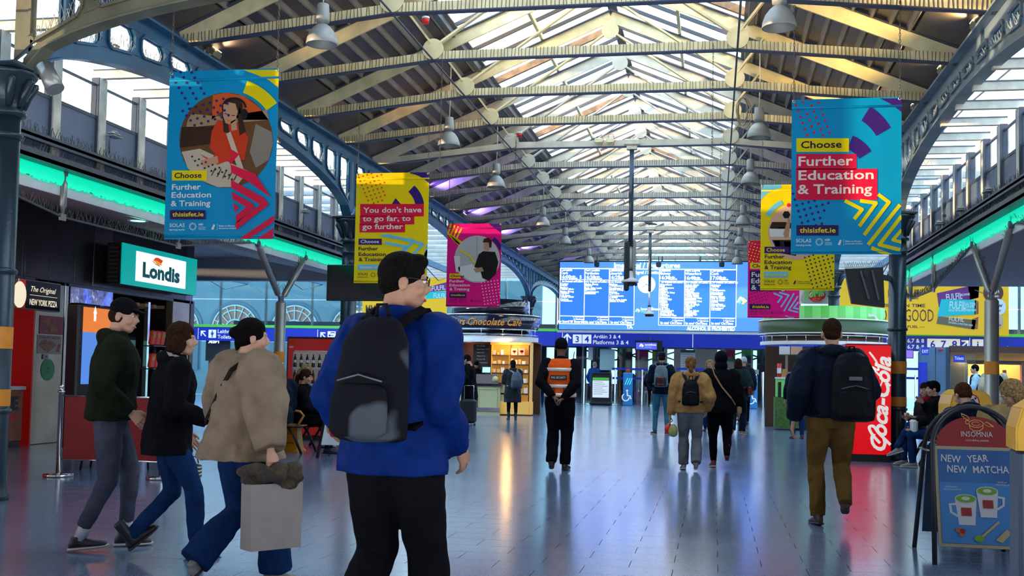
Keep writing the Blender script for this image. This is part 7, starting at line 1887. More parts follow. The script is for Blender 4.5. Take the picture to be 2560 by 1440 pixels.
    mk('trousers', [(co, fs)], lm, body)
    # shoes
    for s_, sd in ((-1, 'l'), (1, 'r')):
        a_ = J['a'+sd]; pit = R(pose.get('fp'+sd, 0)); yw = R(pose.get('fy'+sd, -s_*8))
        Mf = Matrix.Translation(a_) @ Matrix.Rotation(yw, 4, 'Z') @ Matrix.Rotation(-pit, 4, 'X') @ Matrix.Translation((0, 0, -.085))
        o = mk('shoe', [xf(BOOT if shoes.get('boot') else SHOE, Mf)], shoes['m'], body)
        mk('sole', [xf(SOLE, Mf)], shoes.get('sole', M_blk), o)
        if shoes.get('sock'):
            b = MB(); b.tube([a_+Vector((0, 0, -.02)), a_+(J['k'+sd]-a_).normalized()*.14], [.038, .045], 12); mk('sock', [(np.array(b.v, 'f'), b.f)], shoes['sock'], body)
    # top garment
    tm = top_['m']; e = top_.get('e', .02); hem = top_.get('hem', .86); fl_ = top_.get('flare', 0.); slv = top_.get('slv', 1.)
    b = MB()
    secs = [(hem-.004, .10, .08, 0), (hem, .155+e+fl_, .112+e+fl_*.7, -.004)]
    if hem < .7: secs += [(.75, .165+e+fl_*.5, .122+e+fl_*.4, -.004)]
    if hem < .93: secs += [(.97, .155+e+fl_*.2, .112+e+fl_*.3, -.004)]
    bel = top_.get('belly', 0.)
    secs += [(1.08, .142+e+bel, .105+e+bel, 0), (1.20, .152+e+bel*.6, .110+e+bel*.5, 0), (1.32, .168+e*.9, .115+e*.9, 0), (1.40, .170+e*.6, .100+e*.7, -.004), (1.45, .125+e*.5, .082+e*.5, -.008), (1.485, .072+e*.3, .068+e*.3, -.012), (1.52, .060+e*.3, .062+e*.3, -.012)]
    secs = [q for q in secs]
    stack(b, secs, 20)
    for sd in 'lr':
        s0, e0, w0 = J['s'+sd], J['e'+sd], J['w'+sd]; q = w0+(w0-e0).normalized()*(-.005 if not top_.get('long') else .03)
        b.tube([s0, s0.lerp(e0, .5), e0, e0.lerp(q, .5), q], [(.066+e*.6)*slv, (.060+e*.6)*slv, (.054+e*.6)*slv, (.048+e*.5)*slv, (.036+e*.35)*slv], 12); b.ell(s0, ((.068+e*.5)*slv,)*3, 12, 8); b.ell(e0, ((.054+e*.6)*slv,)*3, 10, 6)
    if top_.get('hood'):
        c = T((0, -.085, 1.475)); b.ell(c, (.125, .065, .060), 14, 8, Rm @ tw); b.tube([T((.10, -.06, 1.49)), T((.085, .03, 1.485)), T((.04, .07, 1.46))], [.035, .03, .02], 8); b.tube([T((-.10, -.06, 1.49)), T((-.085, .03, 1.485)), T((-.04, .07, 1.46))], [.035, .03, .02], 8)
    co, fs = remesh(b, vox, 3); co = wob(wob(co, top_.get('wob', .014), 8, D*2), .007, 19, D)
    P.top = mk(top_.get('name', 'jacket'), [(co, fs)], tm, body)
    # eyes, mouth
    if face:
        for s_ in (-1, 1):
            b = MB(); b.use(M_eyew); b.ell((0, 0, 0), (.0125, .010, .0075), 10, 8); co = xf((np.array(b.v, 'f'), b.f), Matrix.Translation(headc) @ HR.to_4x4() @ Matrix.Translation((s_*.030, .079, .014)))
            eo = mk('eye', [co], M_eyew, body); b = MB(); b.ell((0, 0, 0), (.0055, .004, .0055), 8, 6); mk('iris', [xf((np.array(b.v, 'f'), b.f), Matrix.Translation(headc) @ HR.to_4x4() @ Matrix.Translation((s_*.030, .0875, .013)))], M_iris, eo)
            b = MB(); b.tube([(s_*.014, .090, .031), (s_*.032, .090, .036), (s_*.048, .078, .030)], [.003, .0035, .002], 6); mk('eyebrow', [xf((np.array(b.v, 'f'), b.f), Matrix.Translation(headc) @ HR.to_4x4())], hair['m'] if hair else M_iris, body)
        b = MB(); b.ell((0, .0935, -.060), (.021, .006, .0065), 10, 6); mk('mouth', [xf((np.array(b.v, 'f'), b.f), Matrix.Translation(headc) @ HR.to_4x4())], M_lip, body)
    if glasses:
        b = MB()
        for s_ in (-1, 1):
            b.tube([(s_*.032+.022*math.cos(a), .100, .014+.017*math.sin(a)) for a in [i*math.pi/5 for i in range(11)]], .0022, 5, caps=False); b.tube([(s_*.055, .098, .018), (s_*.078, .02, .018), (s_*.078, -.01, .010)], .002, 5)
        b.tube([(-.010, .102, .018), (.010, .102, .018)], .002, 5)
        mk('glasses', [xf((np.array(b.v, 'f'), b.f), Matrix.Translation(headc) @ HR.to_4x4())], M_blk, body)
    # hair / headwear
    MH = Matrix.Translation(headc) @ HR.to_4x4()
    if hair:
        st = hair['s']; b = MB()
        if st in ('short', 'buzz'):
            t_ = .008 if st == 'short' else .003
            b.ell((0, -.020, .045), (.077+t_, .094+t_, .085+t_), 18, 12); b.ell((0, -.050, -.002), (.066+t_, .058+t_, .062), 14, 10)
            if hair.get('quiff'): b.ell((0, .045, .10), (.05, .045, .035), 12, 8)
        elif st in ('bob', 'long', 'bun', 'pony', 'curly'):
            b.ell((0, -.020, .045), (.086, .102, .095), 18, 12); b.ell((0, -.050, .0), (.078, .066, .070), 14, 10)
            if st == 'bob':
                for s_ in (-1, 1): b.ell((s_*.070, -.012, -.035), (.026, .055, .080), 12, 8)
                b.ell((0, -.065, -.045), (.080, .048, .085), 14, 8)
            if st == 'long':
                for s_ in (-1, 1): b.ell((s_*.068, -.005, -.06), (.026, .048, .11), 12, 8)
                b.tube([(0, -.06, 0), (0, -.075, -.12), (0, -.085, -.26)], [.078, .080, .045], 14)
            if st == 'bun': b.ell((0, -.115, .03+hair.get('up', 0)), (.045, .042, .042), 12, 8); b.tube([(0, -.09, -.03), (.01, -.10, -.09)], [.03, .01], 8)
            if st == 'pony': b.tube([(0, -.105, .03), (0, -.145, .01), (0, -.145, -.08), (.01, -.12, -.20)], [.022, .034, .034, .012], 10)
            if st == 'curly':
                r_ = random.Random(5)
                for i in range(46):
                    a = r_.uniform(0, 6.28); z = r_.uniform(-.13, .12); rr2 = .075+.02*(1-abs(z)/.13)
                    if math.sin(a) > .45 and z < .07: continue
                    b.ell((rr2*math.cos(a), -.02+rr2*math.sin(a), z), (.022, .022, .022), 8, 6)
        elif st == 'beanie': b.ell((0, -.012, .050), (.086, .104, .092), 18, 12); b.ell((0, -.018, .02), (.087, .104, .05), 18, 8)
        elif st == 'cap':
            b.ell((0, -.012, .055), (.083, .101, .082), 18, 12)
            b.loft([(Vector((0, .06, .060)), .07, .012, AX, AZ), (Vector((0, .11, .055)), .066, .006, AX, AZ), (Vector((0, .150, .045)), .045, .005, AX, AZ), (Vector((0, .162, .042)), .02, .004, AX, AZ)], 12)
        elif st == 'hood': b.ell((0, -.025, .025), (.098, .118, .118), 18, 12); b.ell((0, -.05, -.09), (.10, .09, .08), 16, 10)
        co, fs = remesh(b, .008*max(1, detail*.9), 2)
        co = wob(co, {'curly': .012, 'long': .008, 'bob': .007, 'pony': .006, 'bun': .006}.get(st, .002), 24, D)
        mk({'beanie': 'knitted_hat', 'cap': 'cap', 'hood': 'hood'}.get(st, 'hair'), [xf((co, fs), MH)], hair['m'], body)
        if st in ('beanie', 'cap', 'hood') and hair.get('under'):
            b = MB(); b.ell((0, -.030, .0), (.078, .085, .070), 14, 10)
            if hair.get('longu'): b.tube([(0, -.06, -.03), (0, -.075, -.13), (0, -.08, -.22)], [.07, .075, .05], 12)
            mk('hair', [xf(remesh(b, .009, 2), MH)], hair['under'], body)
    return P
class Item:
    def __init__(s, P, name, label, cat, base, T=None):
        s.P = P; s.b = Vector(base); wl = P.M @ s.b
        s.o = bpy.data.objects.new(name, None); COL.objects.link(s.o); s.o.matrix_world = Matrix.Translation(wl) @ P.M.to_3x3().to_4x4(); tag(s.o, label, cat); s.o.empty_display_size = .1
    def add(s, mb, name, vox=None, m=None, w=0, parent=None):
        geo = (np.array(mb.v, 'f'), mb.f)
        if vox: geo = remesh(mb, vox, 2)
        if w: geo = (wob(geo[0], w, 9, 3.), geo[1])
        if not vox:
            mb.v = [tuple(Vector(v)-s.b) for v in mb.v]; return mb.build(name, parent or s.o)
        return mk(name, [geo], m, parent or s.o, s.b)
def backpack(P, label, m, m2=None, w=.30, h=.44, dp=.17, z=1.02, off=-.13, sag=0., strap=None, xo=0., cords=None, accent=None, stitch=False):
    T = P.T; it = Item(P, 'backpack', label, 'backpack', T((xo, off-.02, z)))
    b = MB()
    X = T((1, 0, 1))-T((0, 0, 1)); Y = T((0, 1, 1))-T((0, 0, 1))
    secs = [(0, .62, .5), (.03, .95, .85), (.15, 1, 1), (.5, .97, .95), (.8, .86, .75), (.95, .62, .5), (1, .35, .3)]
    b.loft([(T((xo, off-dp/2*fy*.8-.01, z+h*t_)), w/2*fx, dp/2*fy, X, Y) for t_, fx, fy in secs], 20)
    it.add(b, 'pack_body', .010, m, .006)
    b = MB(); b.loft([(T((xo, off-dp*.86-.015, z+h*t_)), w/2*fx*.78, dp*.20*fy, X, Y) for t_, fx, fy in ((.04, .8, .6), (.08, 1, 1), (.30, 1, 1), (.42, .9, .7), (.45, .6, .3))], 16); it.add(b, 'front_pocket', .009, m2 or m, .003)
    b = MB(); b.use(M_rail).tube([T((xo-w*.30, off-dp*.97, z+h*.47)), T((xo, off-dp*1.02, z+h*.52)), T((xo+w*.30, off-dp*.97, z+h*.47))], .004, 5); it.add(b, 'zip')
    b = MB(); b.use(m).tube([T((xo-.03, off-.02, z+h)), T((xo-.02, off-.03, z+h+.05)), T((xo+.02, off-.03, z+h+.05)), T((xo+.03, off-.02, z+h))], .008, 6); it.add(b, 'handle')
    for s_ in (-1, 1):
        b = MB(); b.use(strap or m)
        pts = [T((xo+s_*.06, off+.0, z+h*.93)), T((s_*.105, -.10, 1.47)), T((s_*.125, -.02, 1.51)), T((s_*.125, .08, 1.44)), T((s_*.135, .135, 1.30)), T((s_*.17, .07, 1.12)), T((s_*.16, off+.02, z+.06))]
        for p0, p1 in zip(pts[:-1], pts[1:]): b.bar(p0, p1, .045, .016, Y)
        it.add(b, 'strap')
    if cords:
        b = MB(); b.use(cords)
        b.tube([T((xo+(.07 if i % 2 else -.07), off-dp*1.12-.01, z+.04+.028*i)) for i in range(7)], .006, 5); b.tube([T((xo+(-.07 if i % 2 else .07), off-dp*1.12-.012, z+.04+.028*i)) for i in range(7)], .006, 5); it.add(b, 'bungee_cord')
    if accent:
        b = MB(); b.use(accent); c = T((xo, off-dp*.98, z+h*.62)); b.box(c, (.10, .012, .03)); it.add(b, 'reflective_tab')
    return it
def crossstrap(P, label, m, bagm, s_=1, bagz=.78, name='shoulder_bag', bw=.24, bh=.20, bx=.20, by=-.05, w=.035, out=.045):
    T0 = P.T; T = lambda p: T0((p[0]*(1+out*1.0), p[1]*(1+out*6), p[2]+(out*.5 if p[2] > 1.45 else 0))); it = Item(P, name, label, 'bag', T((s_*bx, by, bagz)))
    b = MB(); b.use(m); pts = [T((s_*(bx-.02), by-.08, bagz+bh*.95)), T((s_*.13, -.150, 1.06)), T((0, -.155, 1.22)), T((-s_*.10, -.130, 1.40)), T((-s_*.13, -.02, 1.50)), T((-s_*.08, .13, 1.38)), T((s_*.08, .155, 1.15)), T((s_*(bx-.02), by+.08, bagz+bh*.95))]
    for p0, p1 in zip(pts[:-1], pts[1:]): b.bar(p0, p1, .008, w, (p1-p0).cross(Vector((0, 0, 1)).cross(p1-p0)) if 0 else (P.T((0, 0, 2))-P.T((0, 0, 1))))
    it.add(b, 'strap')
    b = MB(); c = T((s_*(bx+.03), by, bagz+bh/2)); b.rbox(c, (.09, bw, bh), .03); it.add(b, 'bag_body', .010, bagm, .006)
    return it
black = fab('black', (.005, .005, .007)); navy = fab('navy', (.006, .010, .024), .55); olive = fab('olive', (.012, .016, .008)); greyj = fab('grey_jogger', (.06, .064, .09)); jeans = fab('jeans', (.008, .03, .10)); beige = fab('beige', (.25, .18, .12)); royal = fab('royal_blue', (.002, .018, .13), .6)
tanf = fab('tan_fleece', (.42, .21, .07)); greyt = fab('grey_trouser', (.16, .16, .17)); brownt = fab('brown_chino', (.16, .085, .022)); tealj = fab('teal_jeans', (.05, .19, .26)); orangev = fab('orange_vest', (1, .12, .015), .6, .05); charcoal = fab('charcoal', (.018, .02, .026), .6)
hb = hairm('black', (.006, .0045, .004)); hbr = hairm('brown', (.045, .018, .009)); hlb = hairm('light_brown', (.32, .15, .05), (.12, .05, .02)); hred = hairm('red', (.45, .10, .02)); hbl = hairm('blond', (.55, .36, .15), (.22, .12, .05)); hgr = hairm('grey', (.3, .28, .26))
M_swht = mat('white_cotton', (.55, .55, .6), .8); M_sbl = mat('shoe_black', (.012, .012, .014), .5); M_ssole = mat('sole_white', (.55, .52, .45), .6); M_sbrown = mat('shoe_brown', (.06, .02, .015), .4); M_sgrey = mat('shoe_grey', (.28, .26, .23), .7); M_sbur = mat('shoe_burgundy', (.18, .01, .03), .6); M_sor = mat('shoe_orange', (.5, .12, .03), .6)
def walk(st=.26, lead='r', lift=.10, **kw):
    o = 'l' if lead == 'r' else 'r'; s_ = 1 if lead == 'r' else -1
    p = {'an'+lead: (s_*.09, st, .09), 'an'+o: (-s_*.09, -st, .09+lift), 'fp'+lead: 6, 'fp'+o: -38, 'pz': .905, 'wr'+o: (-s_*.26, .16, .93), 'wr'+lead: (s_*.27, -.12, .90), 'lean': 3}
    p.update(kw); return p
def sit(**kw):
    p = dict(sit=True, pz=.53, anl=(-.10, .42, .09), anr=(.10, .44, .09), kpl=(0, .6, 1), kpr=(0, .6, 1), lean=4, wrl=(-.12, .34, 1.08), wrr=(.12, .34, 1.08), hiptop=.99); p.update(kw); return p

# --- foreground, left ---
P = person((262, 1372), 745, 'man in olive padded jacket, black cap and grey joggers walking right, leftmost', -62, 0, dict(anl=(-.10, .13, .09), anr=(.10, -.16, .10), fpr=-6, pz=.925, lean=4, wrl=(-.20, .14, .95), wrr=(.22, .14, .97)), dict(m=olive, e=.055, hem=.90, hood=True), dict(m=greyj, w=1.05, hem=.9, crop=True), dict(m=M_sbl, sole=M_ssole, sock=M_swht), dict(s='cap', m=black, under=hbr), hy=-22, hp=6, face=True)
P = person((408, 1394), 806, 'woman with dark hair in black jacket, jeans and black lace boots, second from left', -55, 0, walk(.22, 'r', .07, lean=5, wrr=(.22, .24, 1.05)), dict(m=black, e=.05, hem=.78, flare=.03, hood=True), dict(m=jeans, w=1.02), dict(m=M_sbl, boot=True), dict(s='bob', m=hbr), hy=-15)
b = MB(); b.use(mat('cloth_pale_trim', (.30, .27, .24), .8)); b.tube([P.T(q_) for q_ in ((.13, .02, 1.475), (.11, -.06, 1.50), (0, -.115, 1.515), (-.11, -.06, 1.50), (-.13, .02, 1.475))], .018, 8); mk('collar_trim', [(np.array(b.v, 'f'), b.f)], MATS['cloth_pale_trim'], P.o)
P = person((588, 1462), 797, 'woman in wide beige coat and blue flared jeans carrying a paper bag', -38, 0, walk(.24, 'r', .08, lean=4, wrl=(-.44, .12, .95), wrr=(.46, -.02, .90), epl=(-1, -.3, 0), epr=(1, -.3, 0), thr=(0, 1, 0), gripr=True), dict(m=beige, e=.085, hem=.84, flare=.11, slv=1.4, wob=.02, name='coat'), dict(m=jeans, w=1.15, hem=1.9), dict(m=M_sgrey), dict(s='bun', m=hb, up=.0), hy=-20)
PB = P
crossstrap(P, 'thin black strap crossing the beige coat to a small hidden bag', fab('strap_black', (.02, .015, .012)), black, -1, .92, 'crossbody_bag', .16, .14, .27, .05, .03)
w_ = P.J['wr']; it = Item(P, 'paper_bag', 'large pale paper carrier bag hanging from the beige-coated woman\'s hand', 'bag', w_+Vector((.0, .02, -.60)))
M_pap = mat('paper_bag', (.30, .25, .22), .7, var=.06, bump=.3, bscale=5)
b = MB(); b.use(M_pap); c = w_+Vector((0, .02, -.60)); b.hexa([c+Vector(q_) for q_ in ((-.07, -.17, 0), (.07, -.17, 0), (.07, .17, 0), (-.07, .17, 0), (-.06, -.18, .40), (.06, -.18, .40), (.06, .18, .40), (-.06, .18, .40))]); it.add(b, 'bag_body')
b = MB(); b.use(M_blk)
for s_ in (-1, 1): b.tube([c+Vector((s_*.05, -.08, .40)), w_+Vector((s_*.01, -.03, -.08)), w_+Vector((s_*.01, .07, -.08)), c+Vector((s_*.05, .12, .40))], .005, 6)
it.add(b, 'handle')
it = Item(P, 'fur_wrap', 'dark furry scarf bundled over the top of the paper bag', 'scarf', c+Vector((0, 0, .40)))
b = MB(); 
for i in range(16): a = i*.9; b.ell(c+Vector((.05*math.cos(a), .14*math.sin(a*1.3), .44+.05*math.sin(a*2))), (.06, .07, .045), 10, 6)
it.add(b, 'fur', .012, mat('dark_fur', (.03, .025, .02), .9, c2=(.09, .06, .03), scale=18, bump=1, bscale=60), .03)
P = person((990, 1700), 632, 'man in royal blue padded jacket with black backpack and glasses, large in the foreground', -14, 1, dict(lean=3, wrl=(-.25, .12, .95), wrr=(.22, .16, .95), epl=(-.5, -1, 0), epr=(.2, -1, 0), anl=(-.11, -.16, .15), anr=(.11, .16, .09)), dict(m=royal, e=.062, hem=.84, flare=.03, slv=1.0, wob=.022, belly=.01), dict(m=black, w=1.28, hem=1.3), dict(m=M_sbl), dict(s='short', m=hb, quiff=True), hy=-58, hp=4, d=4.62, face=True, glasses=True)
M_pat = bpy.data.materials.new('pack_pattern'); M_pat.use_nodes = True; n = M_pat.node_tree.nodes; l = M_pat.node_tree.links
tq = n.new('ShaderNodeTexCoord'); zq = n.new('ShaderNodeTexNoise'); zq.inputs['Scale'].default_value = 3.2; rq = n.new('ShaderNodeValToRGB'); rq.color_ramp.elements[0].position = .56; rq.color_ramp.elements[1].position = .60; rq.color_ramp.elements[0].color = (.006, .006, .009, 1); rq.color_ramp.elements[1].color = (.06, .07, .085, 1)
l.new(tq.outputs['Object'], zq.inputs[0]); l.new(zq.outputs['Fac'], rq.inputs[0]); l.new(rq.outputs[0], n['Principled BSDF'].inputs['Base Color']); n['Principled BSDF'].inputs['Roughness'].default_value = .85; n['Principled BSDF'].inputs['Specular IOR Level'].default_value = .1
backpack(P, 'black backpack with pale grey markings on the man in the blue jacket', M_pat, M_pat, .34, .50, .17, .96, -.17, xo=.03, strap=black)
# --- security guard ---
P = person((1397, 1176), 846, 'security guard in orange high-visibility vest with hands clasped behind the back', 0, 2, dict(lean=1, anl=(-.09, -.06, .13), fpl=-18, anr=(.07, .08, .09), wrl=(-.065, -.19, .97), wrr=(.065, -.19, .95), epl=(-1, -.4, -.2), epr=(1, -.4, -.2), hbl=(.6, -.2, .1), hbr=(-.6, -.2, .1), gripl=True, gripr=True, thl=(0, -1, 0), thr=(0, -1, 0)), dict(m=black, e=.04, hem=.86), dict(m=black, w=1.2, hem=1.2), dict(m=M_sbl), dict(s='beanie', m=black))
T = P.T
b = MB(); b.loft([(T((0, 0, z)), rx, ry, AX, AY) for z, rx, ry in ((.965, .19, .16), (.97, .21, .175), (1.08, .208, .170), (1.20, .216, .172), (1.32, .214, .172), (1.40, .190, .158), (1.465, .14, .132), (1.48, .12, .12))], 24)
vest = mk('high_visibility_vest', [remesh(b, .010, 2)], orangev, P.o)
M_sil = mat('reflective_silver', (.62, .58, .50), .3, .3, em=.12)
for z, nm in ((1.335, ''), (1.115, ''), (1.0, '')):
    b = MB(); b.loft([(T((0, 0, z+dz)), .223 if z > 1.05 else .217, .180, AX, AY) for dz in (-.022, .022)], 32); mk('reflective_stripe', [(np.array(b.v, 'f'), b.f)], M_sil, vest)
b = MB(); b.use(mat('patch_black', (.01, .01, .012), .6)); y_ = -.184
c = T((0, y_, 1.225)); b.box(c, (.22, .012, .06)); po = b.build('name_patch', vest)
Pt = Print(c+Vector((-.105, -.0065, -.012)), AX, AZ, -AY, .001); Pt.text('RAIL SECURITY', .105, .0, .028, BM['white'], 'C', width=.19, bold=.02); q_ = Pt.build('lettering', vest)
for x in (-.06, .07):
    b = MB(); b.use(M_blk); b.box(T((x, -.182, 1.045)), (.010, .008, .10)); b.build('vest_strap', vest)
it = Item(P, 'two_way_radio', 'small black radio with antenna clipped at the guard\'s right shoulder', 'radio', T((.13, .07, 1.40))); b = MB(); b.use(M_blk); b.rbox(T((.14, .10, 1.42)), (.05, .03, .09), .006); b.tube([T((.15, .10, 1.45)), T((.165, .10, 1.58))], .006, 6); it.add(b, 'body')
# --- walkers, centre right ---
P = person((1652, 1087), 880, 'man in navy jacket and teal jeans with grey backpack, standing in the distance', 0, 0, dict(anl=(-.13, .02, .09), anr=(.13, -.02, .09), fyl=25, fyr=-25, wrl=(-.20, .16, .98), wrr=(.22, .14, 1.0)), dict(m=navy, e=.045, hem=.86, hood=True), dict(m=tealj, w=.95), dict(m=M_sbl, sole=M_ssole), dict(s='cap', m=navy, under=hbr), detail=1.5, hy=180*0)
backpack(P, 'grey backpack with orange bungee cords on the man in teal jeans', fab('pack_grey', (.16, .20, .22)), fab('pack_dark', (.03, .04, .05)), .30, .46, .18, 1.0, -.15, cords=mat('cord_orange', (.9, .15, .05), .5), strap=fab('pack_grey', (.16, .20, .22)))
P = person((1724, 1176), 893, 'woman in tan fleece with ponytail and small black backpack, walking away', 2, 0, walk(.14, 'l', .05, wrl=(-.30, .04, .86), wrr=(.25, .10, .95), gripl=True), dict(m=tanf, e=.07, hem=.90, slv=1.15, wob=.018, name='fleece', hood=True), dict(m=greyt, w=1.15, hem=1.4), dict(m=M_sgrey, sole=M_ssole), dict(s='pony', m=hlb), detail=1.2)
backpack(P, 'small black backpack on the tan fleece', fab('pack_black', (.007, .007, .009), .5), None, .27, .40, .14, 1.0, -.16, strap=navy)
w_ = P.J['wl']; it = Item(P, 'carrier_bag', 'crinkled red, yellow and clear plastic bag in the tan fleece woman\'s left hand', 'bag', w_+Vector((0, 0, -.34)))
b = MB(); b.ell(w_+Vector((-.02, .05, -.22)), (.075, .06, .09), 12, 8); it.add(b, 'red_packet', .010, mat('plastic_red', (.75, .02, .03), .3), .02)
b = MB(); b.ell(w_+Vector((.05, -.02, -.24)), (.075, .07, .10), 12, 8); it.add(b, 'clear_packet', .010, mat('plastic_mix', (.25, .35, .20), .25, c2=(.5, .4, .05), scale=14), .02)
b = MB(); b.use(M_red).tube([w_+Vector((0, .02, -.14)), w_+Vector((0, 0, -.06)), w_+Vector((0, -.02, -.14))], .008, 6); it.add(b, 'handle')
P = person((1800, 1170), 879, 'person in black hooded coat with tan shoulder strap and burgundy trainers', 3, 0, walk(.14, 'l', .12, wrr=(.27, .04, .88), wrl=(-.25, .05, .92), fpr=-75), dict(m=black, e=.06, hem=.84, flare=.02), dict(m=black, w=1.12, hem=.8), dict(m=M_sbur, sole=M_ssole), dict(s='hood', m=black), detail=1.2)
crossstrap(P, 'tan leather strap and small bag across the black hooded coat', mat('tan_leather', (.40, .22, .10), .5), mat('tan_leather', (.40, .22, .10)), 1, .82, 'shoulder_bag', .18, .15, .22, .03, .022)
P = person((1843, 1087), 897, 'woman in dark green coat carrying a burgundy handbag, beyond the hooded person', -12, 0, walk(.12, 'r', .04, wrr=(.26, .12, 1.0)), dict(m=fab('dark_green', (.012, .03, .03)), e=.07, hem=.80, flare=.03), dict(m=navy, w=1.2, hem=1.3), dict(m=M_sor, sole=M_ssole), dict(s='bob', m=hbr), detail=1.6)
crossstrap(P, 'shiny burgundy handbag on the dark green coat\'s right side', mat('burgundy_strap', (.12, .01, .02), .4), mat('burgundy_leather', (.15, .008, .02), .25), 1, .92, 'handbag', .30, .22, .25, -.02, .03)
P = person((1858, 1062), 893, 'person in a white bobble hat, mostly hidden beyond the dark green coat', 0, 0, {}, dict(m=charcoal, e=.05, hem=.80), dict(m=black), dict(m=M_sbl), dict(s='beanie', m=mat('white_wool', (.55, .58, .6), .9, bump=1, bscale=60)), detail=2)
P = person((1773, 1078), 900, 'curly blonde woman in glasses facing the camera between the two walkers', 180, 0, {}, dict(m=charcoal, e=.04, hem=.80), dict(m=jeans), dict(m=M_sbl), dict(s='curly', m=hbl), detail=1.8, face=True, glasses=True)
# --- navy man, right ---
P = person((2078, 1318), 796, 'man in navy padded jacket and brown chinos with black backpack, walking away', 4, 0, walk(.12, 'l', .13, wrl=(-.31, -.02, .90), wrr=(.24, .10, .98), fpr=-74, lean=1), dict(m=navy, e=.065, hem=.93, hood=True, slv=1.08), dict(m=brownt, w=1.08, hem=1.1), dict(m=M_sbrown, sole=M_blk), dict(s='buzz', m=hbr), hy=-3)
backpack(P, 'large black backpack hanging off the navy-jacketed man\'s right shoulder', fab('pack_black2', (.008, .009, .012), .45), None, .36, .56, .20, .90, -.17, xo=.12, strap=black, accent=M_rail)
P = person((1994, 1097), 905, 'man in blue trousers and brown shoes hidden beyond the navy jacket', 10, 0, {}, dict(m=navy, e=.04, hem=.84), dict(m=fab('blue_trouser', (.01, .03, .11))), dict(m=M_sbrown), dict(s='short', m=hgr), detail=1.8)
# --- seated couple right ---
bx_ = pr.x+.62; 
def seat_at(px, py, X_, Y_): return None
def pworld(x, y): u, v, d_ = proj((x, y, .5)); return (u, d_)
u, d_ = pworld(pr.x+.56, pr.y+.98)
P = person((u, 0), 958, 'seated woman with dark hair and red scarf holding food, facing the camera', 118, 0, sit(wrl=(-.05, .30, 1.22), wrr=(.10, .32, 1.20), hipw=.10, lean=8), dict(m=fab('pattern_coat', (.10, .08, .08), c2=None) if 0 else charcoal, e=.04, hem=.90), dict(m=jeans), dict(m=M_sgrey, sole=M_ssole), dict(s='bob', m=hbr), detail=1.2, face=True, d=d_, hy=18)
b = MB(); b.lathe([(.062, 1.44), (.085, 1.47), (.085, 1.50), (.065, 1.53)], (0, .0, 0), 16, caps=False); b.v = [tuple(P.T(v)) for v in b.v]; mk('scarf', [(np.array(b.v, 'f'), b.f)], fab('scarf_red', (.35, .01, .015)), P.o)
it = Item(P, 'coffee_cup', 'cream paper coffee cup in the seated woman\'s hand', 'cup', P.J['wr']+Vector((-.04, .07, -.02))); b = MB(); b.use(mat('cup_cream', (.7, .6, .4), .5)).lathe([(.028, -.02), (.038, .08)], P.J['wr']+Vector((-.04, .07, 0)), 14); b.use(M_white).lathe([(.041, .08), (.038, .092), (0, .092)], P.J['wr']+Vector((-.04, .07, 0)), 14); it.add(b, 'cup')
it = Item(P, 'sandwich', 'small pale sandwich held in the seated woman\'s other hand', 'food', P.J['wl']+Vector((.02, .06, .02))); b = MB(); b.ell(P.J['wl']+Vector((.02, .08, .03)), (.035, .03, .02), 10, 6); it.add(b, 'bread', .008, mat('bread', (.6, .42, .2), .8), .008)
u, d_ = pworld(pr.x+.56, pr.y+.36)
P = person((u, 0), 954, 'seated man with dark hair in black jacket, profile to the left, hand at his chin', 88, 0, sit(anl=(-.08, .40, .09), anr=(-.02, .62, .30), kpr=(.3, .4, 1), fpr=20, wrl=(-.06, .20, 1.44), wrr=(.05, .34, 1.05), lean=6), dict(m=black, e=.045, hem=.90), dict(m=jeans, w=1.02), dict(m=M_sgrey, sole=M_ssole), dict(s='short', m=hb, quiff=True), face=True, d=d_, hy=8)
it = Item(P, 'spotted_bag', 'white bag with black rings on the seated man\'s lap', 'bag', P.T((.02, .40, .93))); b = MB(); b.use(M_white).rbox(P.T((.02, .36, 1.05)), (.30, .10, .26), .03); 
for i in range(5): b.use(M_blk).lathe([(.02, 0), (.035, 0), (.035, .004)], P.T((-.10+.06*i, .305, 1.0+.06*(i % 3))), 12, True, Matrix.Rotation(R(90), 3, 'X'), caps=False)
it.add(b, 'bag_body')
it = Item(P, 'black_handbag', 'black leather bag hanging on the bench beside the seated man', 'bag', Vector((.02, -.16, .28)) if 0 else Vector((-.32, .05, .42))); b = MB(); b.rbox(Vector((-.32, .05, .57)), (.16, .26, .26), .04); it.add(b, 'bag_body', .010, mat('black_leather', (.012, .012, .014), .35), .01)
b = MB(); b.use(M_blk).tube([(-.32, -.03, .69), (-.32, 0, .82), (-.32, .10, .82), (-.32, .13, .69)], .008, 6); it.add(b, 'handle')
# --- right-hand seated group behind the board ---
P = person((2433, 0), 962, 'brown-haired person in dark jacket seated with back to camera behind the board', 20, 0, sit(lean=14), dict(m=navy, e=.05, hem=.90, hood=True), dict(m=jeans), dict(m=M_sbl), dict(s='short', m=hairm('auburn', (.10, .03, .012))), detail=1.2, d=11.0, hp=10)
P = person((2500, 0), 972, 'man with cropped hair in tan jacket bowing his head on the bench', -30, 0, sit(lean=36, wrl=(-.1, .36, 1.1)), dict(m=fab('khaki', (.33, .22, .09)), e=.05, hem=.90), dict(m=navy), dict(m=M_sbl), dict(s='buzz', m=hbr), detail=1.1, d=10.2, hp=24)
P = person((2575, 0), 957, 'blond person with tousled hair in green hooded coat looking down, far right', 78, 0, sit(lean=10), dict(m=fab('sage', (.16, .19, .12)), e=.05, hem=.90, hood=True), dict(m=black), dict(m=M_sbl), dict(s='bob', m=hbl), d=9.5, hp=26, hy=10, face=True)
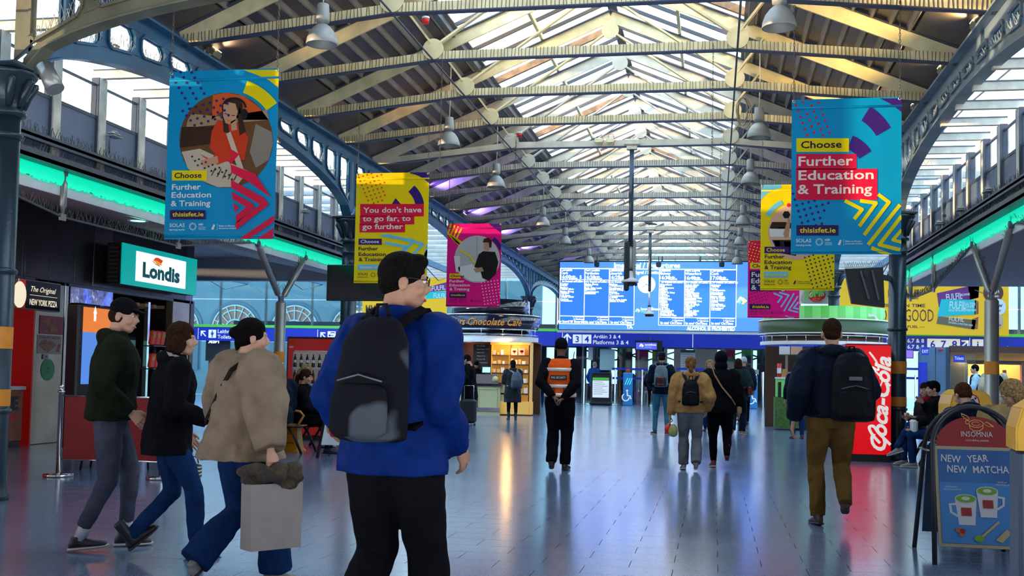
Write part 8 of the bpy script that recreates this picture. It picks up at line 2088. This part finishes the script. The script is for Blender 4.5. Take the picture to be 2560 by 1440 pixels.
P = person((2442, 1075), 912, 'blurred walker in pale blue sleeves and navy gilet beyond the bin', 80, 0, walk(.2, 'r', .05, wrl=(-.10, .34, 1.15), wrr=(.10, .34, 1.12)), dict(m=fab('pale_blue', (.38, .55, .62)), e=.04, hem=.88), dict(m=navy), dict(m=M_sbl), dict(s='short', m=hb), detail=1.5)
b = MB(); b.loft([(P.T((0, 0, z)), rx, ry, AX, AY) for z, rx, ry in ((.92, .20, .165), (1.1, .195, .165), (1.3, .205, .165), (1.42, .17, .14), (1.49, .10, .10))], 20); mk('gilet', [remesh(b, .014, 2)], navy, P.o)
P = person((2486, 1100), 903, 'person with black hair in black and cream coat walking away behind the grey column', -10, 0, walk(.15, 'l', .05), dict(m=fab('cream_coat', (.45, .38, .26)), e=.05, hem=.60, flare=.04), dict(m=black), dict(m=M_sbl), dict(s='bun', m=hb), detail=1.4)
b = MB(); b.loft([(P.T((0, 0, z)), rx, ry, AX, AY) for z, rx, ry in ((1.12, .21, .18), (1.2, .22, .18), (1.32, .225, .175), (1.42, .19, .15), (1.47, .12, .12))], 20); mk('shawl', [remesh(b, .014, 2)], black, P.o)
# --- left seated ---
def on_bench(dy): return proj((pB.x-.02, pB.y+.35+dy, .5))
u, v, d_ = on_bench(-.55)
P = person((764, 0), 925, 'young woman with dark ponytail in black, seated in profile on the orange bench', -84, 0, sit(lean=0, wrl=(-.10, .34, 1.02)), dict(m=black, e=.06, hem=.88), dict(m=black, w=1.1), dict(m=M_sbl), dict(s='pony', m=hbr), d=d_, face=True, hp=8)
P = person((700, 0), 907, 'red-haired woman in navy hooded coat seated with back turned, left of the bench', 35, 0, sit(lean=16), dict(m=navy, e=.07, hem=.86, hood=True), dict(m=black), dict(m=M_sbl), dict(s='pony', m=hred), detail=1.2, d=d_-.6, hp=10, hy=10)
P = person((752, 0), 914, 'blonde woman in pink top seated beyond the dark-haired one', -70, 0, sit(lean=6), dict(m=fab('rose', (.40, .12, .12)), e=.04, hem=.88), dict(m=jeans), dict(m=M_sgrey), dict(s='long', m=hbl), detail=1.4, d=d_+1.1, face=True, hp=20, hy=-20)
# --- at the chocolate kiosk ---
P = person((1172, 1060), 888, 'person in long black coat and knitted hat with wheeled suitcase at the kiosk', 75, 0, dict(wrl=(-.30, .14, .98), wrr=(.12, .24, 1.0), gripl=True, lean=6, thl=(0, 1, 0)), dict(m=black, e=.055, hem=.42, flare=.05, name='coat'), dict(m=black), dict(m=M_sbl, sole=M_ssole), dict(s='beanie', m=black, under=hbr), detail=1.4, face=True, hp=14)
g = onZ(1172, 1062, 0); t = thing('suitcase', (g.x+.05, g.y-.32, 0), 'black wheeled suitcase with raised handle beside the long black coat', 'suitcase', rz=.1)
b = MB(); b.use(mat('suitcase_black', (.012, .014, .02), .5, bump=.2, bscale=40)).rbox((0, 0, .36), (.42, .26, .60), .05); b.build('shell', t)
b = MB(); b.use(M_chrome).tube([(-.12, .08, .64), (-.12, .08, 1.0), (.12, .08, 1.0), (.12, .08, .64)], .010, 8); b.build('handle', t)
for x in (-.17, .17):
    for y in (-.09, .09): b = MB(); b.use(M_blk).cyl((x-.015, y, .03), (x+.015, y, .03), .03, None, 12); b.build('wheel', t)
P = person((1280, 1050), 901, 'woman in long black puffer coat with grey backpack at the kiosk shelves', 14, 0, dict(anl=(-.10, .06, .09), anr=(.10, -.05, .09), wrl=(-.16, .26, 1.10), wrr=(.14, .26, 1.05)), dict(m=fab('puffer', (.022, .025, .028), .5), e=.07, hem=.52, flare=.04, hood=True, name='coat'), dict(m=black, w=.9), dict(m=M_sbl, boot=True), dict(s='beanie', m=black, under=hb, longu=True), detail=1.4)
backpack(P, 'grey panelled backpack on the black puffer coat', fab('pack_slate', (.10, .12, .15)), fab('pack_slate2', (.05, .06, .08)), .34, .48, .22, .92, -.19, xo=.10, strap=fab('pink_strap', (.45, .25, .20)))
P = person((1196, 1058), 905, 'kiosk barista with dark hair behind the till', 170, 1, dict(lean=12), dict(m=black, e=.03, hem=.88), dict(m=black), dict(m=M_sbl), dict(s='short', m=hb), detail=1.8, hp=20, d=35.3)
P = person((1133, 1062), 880, 'dark figure waiting at the left of the kiosk, partly behind the blue jacket', 60, 0, {}, dict(m=navy, e=.05, hem=.80), dict(m=black), dict(m=M_sbl), dict(s='short', m=hb), detail=1.8)
# --- far background ---
P = person((1352, 1018), 918, 'distant person in long navy coat left of the security guard', 20, 0, walk(.15, 'r'), dict(m=navy, e=.06, hem=.60), dict(m=jeans), dict(m=M_sbl), dict(s='short', m=hb), detail=2)
P = person((1331, 1016), 922, 'distant person in red jacket by the kiosk corner', 0, 0, {}, dict(m=fab('red_jacket', (.45, .01, .02)), e=.06, hem=.84), dict(m=navy), dict(m=M_sbl), dict(s='short', m=hbl), detail=2)
P = person((1484, 1012), 905, 'distant grey-haired staff member in blue jacket by the gates', -30, 0, {}, dict(m=fab('staff_blue', (.01, .05, .2)), e=.05, hem=.80), dict(m=navy), dict(m=M_sbl), dict(s='short', m=hgr), detail=2)
P = person((1592, 1000), 920, 'distant child in lilac hooded coat beyond the gates', 10, 0, walk(.12), dict(m=fab('lilac', (.38, .25, .55)), e=.06, hem=.70, hood=True), dict(m=navy), dict(m=M_sbl), dict(s='hood', m=fab('lilac', (.38, .25, .55))), detail=2, Hfix=1.45, d=56)
P = person((1575, 1000), 915, 'distant person in orange jacket beyond the gates', 190, 0, {}, dict(m=fab('orange_jacket', (.6, .08, .02)), e=.05, hem=.80), dict(m=navy), dict(m=M_sbl), dict(s='short', m=hbr), detail=2, Hfix=1.75, d=57)
P = person((1630, 1005), 893, 'distant dark figure just left of the backpack man', 0, 0, {}, dict(m=black, e=.05, hem=.70), dict(m=black), dict(m=M_sbl), dict(s='short', m=hb), detail=2, Hfix=1.75, d=48)
g = onD(1596, 985, 55.2); t = thing('suitcase', (g.x, g.y, 0), 'small hot pink wheeled suitcase beyond the gates', 'suitcase')
b = MB(); b.use(mat('suitcase_pink', (.85, .01, .25), .4, em=.1)).rbox((0, 0, .34), (.42, .24, .54), .06); b.build('shell', t)
b = MB(); b.use(M_chrome).tube([(-.1, 0, .60), (-.1, 0, 1.0), (.1, 0, 1.0), (.1, 0, .60)], .012, 6); b.build('handle', t)
for x in (-.15, .15): b = MB(); b.use(M_blk).cyl((x-.015, 0, .04), (x+.015, 0, .04), .04, None, 10); b.build('wheel', t)
bpy.data.scenes.remove(_ts)
